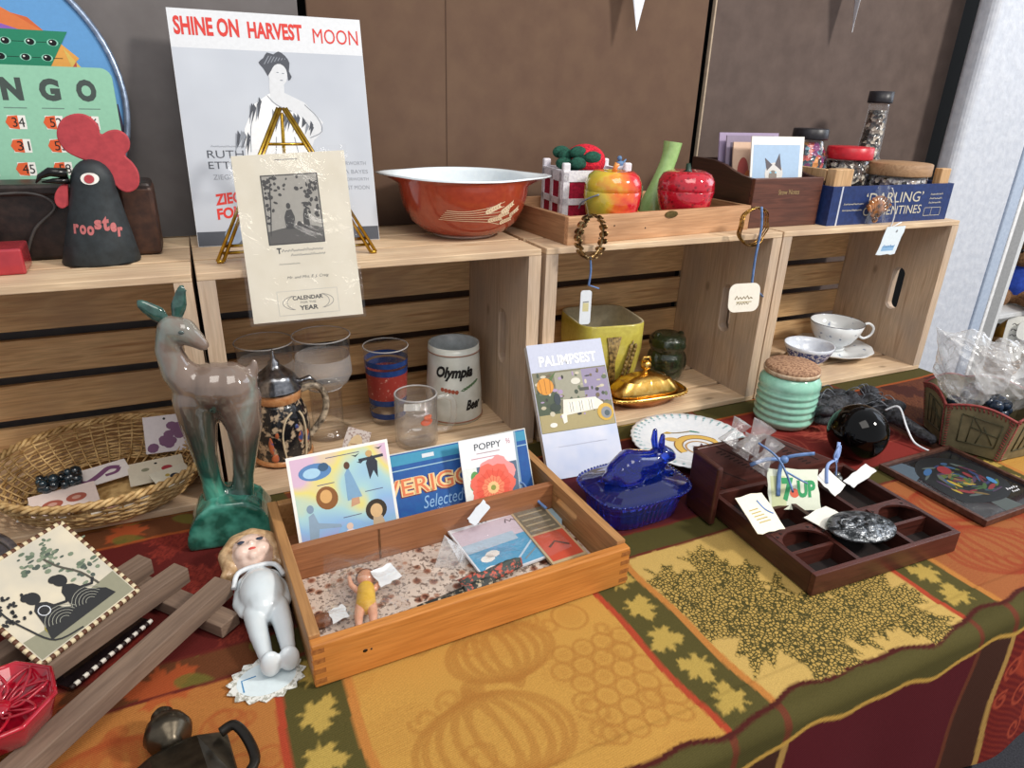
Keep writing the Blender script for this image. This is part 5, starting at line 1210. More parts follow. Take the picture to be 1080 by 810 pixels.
# ================================================================ on the tablecloth
def deer():
    t = thing('ceramic_deer', 'tall glazed ceramic deer turning its head, green and brown drip glaze', 'figurine', (-.2, -7.0, 0), (0, 0, -8))
    m, nt, b = _new('drip_glaze'); L = nt.links
    tc = nt.nodes.new('ShaderNodeTexCoord'); sx = nt.nodes.new('ShaderNodeSeparateXYZ'); L.new(tc.outputs['Object'], sx.inputs[0])
    nz = _noise(nt, 14, 4, stretch=(1, 1, .5), dist=.6); ma = nt.nodes.new('ShaderNodeMath'); ma.operation = 'MULTIPLY_ADD'
    L.new(sx.outputs['Z'], ma.inputs[0]); ma.inputs[1].default_value = 2.6; L.new(nz.outputs['Fac'], ma.inputs[2])
    r = _ramp(nt, ma.outputs[0], [(.42, '2c6a58'), (.55, '4f9a84'), (.64, '1f4a40'), (.76, '3c4038'), (.86, '5f5046'), (1.0, '7a695e')])
    r2 = _ramp(nt, nz.outputs['Fac'], [(.52, (0,0,0)), (.62, (.55,.55,.55))])
    mx = nt.nodes.new('ShaderNodeMix'); mx.data_type = 'RGBA'; L.new(r2.outputs[0], mx.inputs[0]); L.new(r.outputs[0], mx.inputs[6]); mx.inputs[7].default_value = (*srgb('7f9a94'), 1)
    L.new(mx.outputs[2], b.inputs['Base Color']); b.inputs['Roughness'].default_value = .12; b.inputs['Coat Weight'].default_value = .8; b.inputs['Coat Roughness'].default_value = .04
    g = G(); g.m(m)
    # body, chest, haunch
    g.capsule([(-1.6, 0, 20.2, 2.2), (0.2, 0, 20.0, 2.9), (2.0, 0, 19.8, 3.0), (2.6, 0, 18.2, 2.7)])
    g.capsule([(-1.8, 0, 20.4, 2.3), (-3.2, 0, 22.2, 1.8), (-3.8, 0, 24.8, 1.45), (-3.2, 0, 27.0, 1.5)])
    g.capsule([(-3.0, 0, 27.2, 1.6), (-1.9, -.3, 27.0, 1.5), (-.8, -.6, 26.1, 1.0), (-.1, -.8, 25.4, .7)])
    g.capsule([(-1.9, .1, 18.6, 2.6), (-2.0, 0, 15.5, 2.1), (-1.9, 0, 11.5, 1.45), (-1.6, 0, 8, 1.25), (-1.4, 0, 5.2, 1.5)])
    g.capsule([(2.4, 0, 18.2, 2.8), (2.9, 0, 15.0, 2.2), (2.6, 0, 11.5, 1.55), (2.0, 0, 8.0, 1.25), (1.5, 0, 5.2, 1.5)])
    g.capsule([(4.2, .2, 20.6, .9), (4.8, .2, 22.0, .6), (4.9, .2, 22.8, .3)])
    g.capsule([(-1.3, 0, 5.4, 1.2), (1.2, 0, 5.4, 1.2)])
    obj('body', g, t, remesh=.26, smooth=5)
    for nm, P, rz in (('ear', [(-3.5, .2, 28.2, .55), (-4.3, .3, 29.0, .95), (-5.5, .3, 30.0, .65), (-5.8, .3, 30.4, .3)], 0), ('ear', [(-2.5, .2, 28.0, .5), (-2.0, .3, 29.8, .85), (-1.5, .3, 31.4, .55), (-1.4, .3, 31.8, .3)], 0)):
        g = G(); g.m(mat('teal_ear_glaze', '3a5f56', '24403a', rough=.1, coat=.8)); g.at(Matrix.Diagonal((1, .55, 1, 1))); g.capsule(P, .25); obj(nm, g, t, remesh=.2, smooth=3)
    g = G(); g.m(mat('base_glaze', '4d9a86', '1d5648', rough=.1, coat=.9, scale=30, lo=.4, hi=.6))
    g.at(Matrix(((1,0,0,0),(0,0,1,0),(0,1,0,0),(0,0,0,1))))
    g.prism([(-5.0, 0), (5.0, 0), (5.1, 1.0), (4.7, 3.0), (3.7, 4.8), (2.0, 6.0), (-1.8, 6.1), (-3.6, 4.7), (-4.6, 2.8), (-5.1, 1.0)], -3.2, 2.6)
    obj('base', g, t, remesh=.3, smooth=6)
    for s_ in (0,):
        g = G(); g.m(mat('deer_eye', '54605e', rough=.1)); g.ball((-1.9, -1.72, 27.3), (.3, .14, .22), 10, 6); obj('eye', g, t)
deer()

def doll():
    t = thing('bisque_doll', 'white glazed bisque doll with blond moulded hair lying beside the wooden drawer', 'doll', (1.5, -22.6, 0), (0, 0, 2.5))
    t.scale = (1, .9, 1)
    wh = mat('blue_white_glaze', 'dde4e8', 'd0dade', rough=.2, coat=.5, scale=20); sk = mat('bisque_skin', 'e9cfc0', 'e0bfae', rough=.3, coat=.3)
    # lying on its back, head towards +y, feet towards -y, face up
    g = G(); g.m(wh)
    g.capsule([(-1.0, 1.6, 1.9, 1.5), (1.0, 1.6, 1.9, 1.5)]); g.capsule([(0, 2, 2.0, 1.8), (0, -1.4, 2.3, 2.15), (0, -3.2, 2.0, 1.95)], .15); g.ball((0, -.6, 2.35), (2.3, 3.6, 2.2), 24, 16)
    g.capsule([(-1.9, 1.6, 1.7, .75), (-2.4, -.6, 1.6, .7), (-2.1, -2.6, 1.8, .6)]); g.capsule([(1.9, 1.6, 1.7, .75), (2.4, -.6, 1.6, .7), (2.1, -2.6, 1.8, .6)])
    for s_ in (-1, 1): g.capsule([(s_*1.15, -3.4, 1.9, 1.2), (s_*1.2, -6.5, 1.75, 1.0), (s_*1.05, -10.0, 1.45, .72), (s_*1.0, -11.4, 1.5, .75)])
    g.capsule([(0, 3.0, 2.2, .9), (0, 4.2, 2.3, .9)])
    obj('body', g, t, remesh=.15, smooth=10)
    g = G(); g.m(sk); g.capsule([(0, 6.0, 2.6, 2.45), (0, 6.9, 2.7, 2.4)], .2); g.ball((-.95, 5.3, 4.0), 1.05); g.ball((.95, 5.3, 4.0), 1.05); g.ball((0, 5.6, 5.05), .32); g.ball((0, 4.5, 4.1), .7)
    hd = obj('head', g, t, remesh=.16, smooth=4)
    g = G(); g.m(mat('moulded_blond_hair', 'cfae84', 'a5825c', rough=.35, scale=120, bump=.8, coat=.3))
    g.capsule([(-2.3, 5.4, 2.4, 1.1), (-2.4, 7.2, 2.9, 1.2), (-1.2, 8.6, 3.4, 1.25), (.4, 8.9, 3.5, 1.3), (1.8, 8.2, 3.2, 1.25), (2.5, 6.6, 2.6, 1.1), (2.3, 5.2, 2.2, .95)], .3); g.ball((0, 7.6, 2.0), (2.7, 2.3, 1.9))
    g.ball((-.9, 8.1, 4.2), (1.2, .7, .6)); g.ball((.8, 8.3, 4.1), (1.1, .7, .6)); g.ball((-2.9, 4.6, 2.0), .8); g.ball((2.8, 4.6, 2.0), .75)
    obj('hair', g, t, remesh=.18, smooth=2)
    g = G(); g.m(flat('2c3548')); 
    for s_ in (-1, 1): g.ball((s_*.98, 6.35, 4.88), (.42, .28, .14), 12, 8)
    g.m(flat('9b7a5c'))
    for s_ in (-1, 1): g.tube([(s_*.5, 7.05, 4.86), (s_*1.0, 7.2, 4.8), (s_*1.5, 7.0, 4.6)], .07, 5)
    obj('eyes', g, hd, weld=False)
    g = G(); g.m(flat('c8483f')); g.ball((0, 4.85, 4.75), (.42, .2, .16), 10, 6); obj('mouth', g, hd)
    g = G(); g.m(mat('white_collar', 'dfe3e6', rough=.3)); g.tube(catmull([(-2.6, 1.0, 2.7), (-1.9, 2.6, 3.4), (0, 3.0, 3.5), (1.9, 2.6, 3.4), (2.6, 1.0, 2.7)], 5), .28, 8); obj('collar', g, t)
    g = G(); g.m(wh)
    for s_ in (-1, 1): g.ball((s_*.85, -11.9, 2.0), (1.0, .75, 1.45), 14, 10)
    obj('feet', g, t, remesh=.16, smooth=2)
    g = G(); g.zz = .1; lace = mat('white_lace', 'dfe0da', 'a9a89c', rough=.8, scale=330, lo=.42, hi=.5)
    g.m(lace); g.prism([((3.4+.28*cos(i*pi/2*1.0*1.0*3))*cos(2*pi*i/60), (2.5+.2*cos(i*pi/2*3))*sin(2*pi*i/60)) for i in range(60)], 0, .1)
    g.disc(0, 0, 2.7, 1.9, flat('d9e6ea')); g.stroke([(-2.1, -.9), (-2.2, .5), (-.9, .6)], .14, flat('3f86b8'), .01)
    o = obj('price_tag', g, loc=(.6, -33.1, .1), rot=(4, 0, 0)); tag(o, 'scalloped white lace tag under the feet of the bisque doll', 'tag')
doll()

# ---- the drawer and what lies in it
DX, DY, DW, DD, DH = 4.6, -36.1, 35.6, 25.6, 5.0
DWALL = wood('drawer_honey_wood', 'd08a44', 'b06c2c', 'X', rough=.4, knots=False, c3='c07a38', ring=.6)
DSIDE = wood('drawer_side_wood', 'b98a58', '8f6438', 'Y', rough=.5, knots=False, c3='a5794c')
DDARK = wood('drawer_divider_wood', 'a8714a', '7e4e30', 'X', rough=.5, knots=False, c3='8d5a38')
def drawer():
    t = thing('jointed_box', 'honey coloured wooden drawer box with finger joints, full of cards and small bags', 'box', (DX, DY, .1), (0, 0, 1.7))
    W, D, H = DW, DD, DH; th = 1.1
    g = G(); g.m(DWALL); g.box(0, 0, 0, W, th, H); obj('front_board', g, t, bevel=.14)
    g = G(); g.m(DSIDE); g.box(th, D-th, 0, W-th, D, H+.3); obj('back_board', g, t, bevel=.12)
    g = G(); g.m(DSIDE); g.box(-.01, th, 0, th, D, H+.35); obj('side_board', g, t, bevel=.12)
    # right side with a slot
    g = G(); g.m(DSIDE); x0 = W-th
    g.box(x0, th, 0, W+.01, D, 2.6); g.box(x0, th, 2.6, W+.01, 9.6, H+.35); g.box(x0, 14.8, 2.6, W+.01, D, H+.35); g.box(x0, 9.6, 3.7, W+.01, 14.8, H+.35); obj('side_board', g, t)
    g = G(); g.m(DDARK); g.box(th, 15.6, .5, W-th, 16.6, H-.2); obj('divider', g, t, bevel=.08)
    g = G(); g.m(DDARK); g.box(th, th, .1, W-th, D-th, .5); obj('bottom_board', g, t)
    g = G(); g.m(mat('joint_endgrain', 'a86c34', '8b5226', rough=.6, scale=300))
    for i in range(4): g.box(-.03, -.03, .45+i*1.2, 1.15, .02, 1.0+i*1.2)
    for i in range(4): g.box(W-1.15, -.03, .45+i*1.2, W+.03, .02, 1.0+i*1.2)
    obj('finger_joints', g, t, weld=False)
    g = G(); g.m(BLACK); g.ball((4.9, 0, 2.6), (.24, .06, .2)); g.ball((5.5, 0, 2.6), .1); obj('screw_hole', g, t, weld=False)
    g = G(); g.m(mat('dark_slot', '6b4526', rough=.8)); g.box(10.9, 15.52, .6, 11.1, 15.6, H-.3); obj('divider_groove', g, t)
    # patterned lining paper
    m, nt, b = _new('floral_lining'); L = nt.links
    v = nt.nodes.new('ShaderNodeTexVoronoi'); v.inputs['Scale'].default_value = 62; v.inputs['Randomness'].default_value = .9; tc = nt.nodes.new('ShaderNodeTexCoord'); L.new(tc.outputs['Object'], v.inputs['Vector'])
    r = _ramp(nt, v.outputs['Distance'], [(.18, '7c4a38'), (.3, 'b08a74'), (.36, 'cdbcae')]); n2 = _noise(nt, 260, 3); r2 = _ramp(nt, n2.outputs['Fac'], [(.42, '5c4238'), (.46, 'ffffff')])
    mx = nt.nodes.new('ShaderNodeMix'); mx.data_type = 'RGBA'; mx.blend_type = 'MULTIPLY'; mx.inputs[0].default_value = .75; L.new(r.outputs[0], mx.inputs[6]); L.new(r2.outputs[0], mx.inputs[7]); L.new(mx.outputs[2], b.inputs['Base Color']); b.inputs['Roughness'].default_value = .4
    g = G(); g.m(m); g.box(1.2, 1.2, .5, W-1.2, 15.5, .56); obj('lining_paper', g, t)
drawer()
ZD = .7
def drawer_things():
    # picture card with storybook patches (generic figures)
    t = thing('picture_card', 'pastel picture card of small storybook figures at the left of the drawer', 'card', (6.4, -18.6, .9), (90-21, 0, 2))
    g = G(); W, H = 12.0, 12.8; g.card(W, H, .12, PAPER)
    m, nt, b = _new('pastel_wash'); L = nt.links
    nz = _noise(nt, 14, 1); sx = nt.nodes.new('ShaderNodeSeparateXYZ'); tc = nt.nodes.new('ShaderNodeTexCoord'); L.new(tc.outputs['Object'], sx.inputs[0])
    ma = nt.nodes.new('ShaderNodeMath'); ma.operation = 'MULTIPLY_ADD'; L.new(sx.outputs['Y'], ma.inputs[0]); ma.inputs[1].default_value = 4.3; L.new(nz.outputs['Fac'], ma.inputs[2])
    r = _ramp(nt, ma.outputs[0], [(.5, 'a9a5d6'), (.66, '8fb6dc'), (.8, 'a9cfd0'), (.9, 'e2d57c'), (1.0, 'd6b6cc')]); L.new(r.outputs[0], b.inputs['Base Color']); b.inputs['Roughness'].default_value = .35
    g.rect(.35, .35, W-.7, H-.7, m)
    P = lambda h: flat(h)
    g.disc(3.0, 10.6, 1.9, 1.0, P('5b86b8'), .01); g.disc(2.6, 10.5, 1.0, .6, P('a9cfe6'), .02); g.disc(4.0, 11.0, .6, .5, P('3b5c7a'), .02)
    g.disc(3.9, 7.3, 1.25, 1.4, P('8a5a30'), .01, rot=.3); g.disc(3.8, 7.5, .7, .8, P('d9a86a'), .02)
    g.shape([(6.2, 6.4), (6.3, 9.6), (6.8, 10.4), (7.2, 9.2), (8.0, 6.6)], P('7fa5c4'), .01); g.disc(6.7, 10.6, .35, .45, P('5c3c2c'), .02); g.shape([(6.5, 5.6), (6.7, 6.6), (7.6, 6.6), (7.6, 5.8)], P('c79a7a'), .015)
    g.shape([(9.2, 8.4), (9.0, 10.4), (9.6, 11.6), (10.4, 10.4), (10.2, 8.4), (9.8, 9.4)], P('2f3440'), .01); g.stroke([(8.2, 10.9), (11.2, 11.0)], .35, P('2f3440'), .015); g.disc(9.5, 11.5, .4, .4, P('c7a06a'), .02)
    for x, y in ((7.9, 11.5), (8.4, 10.6), (10.8, 11.9)): g.shape([(x-.5, y+.2), (x, y-.1), (x+.5, y+.3), (x, y+.1)], P('262a34'), .02)
    g.disc(9.4, 4.6, 1.3, 1.3, P('3a3026'), .01); g.disc(9.4, 4.5, .75, .85, P('d9b484'), .02); g.shape([(8.7, 2.2), (8.9, 3.8), (10.0, 3.8), (10.4, 2.2)], P('c0a88a'), .012)
    g.shape([(1.2, 2.0), (1.5, 5.6), (2.1, 5.9), (2.5, 4.6), (5.0, 3.9), (5.1, 3.5), (2.5, 3.9), (2.2, 2.4)], P('8ea4b8'), .01); g.disc(1.8, 6.4, .4, .5, P('7f95aa'), .02)
    g.disc(6.3, 2.4, 1.9, 1.6, P('8fb8e0'), .01); g.shape([(5.0, .6), (5.4, 2.8), (6.0, 3.2), (6.6, 2.8), (7.0, .6)], P('e8dfe8'), .02); g.disc(6.0, 3.4, .4, .4, P('e2c6b4'), .03)
    for x, y, w_ in ((4.4, 11.9, 4), (3.0, 8.9, 2), (8.4, 7.0, 2.2), (5.4, 4.5, 2.2)): g.rect(x, y, w_, .09, P('5d5a78'), .02)
    obj('printed_card', g, t)
    # vegetable crate label
    t = thing('crate_label', 'blue EVERIGOOD vegetable label in the back of the drawer', 'label', (14.2, -17.2, .9), (90-25, 0, 1))
    g = G(); W, H = 23.5, 10.2; g.card(W, H, .12, flat('cfd0c8')); g.rect(.15, .15, W-.3, H-.3, mat('label_blue', '2a5fa0', '2a559a', rough=.35)); g.rect(.15, 8.6, W-.3, 1.3, flat('3f93b4'), .01)
    g.rect(.15, 7.9, W-.3, .14, flat('9cc0d0'), .02); g.rect(8.6, 9.0, 1.6, .5, flat('d9dee2'), .02)
    for s_, c in ((-.14, '7b2c2c'), (0, 'f0d29a')): g.text('EVERIGOOD', 1.4+s_*1.0, 4.6+s_*.8, 19.4, 2.3, flat(c), bold=.07, dz=.03+(.01 if s_ == 0 else 0))
    g.text('EVERIGOOD', 1.5, 4.68, 19.2, 2.15, flat('e07a50'), bold=.0, dz=.06)
    g.text('Selected', 7.8, 2.6, 5.6, 1.6, flat('8fb8e0'), shear=.35, dz=.03)
    g.text('VEGETABLES', 3.4, .7, 15, 1.3, flat('3f7a3a'), bold=.05, dz=.03)
    obj('printed_label', g, t)
    t = thing('seed_packet', 'white POPPY seed packet with a big coral flower', 'seed packet', (27.0, -18.9, .9), (90-22, 0, -1))
    g = G(); W, H = 7.6, 11.2; g.card(W, H, .15, flat('eceef0'))
    g.rect(0.05, .05, W-.1, 7.4, flat('5a6f84')); g.rect(.05, .05, 1.9, 7.4, flat('e6ebe6'), .01); g.shape([(1.2, .1), (1.2, 1.4), (4, 1.0), (7.5, 2.6), (7.5, .1)], flat('e6ebe6'), .012)
    g.text('POPPY', 2.0, 9.6, 3.7, .85, flat('3c4450'), dz=.02); g.text('96', 6.4, 9.8, .6, .7, flat('c98a9a')); g.rect(2.2, 9.1, 3.2, .12, flat('b9a0a8')); g.rect(1.4, 8.5, 3.4, .1, flat('c98a9a'))
    for x, y, r_ in ((1.6, 6.2, .8), (1.3, 5.2, .7)): g.disc(x, y, r_*.7, r_, flat('5f9a58'), .014)
    def petals(cx, cy, R, n, c, dz, ph=0):
        g.shape([(cx+R*(1+.07*sin(n*a+ph)+.03*sin(3.1*n*a))*cos(a), cy+R*(1+.07*sin(n*a+ph)+.03*sin(2.3*n*a))*sin(a)) for a in [2*pi*i/60 for i in range(60)]], flat(c), dz)
    petals(4.6, 5.9, 2.55, 6, 'f09a98', .02); petals(3.9, 4.6, 3.0, 7, 'ea6e5c', .03, 1); petals(3.9, 4.5, 2.3, 8, 'e8604c', .04); petals(3.9, 4.5, 1.5, 9, 'f08a66', .05); petals(3.9, 4.5, .8, 12, 'f4c48a', .06); g.disc(3.9, 4.5, .35, .35, flat('8f9a4a'), .07)
    for a in range(18): g.stroke([(3.9+.8*cos(a*.35), 4.5+.8*sin(a*.35)), (3.9+2.5*cos(a*.35+.1), 4.5+2.5*sin(a*.35+.1))], .05, flat('d9503f'), .065)
    g.shape([(5.6, 1.6), (6.2, 2.8), (7.1, 3.0), (6.8, 1.9)], flat('6aa24c'), .03); g.disc(5.4, 1.4, 1.0, .45, flat('f4f0ea'), .04)
    obj('printed_packet', g, t)
    g = G(); g.m(flat('a9c6d6')); g.zz = .1; g.card(3.8, 10.5, .12, flat('8fa9bc'))
    o = obj('seed_packet', g, loc=(31.6, -17.8, 1.0), rot=(66, 0, -2)); tag(o, 'grey blue packet peeking out behind the POPPY packet', 'seed packet')
    # small doll in a bag
    t = thing('celluloid_doll', 'tiny celluloid doll in a yellow suit lying in the drawer', 'doll', (11.5, -28.0, ZD+.1), (0, 0, -14))
    sk = mat('celluloid_skin', 'e0a888', 'd89a7a', rough=.3, coat=.3)
    g = G(); g.m(sk); g.ball((0, 3.1, 1.4), (1.0, 1.0, .95)); g.capsule([(0, 2.2, 1.2, .45), (0, 1.6, 1.2, .5)])
    for s_ in (-1, 1): g.capsule([(s_*.9, 1.4, 1.2, .38), (s_*1.6, 2.2, 1.4, .3), (s_*1.8, 3.1, 1.7, .26)], .3); g.capsule([(s_*.55, -1.2, 1.2, .62), (s_*.75, -2.6, 1.2, .5), (s_*.7, -3.8, 1.1, .38)], .3)
    obj('body', g, t, remesh=.14, smooth=2)
    g = G(); g.m(mat('yellow_suit', 'e0b42e', 'd0a020', rough=.5)); g.capsule([(0, 1.4, 1.25, .95), (0, 0, 1.25, 1.05), (0, -1.0, 1.25, 1.1)], .3); obj('suit', g, t, remesh=.14, smooth=2)
    g = G(); g.m(mat('brown_doll_hair', '6b3f2c', '4f2c1e', rough=.4)); g.ball((0, 3.7, 1.1), (1.15, .8, 1.0)); obj('hair', g, t)
    g = G(); g.m(BAG); g.grid(lambda u, v: ((u-.5)*8.6, -5.5+v*12, 2.3+.5*sin(pi*u)*sin(pi*v)+.25*sin(u*9+v*7)+.2*sin(v*15)), 20, 26)
    o = obj('plastic_bag', g, loc=(11.6, -27.8, ZD), rot=(0, 0, -10)); tag(o, 'clear plastic bag over the tiny doll in the yellow suit', 'bag')
    g = G(); g.at(); tagcard(g, 2.6, 2.2, flat('e2e4e6'), seed=3); o = obj('price_tag', g, loc=(13.4, -27.3, ZD+1.6), rot=(20, 0, 20)); tag(o, 'blank white tag beside the tiny yellow doll', 'tag')
    g = G(); tagcard(g, 1.8, 1.6, flat('d9dde0'), seed=4); o = obj('price_tag', g, loc=(7.6, -30.0, ZD+1.0), rot=(15, 0, 12)); tag(o, 'small blank white tag in the front left corner of the drawer', 'tag')
    g = G(); g.m(mat('brown_leather', '8a5a3c', '5f3a26', rough=.4)); g.ball((0, 0, .7), (1.4, .9, .7)); o = obj('leather_scrap', g, loc=(6.8, -28.8, ZD)); tag(o, 'small brown leather bit in the front left corner of the drawer', 'trinket')
    # scarf
    g = G(); m = mat('scarf_print', '2a2f2c', 'b9a98f', rough=.6, scale=150, lo=.40, hi=.46, detail=4); m2 = mat('scarf_print_bright', '3b4440', 'c05a48', rough=.6, scale=170, lo=.42, hi=.5, detail=4)
    g.m(m); g.grid(lambda u, v: (u*12-1, (v-.5)*2.4*(.6+.5*sin(u*3))+u*1.4-.8*sin(u*3), .25+.7*sin(v*pi)*(1+.3*sin(u*14+v*5))), 30, 8); g.m(m2); g.grid(lambda u, v: (6.5+u*8, (v-.5)*2.8*(1-.5*u)+1.0+u*.9, .5+.8*sin(v*pi)*(1+.4*sin(u*12+v*8))), 24, 8)
    o = obj('folded_scarf', g, loc=(15.2, -31.4, ZD+.3), rot=(0, 0, 4), solid=.05, weld=False); tag(o, 'narrow dark patterned scarf along the front wall of the drawer', 'scarf')
    # bagged postcard set
    t = thing('postcard_pack', 'bagged set of blue and white cards with a cobweb of writing in the drawer', 'cards', (24.7, -29.3, ZD+.3), (4, 0, 6))
    g = G(); W, H = 10.4, 11.6; g.card(W, H, .3, flat('dfe2e8')); g.rect(.2, .2, W-.4, 5.8, flat('4d9cc4')); g.rect(.2, 5.2, W-.4, 3.6, flat('c9b9c4'), .008); g.rect(.2, 4.4, 7, 1.6, flat('a9bccc'), .012)
    for x, y in ((2.0, 2.8), (3.4, 1.0), (2.9, 3.3), (1.6, 1.0)): g.disc(x, y, .95, .6, PAPER, .02, 9)
    g.disc(1.2, 10.4, .9, .7, flat('3c4a8c'), .01); scribble(g, 3.4, 9.8, 3.2, .8, flat('4a4248'), dz=.01); scribble(g, 4.0, 8.9, 1.4, .7, flat('4a4248'), dz=.02); scribble(g, 7.2, 7.6, 1.8, .8, flat('6a5a62'), dz=.02)
    g.stroke([(5, 1), (9.6, 4.2)], .25, flat('b8cfe0'), .02); g.stroke([(6, .8), (10, 3)], .2, flat('7a8a94'), .02)
    obj('printed_cards', g, t)
    g = G(); g.m(BAG); g.grid(lambda u, v: (-.6+u*12.4, -.5+v*14.5, .75+.2*sin(u*8+v*6)+.25*sin(v*13)+.5*v), 22, 24); obj('clear_bag', g, t)
    g = G(); g.m(RIB); g.tube(catmull([(5.2, 11.8, .8), (5.6, 13.0, 2.0), (6.2, 15.4, 3.2), (5.6, 16.2, 4.2)], 5), .2, 6, flat=.5); g.tube([(5.4, 12.4, 1.4), (4.0, 13.6, 2.4)], .18, 6, flat=.5); obj('ribbon', g, t)
    g = G(); tagcard(g, 3.2, 1.4, flat('cfd4da'), seed=6); o = obj('price_tag', g, loc=(26.4, -22.0, 3.2), rot=(50, -24, 24)); tag(o, 'white tag leaning on the drawer divider below the poppy packet', 'tag')
    # film bag peak
    g = G(); g.m(CELLO)
    A = [(0, 0, 0), (3.4, -.6, .1), (4.6, 1.6, .1), (1.2, 1.6, 3.4)]
    for a, b_, c in ((0, 1, 3), (1, 2, 3), (2, 0, 3)): g.poly([A[a], A[b_], A[c]])
    o = obj('folded_cellophane', g, loc=(20.4, -24.4, ZD), rot=(0, 0, -20), weld=False); tag(o, 'pointed fold of clear cellophane standing up in the middle of the drawer', 'wrapper')
    g = G(); g.m(BAG); g.grid(lambda u, v: (u*14, v*11, .3+.25*sin(u*12+v*4)+.2*sin(v*11)+.25*sin(u*5)), 26, 22); o = obj('plastic_sleeve', g, loc=(8.5, -27.0, ZD), rot=(0, 0, -4)); tag(o, 'flat clear plastic sleeve on the floral lining paper of the drawer', 'sleeve')
    # match book
    t = thing('needle_book', 'tan and red needle book in a clear sleeve at the right end of the drawer', 'needle book', (33.0, -30.2, ZD+.4), (3, 0, 3))
    g = G(); g.card(4.9, 11.6, .35, flat('b9a27e')); g.rect(.3, .4, 4.3, 5.0, flat('c24e36')); g.rect(.3, 5.7, 4.3, 5.4, flat('6f6756'), .004)
    for i in range(4): g.rect(.6, 6.3+i*1.1, 3.6, .25, flat('a99a7c'), .012)
    g.stroke([(1.2, 2.8), (2.4, 3.6), (3.8, 2.4)], .3, flat('5a3a30'), .012); obj('printed_cover', g, t)
    g = G(); g.m(RIB); g.tube(catmull([(1.6, 11.4, .6), (1.2, 12.8, 1.8), (2.8, 13.2, 2.8), (3.6, 12.0, 1.6), (4.4, 9.0, 1.0)], 6), .2, 6, flat=.5); g.tube(catmull([(1.6, 11.4, .7), (.4, 11.0, 1.6), (-.6, 12.2, 2.0)], 4), .22, 6, flat=.5); obj('ribbon', g, t)
    g = G(); g.card(4.2, 10.0, .2, flat('9fb8c4')); o = obj('small_card', g, loc=(31.4, -26.4, ZD), rot=(2, 0, -30)); tag(o, 'pale blue card slipped under the tan and red needle book', 'card')
drawer_things()

def book():
    t = thing('propped_book', 'pale paperback titled PALIMPSEST leaning against the crates', 'book', (42.6, -11.5, 0), (90-32, 0, -4))
    W, H = 12.6, 20.4
    g = G(); g.m(PAPER); g.box(.15, .1, -1.3, W-.1, H-.1, -.02); obj('pages', g, t)
    g = G(); g.card(W, H, .05, flat('c4c8da')); g.rect(0, 0, W, 6.9, mat('cloud_print', 'd6d8e4', 'b8c4de', rough=.4, scale=12)); g.rect(0, 16.2, W, H-16.2, flat('c0c5d8'))
    g.text('PALIMPSEST', 1.6, 16.9, 9.6, 1.6, flat('fafafa'), bold=.03, dz=.04)
    g.rect(.1, 6.9, W-.2, 9.2, flat('77735c'))
    P = flat
    g.rect(3.6, 11.6, 4.6, 4.2, P('9a9784'), .012); g.rect(8.2, 10.6, 4.2, 5.3, P('8f84a0'), .012); g.rect(.2, 7.0, 3.4, 6.0, P('45523c'), .012); g.rect(.2, 7.0, W-.4, 2.6, P('a89a6c'), .015)
    rr = random.Random(9)
    for i in range(70): g.disc(rr.uniform(.4, 12.2), rr.uniform(9, 15.8), rr.uniform(.15, .5), rr.uniform(.12, .4), P(rr.choice(('3d4838', 'b8b094', '5f6a50', 'a58fb0', '6a5a40', 'c9c0a8', '2e2e2a'))), .02+.0003*i, 7)
    g.disc(1.9, 13.9, 1.35, 1.3, P('d8912e'), .05); 
    for k in (-.7, 0, .7): g.stroke([(1.9+k, 12.8), (1.9+k*1.3, 15.0)], .08, P('9a5a1c'), .06)
    g.shape([(2.6, 15), (4.0, 16), (3.0, 14.6)], P('4f6a34'), .055)
    g.shape([(3.9, 8.6), (4.4, 11.6), (9.8, 11.4), (11.0, 10.4), (10.4, 9.6), (4.6, 9.2)], P('e6e2d4'), .055)
    for x in (5.0, 6.6, 8.2): g.rect(x, 9.6, 1.2, 1.5, P('f0ecdf'), .065); g.rect(x+.35, 9.6, .08, 1.5, P('6a6250'), .07); g.rect(x+.75, 9.6, .08, 1.5, P('6a6250'), .07)
    g.shape([(3.9, 8.0), (3.7, 9.4), (4.6, 9.6), (4.5, 8.2)], P('eeeadd'), .06); g.disc(3.5, 11.8, .55, .9, P('2e3a44'), .06); g.disc(3.0, 10.6, .9, .7, P('2c3a30'), .055)
    g.disc(11.1, 8.9, 1.4, 1.35, P('d0a63c'), .07); g.disc(11.2, 8.8, .9, .9, P('8a8c90'), .08); g.disc(11.3, 8.7, .45, .45, P('4c5a60'), .09)
    g.disc(2.2, 8.0, .6, .35, P('e9e6dc'), .06); g.rect(7.4, 12.6, 1.6, .5, P('4a4a44'), .05); g.disc(7.0, 14.2, .8, .5, P('d8d4c4'), .045)
    g.rect(2.4, 4.6, 8, .12, P('c4c8d8')); 
    obj('cover', g, t)
book()

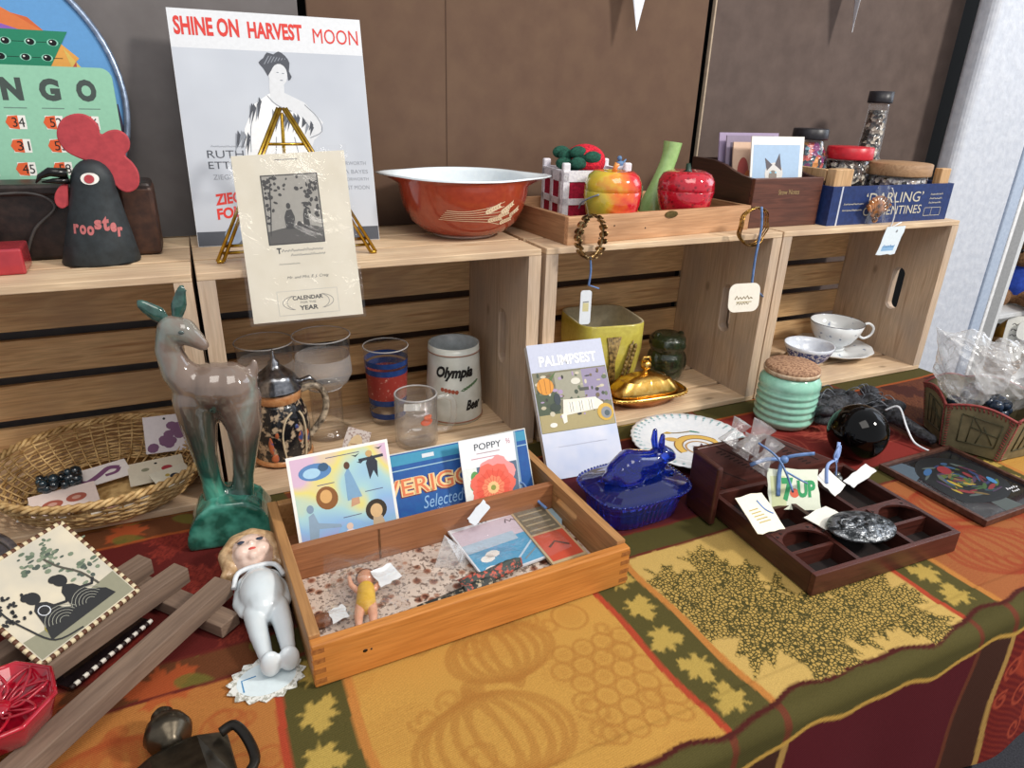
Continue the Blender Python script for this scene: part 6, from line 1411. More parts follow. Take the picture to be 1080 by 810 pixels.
def rabbit():
    cb = mat('cobalt_glass', '2850e0', '2044d0', rough=.05, scale=12, coat=.9)
    cb.node_tree.nodes['Principled BSDF'].inputs['Transmission Weight'].default_value = .9
    t = thing('rabbit_dish', 'cobalt blue glass covered dish with a sitting rabbit on the lid', 'covered dish', (49.6, -22.2, 0), (0, 0, 2))
    t.scale = (.93, .95, .98)
    def sup(a, w, h, p=3.6):
        c, s_ = cos(a), sin(a); k = 1/((abs(c/w)**p+abs(s_/h)**p)**(1/p)); return k*c, k*s_
    g = G(); g.m(cb)
    pr = [(.80, 0), (.83, .25), (.86, 1.4), (.92, 3.0), (.99, 3.9), (1.03, 4.15), (.97, 4.2)]
    g.grid(lambda u, v: (*[q*.8*(1-v) for q in sup(2*pi*u, 7.4, 5.3)], 0), 72, 2, closed_u=True)
    for (k0, z0), (k1, z1) in zip(pr, pr[1:]): g.grid(lambda u, v: (*[q*(k0+(k1-k0)*v)*(1+.012*cos(72*pi*u)) for q in sup(2*pi*u, 7.4, 5.3)], z0+(z1-z0)*v), 144, 1, closed_u=True)
    obj('dish', g, t)
    g = G(); g.m(cb)
    pr = [(1.02, 4.25), (1.04, 4.45), (.98, 4.65), (.8, 4.9), (.55, 5.4), (.01, 5.6)]
    for (k0, z0), (k1, z1) in zip(pr, pr[1:]): g.grid(lambda u, v: (*[q*(k0+(k1-k0)*v) for q in sup(2*pi*u, 7.4, 5.3)], z0+(z1-z0)*v), 72, 1, closed_u=True)
    for i in range(76): x, y = sup(2*pi*i/76, 7.75, 5.65); g.ball((x, y, 4.4), .24, 6, 4)
    ld = obj('lid', g, t, weld=False)
    g = G(); g.m(cb)
    g.capsule([(-2.9, 0, 6.3, 2.0), (-1.4, 0, 6.9, 2.35), (.6, 0, 6.6, 2.1), (2.4, 0, 6.5, 1.7)], .3); g.capsule([(2.4, 0, 6.9, 1.5), (3.6, 0, 7.6, 1.35), (4.6, 0, 7.3, 1.05), (5.3, 0, 7.0, .75)], .3)
    g.ball((-2.0, -1.7, 5.9), (1.8, .9, 1.4)); g.ball((-2.0, 1.7, 5.9), (1.8, .9, 1.4)); g.ball((-4.8, 0, 6.0), .8); g.capsule([(3.4, -.9, 5.4, .5), (4.9, -1.0, 5.2, .45)], .4); g.capsule([(3.4, .9, 5.4, .5), (4.9, 1.0, 5.2, .45)], .4)
    obj('rabbit', g, ld, loc=(.5, 0, -.3), remesh=.2, smooth=4).scale = (1.1, 1.1, 1.06)
    for s_ in (-1, 1):
        g = G(); g.m(cb); g.capsule([(3.7, s_*.6, 8.6, .45), (3.5, s_*.8, 9.9, .52), (3.5, s_*.85, 11.2, .36)], .3); obj('ear', g, ld, remesh=.14, smooth=2)
rabbit()

def plate():
    t = thing('china_plate', 'white openwork edged plate with a painted crest and leaf, flat on the cloth', 'plate', (68.6, -11.0, .05), (0, 0, 0))
    ch = mat('white_china', 'e9ecf0', 'dfe4ea', rough=.1, coat=.6)
    g = G(); g.m(ch); g.lathe([(0, .2), (4.6, .2), (4.8, 0), (5.2, .1), (6.6, .7), (9.0, 1.3), (9.6, 1.45), (9.5, 1.6), (8.8, 1.5), (6.4, .95), (5.0, .55), (0, .5)], 96, fn=lambda a, z: 1+.012*cos(36*a)*(z > 1.2)); obj('dish', g, t)
    g = G(); g.m(flat('8fb4b8')); g.zz = 0
    for i in range(40):
        a = 2*pi*i/40
        for (r0, r1, w) in ((8.5, 9.1, .2), (8.0, 8.35, .13)):
            z = lambda r: .98+.6*(r-6.4)/2.4+.03
            P = [((r0+r1)/2+(r1-r0)/2*cos(k*pi/4), w*sin(k*pi/4)) for k in range(8)]
            g.poly([(r*cos(a)-q*sin(a), r*sin(a)+q*cos(a), z(r)) for r, q in P])
    obj('teal_edging', g, t)
    g = G(); g.zz = .56; g.at(T(.6, .4, 0) @ RZ(-30) @ Matrix.Diagonal((1.15, 1.15, 1, 1)))
    P = flat
    def band(cx, cy, r, a0, a1, w, c, dz): g.stroke(arc(cx, cy, r, a0, a1, 20), w, P(c), dz)
    band(1.2, -1.2, 3.1, -30, 215, 1.0, 'd9b25c', 0); band(1.2, -1.2, 3.65, -30, 215, .16, '8a6238', .008); band(1.2, -1.2, 2.55, -30, 215, .16, '8a6238', .008); band(1.0, -1.4, 1.9, 0, 360, .25, 'b98f5a', .008)
    st = [(1.4+(1.5 if i % 2 == 0 else .6)*cos(i*pi/5+.3), -1.5+(1.5 if i % 2 == 0 else .6)*sin(i*pi/5+.3)) for i in range(10)]; g.shape(st, P('6a5560'), .02); g.disc(1.4, -1.5, .4, .4, P('a8838a'), .03)
    g.stroke(catmull([(-5.0, 3.0), (-2.6, 2.6), (-.4, 3.2), (1.8, 4.4)], 5), .3, P('8a7a5a'), .01); g.shape([(.2, 3.4), (1.0, 4.8), (3.0, 5.6), (2.6, 4.0), (1.6, 3.2)], P('4f8a78'), .02); g.disc(-3.2, 2.6, .8, .35, P('c2a04a'), .02); g.disc(-2.6, .6, 1.0, .6, P('d0a85a'), .012)
    obj('painted_crest', g, t)
plate()

def mint():
    t = thing('ribbed_jar', 'mint green ribbed glass jar with a cork topped lid', 'jar', (90.6, -9.2, 0))
    mt = mat('mint_milk_glass', '9fd8c2', '95cfb8', rough=.1, coat=.6)
    prof = [(0, 0), (4.4, 0), (4.9, .4)]
    for i in range(5):
        z = .9+i*1.25; prof += [(5.15, z), (5.42, z+.35), (5.42, z+.7), (5.15, z+1.05)]
    prof += [(5.5, 7.6), (5.35, 8.6), (4.8, 9.4), (4.6, 9.7), (0, 9.7)]
    t.scale = (.94, .94, .97)
    g = G(); g.m(mt); g.lathe(prof, 56); obj('body', g, t)
    g = G(); g.m(mat('cream_lid_edge', 'cbb79c', 'a8886a', rough=.4)); g.lathe([(4.6, 9.7), (4.9, 9.75), (5.0, 10.4), (4.9, 10.5), (0, 10.5)], 48); obj('lid', g, t)
    g = G(); g.m(mat('cork_top', 'b08a6c', '7d5a44', rough=.8, scale=220, bump=.8, lo=.4, hi=.55)); g.lathe([(4.75, 10.5), (4.8, 10.9), (4.4, 11.25), (0, 11.35)], 48); obj('cork_top', g, t)
mint()
def ball():
    g = G(); g.m(mat('black_glass', '040405', '030303', rough=.05, spec=.3)); g.ball((0, 0, 4.5), 4.5, 40, 24)
    o = obj('black_ball', g, loc=(91.0, -23.6, 0)); tag(o, 'shiny black glass ball in front of the dark net purse', 'ball')
    t = thing('net_purse', 'dark charcoal net and bead purse with a white ribbon end, behind the black ball', 'purse', (101.4, -12.6, 0), (0, 0, -28))
    t.scale = (1.15, 1.1, 1.35)
    nt_ = mat('charcoal_net', '33343a', '101013', rough=.6, scale=190, bump=1, lo=.4, hi=.55, dist=.003)
    g = G(); g.m(nt_); rr = random.Random(6)
    for i in range(46): g.ball((rr.gauss(0, 3.4), rr.gauss(0, 2.2), 1.2+rr.random()*1.8), (rr.uniform(1.0, 2.2), rr.uniform(.8, 1.6), rr.uniform(.5, 1.0)), 10, 7)
    g.capsule([(3, -2, 1.8, .9), (5.5, -5, 2.4, .9), (7.8, -7.4, 1.6, .8), (9.6, -8.4, .9, .7)], .4)
    obj('bag', g, t, remesh=.24, smooth=1)
    g = G(); g.m(mat('grey_strands', '8a8f98', '3a3c42', rough=.4))
    for i in range(16):
        x0, y0 = rr.uniform(-5, 4), rr.uniform(-3, 3); g.tube(catmull([(x0, y0, 2.6), (x0+rr.uniform(1, 3), y0+rr.uniform(-2, 1), 3.4+rr.random()), (x0+rr.uniform(3, 5), y0+rr.uniform(-3, 1), 1.9)], 5), .07, 5)
    obj('strands', g, t)
    g = G(); g.m(flat('d9b04a')); 
    for i in range(7): g.tube([(-6+i*.5, 2+i*.2, 1.4), (-4.5+i*.7, 3+i*.15, 2.5)], .09, 5)
    obj('gold_fringe', g, t)
    g = G(); g.m(flat('dfe3ea')); g.tube(catmull([(4.0, -4.6, 3.2), (5.4, -5.4, 4.0), (6.2, -7.4, 2.0), (7.0, -9.0, .6), (8.2, -11.0, .35)], 6), .2, 6, flat=.6); obj('white_ribbon', g, t)
ball()
OLDW = wood('weathered_grey_wood', '86705f', '5c4a3f', 'X', rough=.8, knots=False, c3='6d594c')
def rack():
    t = thing('slatted_rack', 'rack of square weathered wooden bars in the front left corner of the table', 'rack', (-12, -24, 0))
    def bar(nm, a, b, z0, h, w):
        g = G(); g.m(OLDW); L_ = sqrt((a[0]-b[0])**2+(a[1]-b[1])**2)
        g.box(0, -w/2, 0, L_, w/2, h)
        obj(nm, g, t, loc=(b[0]+12, b[1]+24, z0), rot=(0, 0, math.degrees(atan2(a[1]-b[1], a[0]-b[0]))), bevel=.12)
    bar('crossbar', (-1.9, -25.2), (-12.6, -12.6), .1, 1.5, 2.4); bar('crossbar', (-17.6, -40.5), (-29, -28), .1, 1.5, 2.4)
    bar('slat', (-6.0, -16.6), (-26, -33.6), 1.62, 1.9, 2.1); bar('slat', (-2.0, -20.7), (-21, -40.4), 1.62, 1.9, 2.2); bar('slat', (-9.6, -13.4), (-29, -30), 1.62, 1.9, 2.1)
rack()
def tiles():
    t = thing('silhouette_picture', 'square picture of two black silhouette figures under a tree, with a striped rope edge', 'picture', (-17.6, -27.2, 3.6), (90-55, 0, 46))
    W, H = 10.7, 10.6; P = flat
    g = G(); g.card(W, H, .35, mat('aged_sky_print', 'd8ccb2', 'b9b4a6', rough=.3, scale=18, coat=.5)); blk_ = P('1f2022')
    g.shape([(.3, .3), (W-.3, .3), (W-.3, 3.2), (7, 3.0), (4, 2.2), (.3, 2.6)], P('8a8872'), .005)
    rr = random.Random(12)
    for cx, cy, n, s_ in ((6.9, 8.3, 46, 1.15), (8.6, 5.4, 26, .9)):
        for i in range(n): g.disc(cx+rr.gauss(0, s_), min(cy+rr.gauss(0, s_*.75), 10.1), rr.uniform(.15, .4), rr.uniform(.1, .25), P(rr.choice(('5c6a58', '74806a', '47524a'))), .01+.0006*i, 7)
    g.stroke(catmull([(8.6, 3.0), (8.2, 5), (7.2, 6.8), (6.8, 8.2)], 4), .22, P('4d4a40'), .04)
    for cx, k in ((3.6, 0), (6.4, 1)):
        g.shape([(cx-1.6, 1.2), (cx-1.1, 2.8), (cx-.8, 4.4), (cx-.2, 5.0), (cx+.5, 4.5), (cx+1.1, 3.2), (cx+2.3, 2.2), (cx+2.6, 1.2)], blk_, .045+.01*k); g.disc(cx-.1, 5.5, .62, .68, blk_, .05+.01*k); g.disc(cx-.4, 5.9, .5, .4, blk_, .052+.01*k)
        g.stroke([(cx+.6, 3.8), (cx+1.7, 3.4), (cx+2.2, 3.9)], .28, blk_, .05+.01*k)
        for i in range(5): g.stroke(arc(cx+.4, 1.9, .5+.3*i, 20, 160, 8), .05, P('9a9a8c'), .075)
    g.stroke(arc(3.4, 3.9, .5, 0, 360, 12), .09, P('c9ccd2'), .08); g.disc(3.2, 2.2, 1.0, .7, P('8f843a'), .044)
    g.stroke(catmull([(4.6, .4), (2.2, 1.0), (1.3, 3.4), (.9, 6), (1.6, 8.6)], 5), .16, blk_, .08)
    for i in range(34): g.disc(1.2+rr.gauss(0, .75)*(1 if i % 2 else .6), 5.6+rr.uniform(-1.4, 3.0), .22, .14, blk_, .085, 6, rr.uniform(0, 3))
    obj('printed_tile', g, t)
    g = G(); 
    c1, c2 = flat('d9c9a4'), flat('5e3a26')
    n = 26
    for (x0, y0, x1, y1) in ((0, 0, W, 0), (W, 0, W, H), (W, H, 0, H), (0, H, 0, 0)):
        for k in range(n):
            g.m(c1 if k % 2 else c2); a, b_ = k/n, (k+1)/n
            g.tube([(x0+(x1-x0)*a, y0+(y1-y0)*a, .25), (x0+(x1-x0)*b_, y0+(y1-y0)*b_, .25)], .26, 6)
    obj('rope_edge', g, t, weld=False)
    g = G(); g.m(flat('3b2c22')); g.at(T(W/2-.6, H-2.2, 0) @ RX(78)); g.box(0, -6.4, -.2, 1.2, 0, 0); obj('back_strut', g, t)
    t = thing('framed_panel', 'dark panel with a white rope edge lying under the rack bars', 'picture', (-16.0, -27.4, .05), (0, 0, 45.5))
    g = G(); g.m(mat('dark_panel', '1d1517', '120d0e', rough=.2, coat=.6)); g.box(0, 0, 0, 9.4, 7.4, .45); obj('panel', g, t, bevel=.05)
    g = G()
    for k in range(20): g.m(flat('e6e0d4') if k % 2 else flat('2a1e1c')); g.tube([(9.4*k/20, -.1, .4), (9.4*(k+1)/20, -.1, .4)], .24, 6)
    obj('rope_edge', g, t, weld=False)
tiles()
def front_left():
    t = thing('pewter_plate', 'round dark plate with a grey metal rim at the left edge of the table', 'plate', (-35.0, -6.6, 0))
    g = G(); g.m(mat('dark_plate_face', '4a4640', '38352f', rough=.5)); g.lathe([(0, .2), (11.0, .25), (11.6, .9)], 64); obj('face', g, t)
    g = G(); g.m(mat('grey_metal_rim', '8d8f9a', '6e7079', rough=.3, metal=.7)); g.tube([(11.9*cos(a*pi/40), 11.9*sin(a*pi/40), 1.0) for a in range(80)], .45, 8, closed=True); g.lathe([(0, 0), (9, 0), (11.8, .8)], 64); obj('rim', g, t, weld=False)
    rg = mat('ruby_glass', 'b3122a', '8c0c20', rough=.1, coat=.8, scale=30)
    t = thing('ruby_dish', 'small faceted ruby red glass dish with moulded leaf petals, on the rack bars', 'dish', (-19.4, -33.3, 3.54), (0, 0, 12))
    g = G(); g.m(rg); hexf = lambda a, z: 1/(cos(((a+pi/8) % (pi/4))-pi/8))*.96
    g.lathe([(0, 0), (3.0, 0), (3.4, .3), (4.1, 2.4), (4.15, 2.7), (3.8, 2.7), (3.5, 1.9), (0, 1.7)], 64, fn=hexf); obj('bowl', g, t)
    g = G(); g.m(rg)
    for k in range(8):
        a = 2*pi*k/8; c, s_ = cos(a), sin(a)
        P = catmull([(.6, 0, 1.8), (1.6, .9, 2.3), (3.6, 0, 2.8), (1.6, -.9, 2.3), (.6, 0, 1.8)], 5)
        g.tube([(x*c-y*s_, x*s_+y*c, z) for x, y, z in P], .13, 6); g.tube([(.7*c, .7*s_, 1.9), (3.5*c, 3.5*s_, 2.7)], .1, 6)
    g.ball((0, 0, 1.9), (1.0, 1.0, .5)); g.tube([(4.1*cos(a*pi/16)*hexf(a*pi/16, 0), 4.1*sin(a*pi/16)*hexf(a*pi/16, 0), 2.65) for a in range(32)], .2, 6, closed=True)
    obj('petal_ridges', g, t, weld=False)
    bz = mat('dark_bronze', '5b5346', '3c362d', rough=.3, metal=.85, scale=60, bump=.15)
    t = thing('bronze_flask', 'dark bronze flask with a round stopper and side handles, lying at the front edge', 'flask', (-7.0, -40.5, 0), (0, 0, 12))
    g = G(); g.m(bz)
    sec = lambda y, w, h: [(-w, y, .15), (w, y, .15), (w*1.02, y, h*.55), (w*.45, y, h), (-w*.45, y, h), (-w*1.02, y, h*.55)]
    S_ = [sec(1.6, .9, 2.0), sec(1.0, 3.8, 2.4), (sec(.7, 4.0, 2.6)), sec(-5.0, 3.5, 4.0), sec(-9, 2.6, 3.2)]
    V = [[g.v(p) for p in s_] for s_ in S_]
    for A, B in zip(V, V[1:]):
        for i in range(6): g.f([A[i], A[(i+1) % 6], B[(i+1) % 6], B[i]])
    g.f(V[0]); g.f(V[-1][::-1]); obj('body', g, t, bevel=.15)
    g = G(); g.m(bz); g.at(T(0, 2.6, 1.95) @ RX(-90)); g.lathe([(0, -1.4), (.8, -1.3), (.9, -.9), (1.7, -.4), (1.9, .3), (1.6, 1.2), (.9, 1.8), (.8, 2.2), (.9, 2.5), (.6, 2.9), (0, 3.0)], 32); obj('stopper', g, t)
    for s_ in (-1, 1):
        g = G(); g.m(mat('dark_handle', '2e2b27', rough=.35, metal=.6)); g.tube(catmull([(s_*3.5, .1, 2.3), (s_*4.6, -.1, 2.6), (s_*5.1, -2.0, 2.4), (s_*4.9, -4.2, 2.2), (s_*3.2, -5.4, 2.2)], 5), .42, 8); obj('handle', g, t)
front_left()

MAH = wood('mahogany_shelf', '5b2f27', '341813', 'X', rough=.35, knots=False, c3='3f1f19'); MAHY = wood('mahogany_shelf_side', '4b2620', '2a1310', 'Y', rough=.35, knots=False, c3='351a15')
def shadow_box():
    t = thing('shadow_box', 'dark red wooden compartment shelf lying on its back, with a grooved gable board', 'shelf', (58.4, -45.4, .1), (0, 0, -2.5))
    W, D, H = 24.0, 18.6, 2.9; th = .7
    g = G(); g.m(MAH); g.box(0, 0, 0, W, th, H); obj('side_board', g, t, bevel=.08)
    g = G(); g.m(MAH); g.box(0, D-th, 0, W, D, H); obj('side_board', g, t, bevel=.08)
    for x in (0, W-th):
        g = G(); g.m(MAHY); g.box(x, th, 0, x+th, D-th, H); obj('end_board', g, t, bevel=.08)
    g = G(); g.m(mat('dark_felt', '1c0e0c', '120908', rough=.8)); g.box(th, th, .1, W-th, D-th, .4); obj('back_panel', g, t)
    for bx in ((th, 8.0, .4, W-th, 8.7, H-.1), (th, 4.2, .4, 7.2, 4.7, H-.3), (16.8, 4.2, .4, W-th, 4.7, H-.3)): g = G(); g.m(MAH); g.box(*bx); obj('shelf_board', g, t)
    for bx in ((7.2, th, .4, 7.8, 8.0, H-.2), (16.2, th, .4, 16.8, 8.0, H-.2), (8.6, 8.7, .4, 9.2, D-th, H-.2), (15.6, 8.7, .4, 16.2, D-th, H-.2), (th, 12.8, .4, 8.6, 13.3, H-.4)): g = G(); g.m(MAHY); g.box(*bx); obj('divider', g, t)
    # scalloped fretwork strip with arched openings
    g = G(); g.m(MAH); z0, z1 = H-.28, H+.02
    def spandrel(x0, x1, y0, y1):
        n = 10; cx, rx = (x0+x1)/2, (x1-x0)/2
        A = [(cx-rx*cos(pi*i/n), y0+(y1-y0-.35)*sin(pi*i/n)) for i in range(n+1)]
        for i in range(n):
            g.prism([A[i], A[i+1], (A[i+1][0], y1), (A[i][0], y1)], z0, z1)
    for a, b in ((th, 7.2), (7.8, 16.2), (16.8, W-th)): spandrel(a, b, 5.2, 8.1)
    obj('arched_fretwork', g, t, weld=False)
    g = G(); g.m(mat('fret_hole', '1d0d0a', rough=.9))
    for x, y in ((7.0, 7.3), (8.1, 7.2), (7.6, 6.4), (6.3, 7.7), (16.0, 7.2), (17.1, 7.3), (16.5, 6.4), (1.1, 7.3), (2.0, 7.7), (22.6, 7.5)):
        g.prism([(x+.3*cos(k*2.09), y+.3*sin(k*2.09)) for k in range(3)], z1, z1+.02)
    obj('fret_cutout', g, t, weld=False)
    # gable board leaning at the back, with plank grooves and dentils
    g = G(); g.m(MAH); g.at(T(-1.3, D+.2, 0) @ RX(90-16) @ T(0, 0, -1.0)); g.prism([(0, 0), (25.6, 0), (25.6, 2.6), (12.2, 8.9), (0, 8.9)], 0, 1.0); obj('gable_board', g, t, bevel=.12)
    g = G(); g.m(mat('groove_dark', '24100d', rough=.8)); g.at(T(-1.3, D+.2, 0) @ RX(90-16)); g.zz = 0
    for (x0, y0, x1, y1) in ((.6, 6.6, 8.2, 2.8), (.6, 4.2, 6, 1.6), (3.0, 8.7, 12.4, 3.4), (12.4, 8.4, 21.5, 3.6)): g.box(0, 0, 0, 0, 0, 0) if False else g.stroke([(x0, y0), (x1, y1)], .14, mat('groove_dark', '24100d'), .01)
    for i in range(11):
        for (bx, by) in ((3.2, 8.0), (12.0, 7.9)):
            x, y = bx+i*.72, by-i*.42
            if y > .6: g.stroke([(x-.15, y-.22), (x+.85, y-.22)], .2, mat('groove_dark', '24100d'), .02)
    obj('carved_grooves', g, t)
    g = G(); g.m(MAHY); g.box(-2.2, D-3.0, 0, -1.3, D+2.4, 8.6); obj('end_post', g, t, bevel=.25)
shadow_box()
def shadow_items():
    pw = mat('pewter_relief', '8c8f92', '35383a', rough=.35, metal=.9, scale=110, bump=1, lo=.42, hi=.56, dist=.004)
    t = thing('belt_buckle', 'oval dark pewter belt buckle with raised relief, on the dark compartment shelf', 'buckle', (70.6, -41.2, 3.35), (4, 0, -14))
    g = G(); g.m(pw); g.lathe([(0, 0), (4.2, 0), (4.5, .2), (4.4, .5), (3.8, .6), (3.2, .8), (0, 1.0)], 48, sy=.66); obj('plate', g, t)
    g = G(); g.m(pw)
    for x, y, r in ((-1.9, .1, .8), (-.2, .6, .6), (1.3, .5, .7), (.6, -.6, .8), (2.6, 0, .6), (-.9, -.8, .5), (-2.8, -.5, .5)): g.ball((x, y, .85), (r, r*.75, .3), 12, 6)
    g.tube([(1.0*cos(a*pi/8)-1.9, .85*sin(a*pi/8)+.1, .9) for a in range(16)], .13, 6, closed=True); obj('relief', g, t, weld=False)
    def tg(x, y, z, w, h, rot, mt, lab, fn=None, seed=2):
        g = G(); tagcard(g, w, h, mt, seed=seed)
        if fn: fn(g)
        o = obj('price_tag', g, loc=(x, y, z), rot=rot); tag(o, lab, 'tag')
    P = flat
    tg(66.5, -39.6, 3.1, 5.4, 3.2, (3, 3, 12), P('ece8dc'), 'plain ivory tag under the oval pewter buckle')
    def lines(g): 
        for i in range(5): g.stroke([(.8+i*.1, 3.2-i*.45), (2.2+i*.2, 3.3-i*.45)], .16, P('b9a468'), .005)
        g.stroke(catmull([(2.7, 4.4), (3.1, 3.0), (3.9, 2.2)], 4), .22, RIB, .03)
    tg(57.4, -37.2, 3.4, 4.2, 5.4, (26, 0, -4), P('efe8d2'), 'cream ragged tag with gold lettering at the left of the compartment shelf', lines)
    t = thing('soda_tag', 'pale tag printed 7UP standing up in the dark compartment shelf', 'tag', (64.6, -32.2, 2.0), (58, 0, -22))
    t.scale = (1.25, 1.2, 1)
    g = G(); tagcard(g, 5.6, 4.6, P('e0e6d2'), seed=5); g.rect(.3, .4, 1.6, 3.4, P('cfd6a8'), .005)
    g.text('7', 1.5, 1.0, 1.3, 2.6, P('2f9a5e'), bold=.06, dz=.03); g.text('UP', 3.2, 1.4, 2.0, 1.9, P('2f9a5e'), bold=.05, dz=.03); g.disc(2.85, 1.9, .5, .5, P('e0664a'), .02); obj('printed_tag', g, t)
    g = G(); g.m(RIB); g.tube(catmull([(1.0, 1.6, .2), (1.2, 4.2, .5), (1.6, 5.6, 1.0), (2.6, 6.0, 1.6), (4.6, 6.2, 2.0)], 5), .24, 6, flat=.4); g.tube(catmull([(1.6, 5.6, 1.0), (-.4, 5.6, 1.2), (-2.0, 5.0, .6)], 4), .22, 6, flat=.4); g.ball((1.6, 5.6, 1.1), .45); obj('ribbon', g, t)
    t = thing('glass_stopper', 'cluster of clear crystal glass pieces tied with blue ribbon on the gable board', 'glass ornament', (63.6, -27.4, 8.6), (-24, 30, -38))
    t.scale = (1.25, 1.25, 1.25)
    g = G(); g.m(film('crystal_glass', gloss=.7, bump=1, scale=70, rough=.04, haze=.14)); rr = random.Random(3)
    for i, (x, y, z, r, h) in enumerate(((0, 0, 0, 1.5, 3.6), (-1.9, .8, -.4, 1.2, 3.0), (1.6, -1.0, -.5, 1.2, 3.2), (.4, 1.9, -.6, 1.1, 2.6), (2.8, .8, -1.0, 1.0, 2.6))):
        g.lathe([(0, z), (r, z), (r*.5, z+h*.45), (r*.5, z+h*.55), (r*.95, z+h), (0, z+h)], 8, c=(x, y, 0), smooth=False)
    obj('crystal_pieces', g, t, weld=False)
    g = G(); g.m(RIB); g.tube(catmull([(0, -1.5, 1.4), (1.8, -2.6, 1.2), (3.4, -3.0, .4), (4.6, -4.4, -1.0)], 5), .3, 6, flat=.4); g.tube(catmull([(3.4, -3.0, .4), (5.6, -2.2, .6), (6.8, -1.0, .8)], 5), .28, 6, flat=.4); obj('ribbon', g, t)
    t = thing('silver_charm', 'small silver charm with a tied blue bow at the right of the 7UP tag', 'charm', (77.6, -31.2, 2.9), (0, 0, 12))
    g = G(); g.m(mat('charm_silver', 'a9a9a4', '55564f', rough=.3, metal=.9, scale=150, bump=.8)); g.ball((0, 0, .5), (1.3, .9, .5), 16, 8); g.ball((.9, .3, .7), (.6, .5, .4)); obj('charm', g, t)
    g = G(); g.m(flat('8ea8dc')); g.tube(catmull([(0, 0, .9), (0, .3, 2.6), (-.6, .6, 4.0), (1.0, .9, 5.0), (.4, .6, 3.4), (-2.8, .2, 3.4), (-3.6, -.6, 1.2)], 5), .24, 6, flat=.4); g.tube([(0, .4, 2.9), (1.2, 1.2, 5.4)], .24, 6, flat=.4); obj('bow', g, t)
    def fold(g): pass
    tg(74.4, -34.2, 2.9, 3.2, 3.4, (30, -10, 20), P('e4e2dc'), 'folded white tag under the silver charm', seed=8)
    tg(78.6, -33.6, 2.95, 6.8, 1.7, (12, -3, 14), P('dfe0e0'), 'narrow white tag to the right of the silver charm', seed=9)
shadow_items()
def art_tray():
    t = thing('lacquer_tray', 'black square tray painted with a dark many coloured face like swirl', 'tray', (91.6, -44.6, .05), (0, 0, 0))
    W, D = 16.6, 16.6
    bk = mat('black_lacquer', '1b1e22', '14161a', rough=.15, coat=.7); ed = mat('tray_edge_wood', '5c3d33', '432a22', rough=.35)
    g = G(); g.m(bk); g.box(.5, .5, 0, W-.5, D-.5, .45); obj('panel', g, t)
    g = G(); g.m(ed)
    for a in ((0, 0, W, .6), (0, D-.6, W, D), (0, .6, .6, D-.6), (W-.6, .6, W, D-.6)): g.box(a[0], a[1], 0, a[2], a[3], .95)
    obj('rim', g, t, bevel=.08, weld=False)
    g = G(); g.zz = .46; P = flat; rr = random.Random(21)
    g.shape([(.7, D-5.6), (.7, D-.7), (4.4, D-.7), (5.0, D-2.4), (3.4, D-4.6)], P('4c5a66'), 0); g.shape([(6.0, .7), (6.4, 3.6), (9.6, 3.4), (10.0, .7)], P('4a5250'), 0)
    g.shape(catmull([(2.6, 4.6), (2.2, 8), (3.4, 12.6), (7.6, 15.4), (12, 14.6), (15, 11), (14.6, 6), (11, 3.4), (6.6, 3.2), (2.6, 4.6)], 5)[:-1], P('14171a'), .006)
    cols = ('4c5f28', '304c6c', '7a2c30', 'a08a30', '44304a', '2a3c2a', '4c5654', '5c2a34', '28345a', '3a5632', '6a5832')
    for i in range(72):
        a = rr.uniform(0, 2*pi); r = rr.uniform(.3, 4.6); x, y = 8.5+r*cos(a)*1.15, 9.0+r*sin(a)
        L_ = rr.uniform(.6, 1.5); w = rr.uniform(.15, .45); an = a+1.4+rr.uniform(-.5, .5)
        g.disc(x, y, L_, w, P(cols[i % len(cols)]), .012+.0005*i, 9, an)
    g.disc(8.6, 11.8, 1.3, 1.0, P('802a30'), .05, rot=.6); g.disc(5.6, 12.4, 1.4, .5, P('345c88'), .05, rot=.4); g.disc(12.6, 7.0, 1.0, .5, P('3f78a8'), .052, rot=1.2)
    scribble(g, 12.0, 4.2, 2.4, .55, P('e6e6ea'), dz=.06); scribble(g, 12.2, 3.5, 1.6, .5, P('e6e6ea'), dz=.06)
    obj('painted_design', g, t)
art_tray()
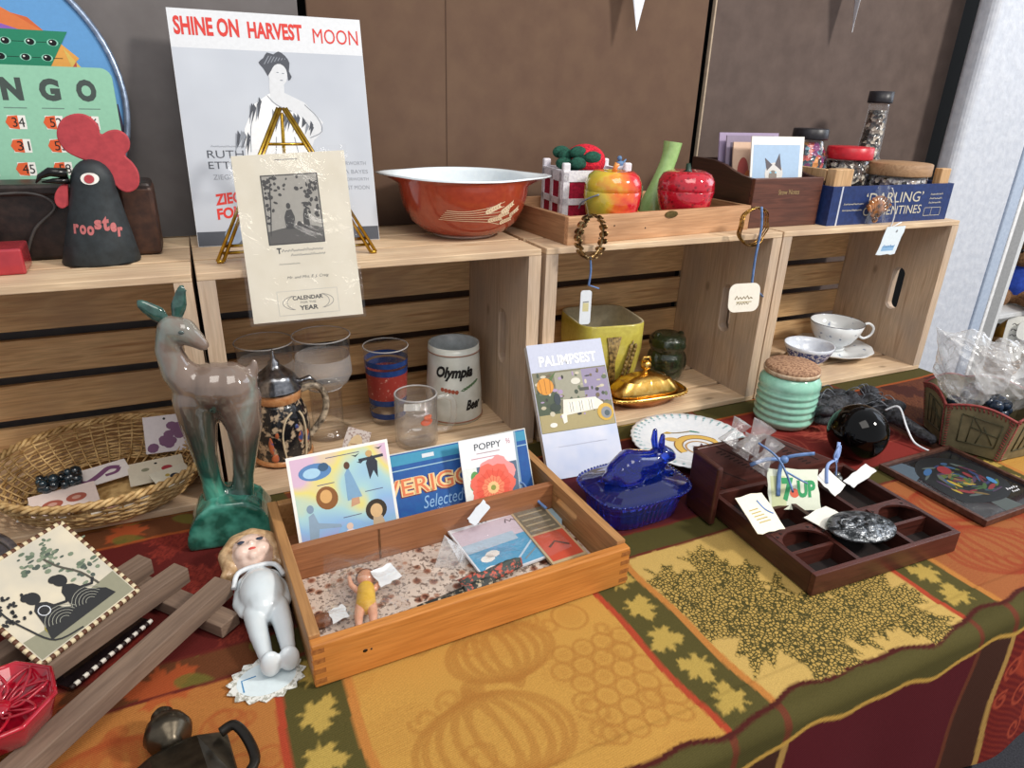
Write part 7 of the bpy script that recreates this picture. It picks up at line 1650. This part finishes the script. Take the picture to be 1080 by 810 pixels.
def bag_basket():
    t = thing('stitched_basket', 'khaki panelled basket with red stitched edges, holding clear bags, at the right edge', 'basket', (116.9, -27.2, .05), (0, 0, 0))
    kh = mat('khaki_panel', '857a5a', '6b6248', rough=.7, scale=40); st = mat('red_stitching', 'a04a46', '7e3432', rough=.7)
    R0, R1, Hh = 8.0, 9.6, 7.6; a0 = atan2(-26.4+27.2, 108.4-116.9)
    n = 6
    for k in range(n):
        A, B = a0+2*pi*k/n, a0+2*pi*(k+1)/n
        def pt(u, v, off=0):
            r = R0+(R1-R0)*v+off; pa = Vector((r*cos(A), r*sin(A))); pb = Vector((r*cos(B), r*sin(B))); p = pa.lerp(pb, u)
            hh = Hh+1.1*sin(pi*u); return (p.x, p.y, v*hh)
        g = G(); g.m(kh); g.grid(lambda u, v: pt(u, v), 10, 6, smooth=False); g.grid(lambda u, v: pt(u, v, -.35), 10, 6, smooth=False); o = obj('side_panel', g, t, weld=False)
        g = G(); g.m(st)
        e = [pt(i/12, 1, .05) for i in range(13)]; g.tube(e, .2, 6)
        for i in range(16):
            for u in (.03, .97): p = pt(u, i/16, .12); q = pt(u+(.05 if u < .5 else -.05), (i+.4)/16, .12); g.tube([p, q], .09, 5)
            p = pt((i+.3)/16, .97, .12); q = pt((i+.6)/16, .9, .12); g.tube([p, q], .09, 5)
        obj('stitching', g, t, weld=False)
        g = G(); g.m(flat('4c4a34'))
        for (u0, v0, u1, v1) in ((.25, .2, .25, .8), (.25, .8, .85, .78), (.85, .78, .85, .25), (.25, .2, .85, .25), (.4, .22, .42, .78), (.42, .55, .85, .5), (.42, .78, .6, .5), (.6, .5, .55, .24), (.6, .62, .8, .3)): g.tube([pt(u0, v0, .1), pt(u1, v1, .1)], .08, 5)
        obj('drawn_motif', g, t, weld=False)
    g = G(); g.m(kh); g.lathe([(0, 0), (7.8, 0), (7.8, .3), (0, .3)], 6); obj('base', g, t)
    def bag(name, c, rad, peak, lab, seed):
        g = G(); g.m(CELLO)
        def fn(u, v):
            a, b_ = 2*pi*u, pi*v
            d = Vector((cos(a)*sin(b_), sin(a)*sin(b_), cos(b_)))
            k = 1+.30*noise.noise(d*1.8+Vector((seed, 0, 0)))+.16*abs(noise.noise(d*4.5+Vector((0, seed, 0))))
            p = Vector((c[0]+rad[0]*d.x*k, c[1]+rad[1]*d.y*k, c[2]+rad[2]*d.z*k))
            if peak:
                w = max(0, d.dot((Vector(peak)-Vector(c)).normalized()))**7; p = p.lerp(Vector(peak), w*.8)
            return tuple(p)
        g.grid(fn, 44, 28, smooth=False)
        o = obj(name, g, weld=False); tag(o, lab, 'bag', 'clear bags in the stitched basket')
    bag('cellophane_bag', (112.6, -26.0, 12.6), (4.6, 4.6, 5.6), (105.5, -21.0, 20.5), 'clear cellophane bag with a twisted peak at the left of the stitched basket', 1.0)
    bag('cellophane_bag', (119.6, -28.2, 12.0), (5.0, 5.0, 5.2), None, 'puffy clear bag at the right of the stitched basket', 5.0)
    g = G(); g.m(mat('dark_blue_beads', '2c3d55', '11141c', rough=.2, scale=90)); rr = random.Random(3)
    for i in range(24): g.ball((115.5+rr.uniform(-3.6, 3.6), -27+rr.uniform(-3.6, 3.6), 6.0+rr.random()*2.2), rr.uniform(.6, 1.1), 8, 6)
    o = obj('bead_heap', g, weld=False); tag(o, 'dark blue beads at the bottom of the clear bags', 'beads')
bag_basket()
def booth():
    X, Y = 274, 60
    t = thing('display_shelf', 'white shelf unit standing behind the post at the right edge', 'shelf', (X, Y, -75))
    wh = mat('white_shelf_paint', 'e8e8e6', 'dcdcda', rough=.5)
    for z in (31.5, 58.5, 86.5, 112):
        g = G(); g.m(wh); g.box(-18, -12, z, 42, 14, z+1.6); obj('shelf_board', g, t, bevel=.15)
    g = G(); g.m(wh); g.box(-18, 14, 0, 42, 15, 150); obj('back_panel', g, t)
    for x in (-20, 42):
        g = G(); g.m(wh); g.box(x, -12, 0, x+2, 15, 150); obj('side_panel', g, t)
    t = thing('teddy_bear', 'brown teddy bear in a blue shirt sitting on the white shelf', 'teddy bear', (X+2, Y-3, -14.9), (0, 0, -50))
    fur = mat('brown_plush', '9a7350', '6f4f35', rough=.95, scale=160, bump=1)
    g = G(); g.m(fur); g.capsule([(0, 0, 6, 6.0), (0, 0, 11, 5.2)]); g.capsule([(0, -.5, 18.6, 5.6), (0, -1, 19.4, 5.4)]); g.ball((0, -5.6, 17.6), (3.1, 2.6, 2.5))
    for s_ in (-1, 1): g.ball((s_*4.4, 0, 24), (2.2, 1.2, 2.2)); g.capsule([(s_*3.6, -3, 3.4, 3.2), (s_*5.2, -9, 3.6, 3.0), (s_*5.6, -11.5, 4.4, 3.4)]); g.capsule([(s_*4.8, -1, 12, 2.6), (s_*7.2, -4, 8, 2.3), (s_*7, -6, 6.8, 2.3)])
    obj('body', g, t, remesh=.7, smooth=3)
    g = G(); g.m(mat('royal_blue_shirt', '2348b0', '1c3a94', rough=.8)); g.capsule([(0, 0, 7.4, 6.5), (0, 0, 11.6, 5.8)]); 
    for s_ in (-1, 1): g.capsule([(s_*4.8, -1, 12, 3.0), (s_*6.4, -2.8, 9.6, 2.9)])
    obj('shirt', g, t, remesh=.6, smooth=2)
    g = G(); g.m(BLACK); g.ball((0, -8.1, 18.4), (1.2, .8, .9)); g.ball((-2.2, -5.9, 20.6), .75); g.ball((2.2, -5.9, 20.6), .75); obj('face_features', g, t, weld=False)
    t = thing('craft_basket', 'small wicker basket with a gold cloth on the shelf below the teddy bear', 'basket', (X+6, Y-2, -41.9))
    g = G(); g.m(mat('brown_wicker', 'a07a4a', '6a4a28', rough=.7, scale=60, bump=.8))
    for k in range(9): g.tube([((8+.35*k)*cos(a*pi/16), (8+.35*k)*sin(a*pi/16), .8+k*1.7) for a in range(32)], .9, 6, closed=True)
    obj('woven_side', g, t, weld=False)
    g = G(); g.m(mat('gold_cloth', 'd9a03a', 'b57f24', rough=.6, scale=20, bump=.8)); g.ball((4, -3, 12), (7, 7, 9)); obj('gold_cloth', g, t)
    for i, (x, y, z, w, h, r, lab) in enumerate(((X-9, Y-11, -33.5, 7.5, 17, 0, 'upright white oval tag with small writing below the teddy bear'), (X-8, Y-14, -15.9, 17, 7, 0, 'white handwritten sign hanging at the shelf edge under the teddy bear'))):
        g = G(); g.card(w, h, .3, flat('f0efe8'), rad=min(w, h)*.35); rr = random.Random(i)
        for k in range(6 if i == 0 else 2):
            y0 = h*.8-k*(h*.12 if i == 0 else h*.35)
            g.stroke(catmull([(w*.25+q*w*.1, y0+(.6 if q % 2 else 0)) for q in range(6)], 3), .25, INK, .01)
        o = obj('shelf_sign', g, loc=(x, y, z if i == 0 else z-8.5), rot=(84, 0, -38)); tag(o, lab, 'sign')
    g = G(); g.m(flat('c8323a')); g.ball((0, 0, 5), (6, 5, 4)); g.m(flat('3f9a58')); g.ball((-3, -3, 2), (4.5, 4, 2.4)); o = obj('ornament', g, loc=(X+5, Y-2, 13.1), weld=False); tag(o, 'red and green ornament on the shelf above the teddy bear', 'ornament')
booth()
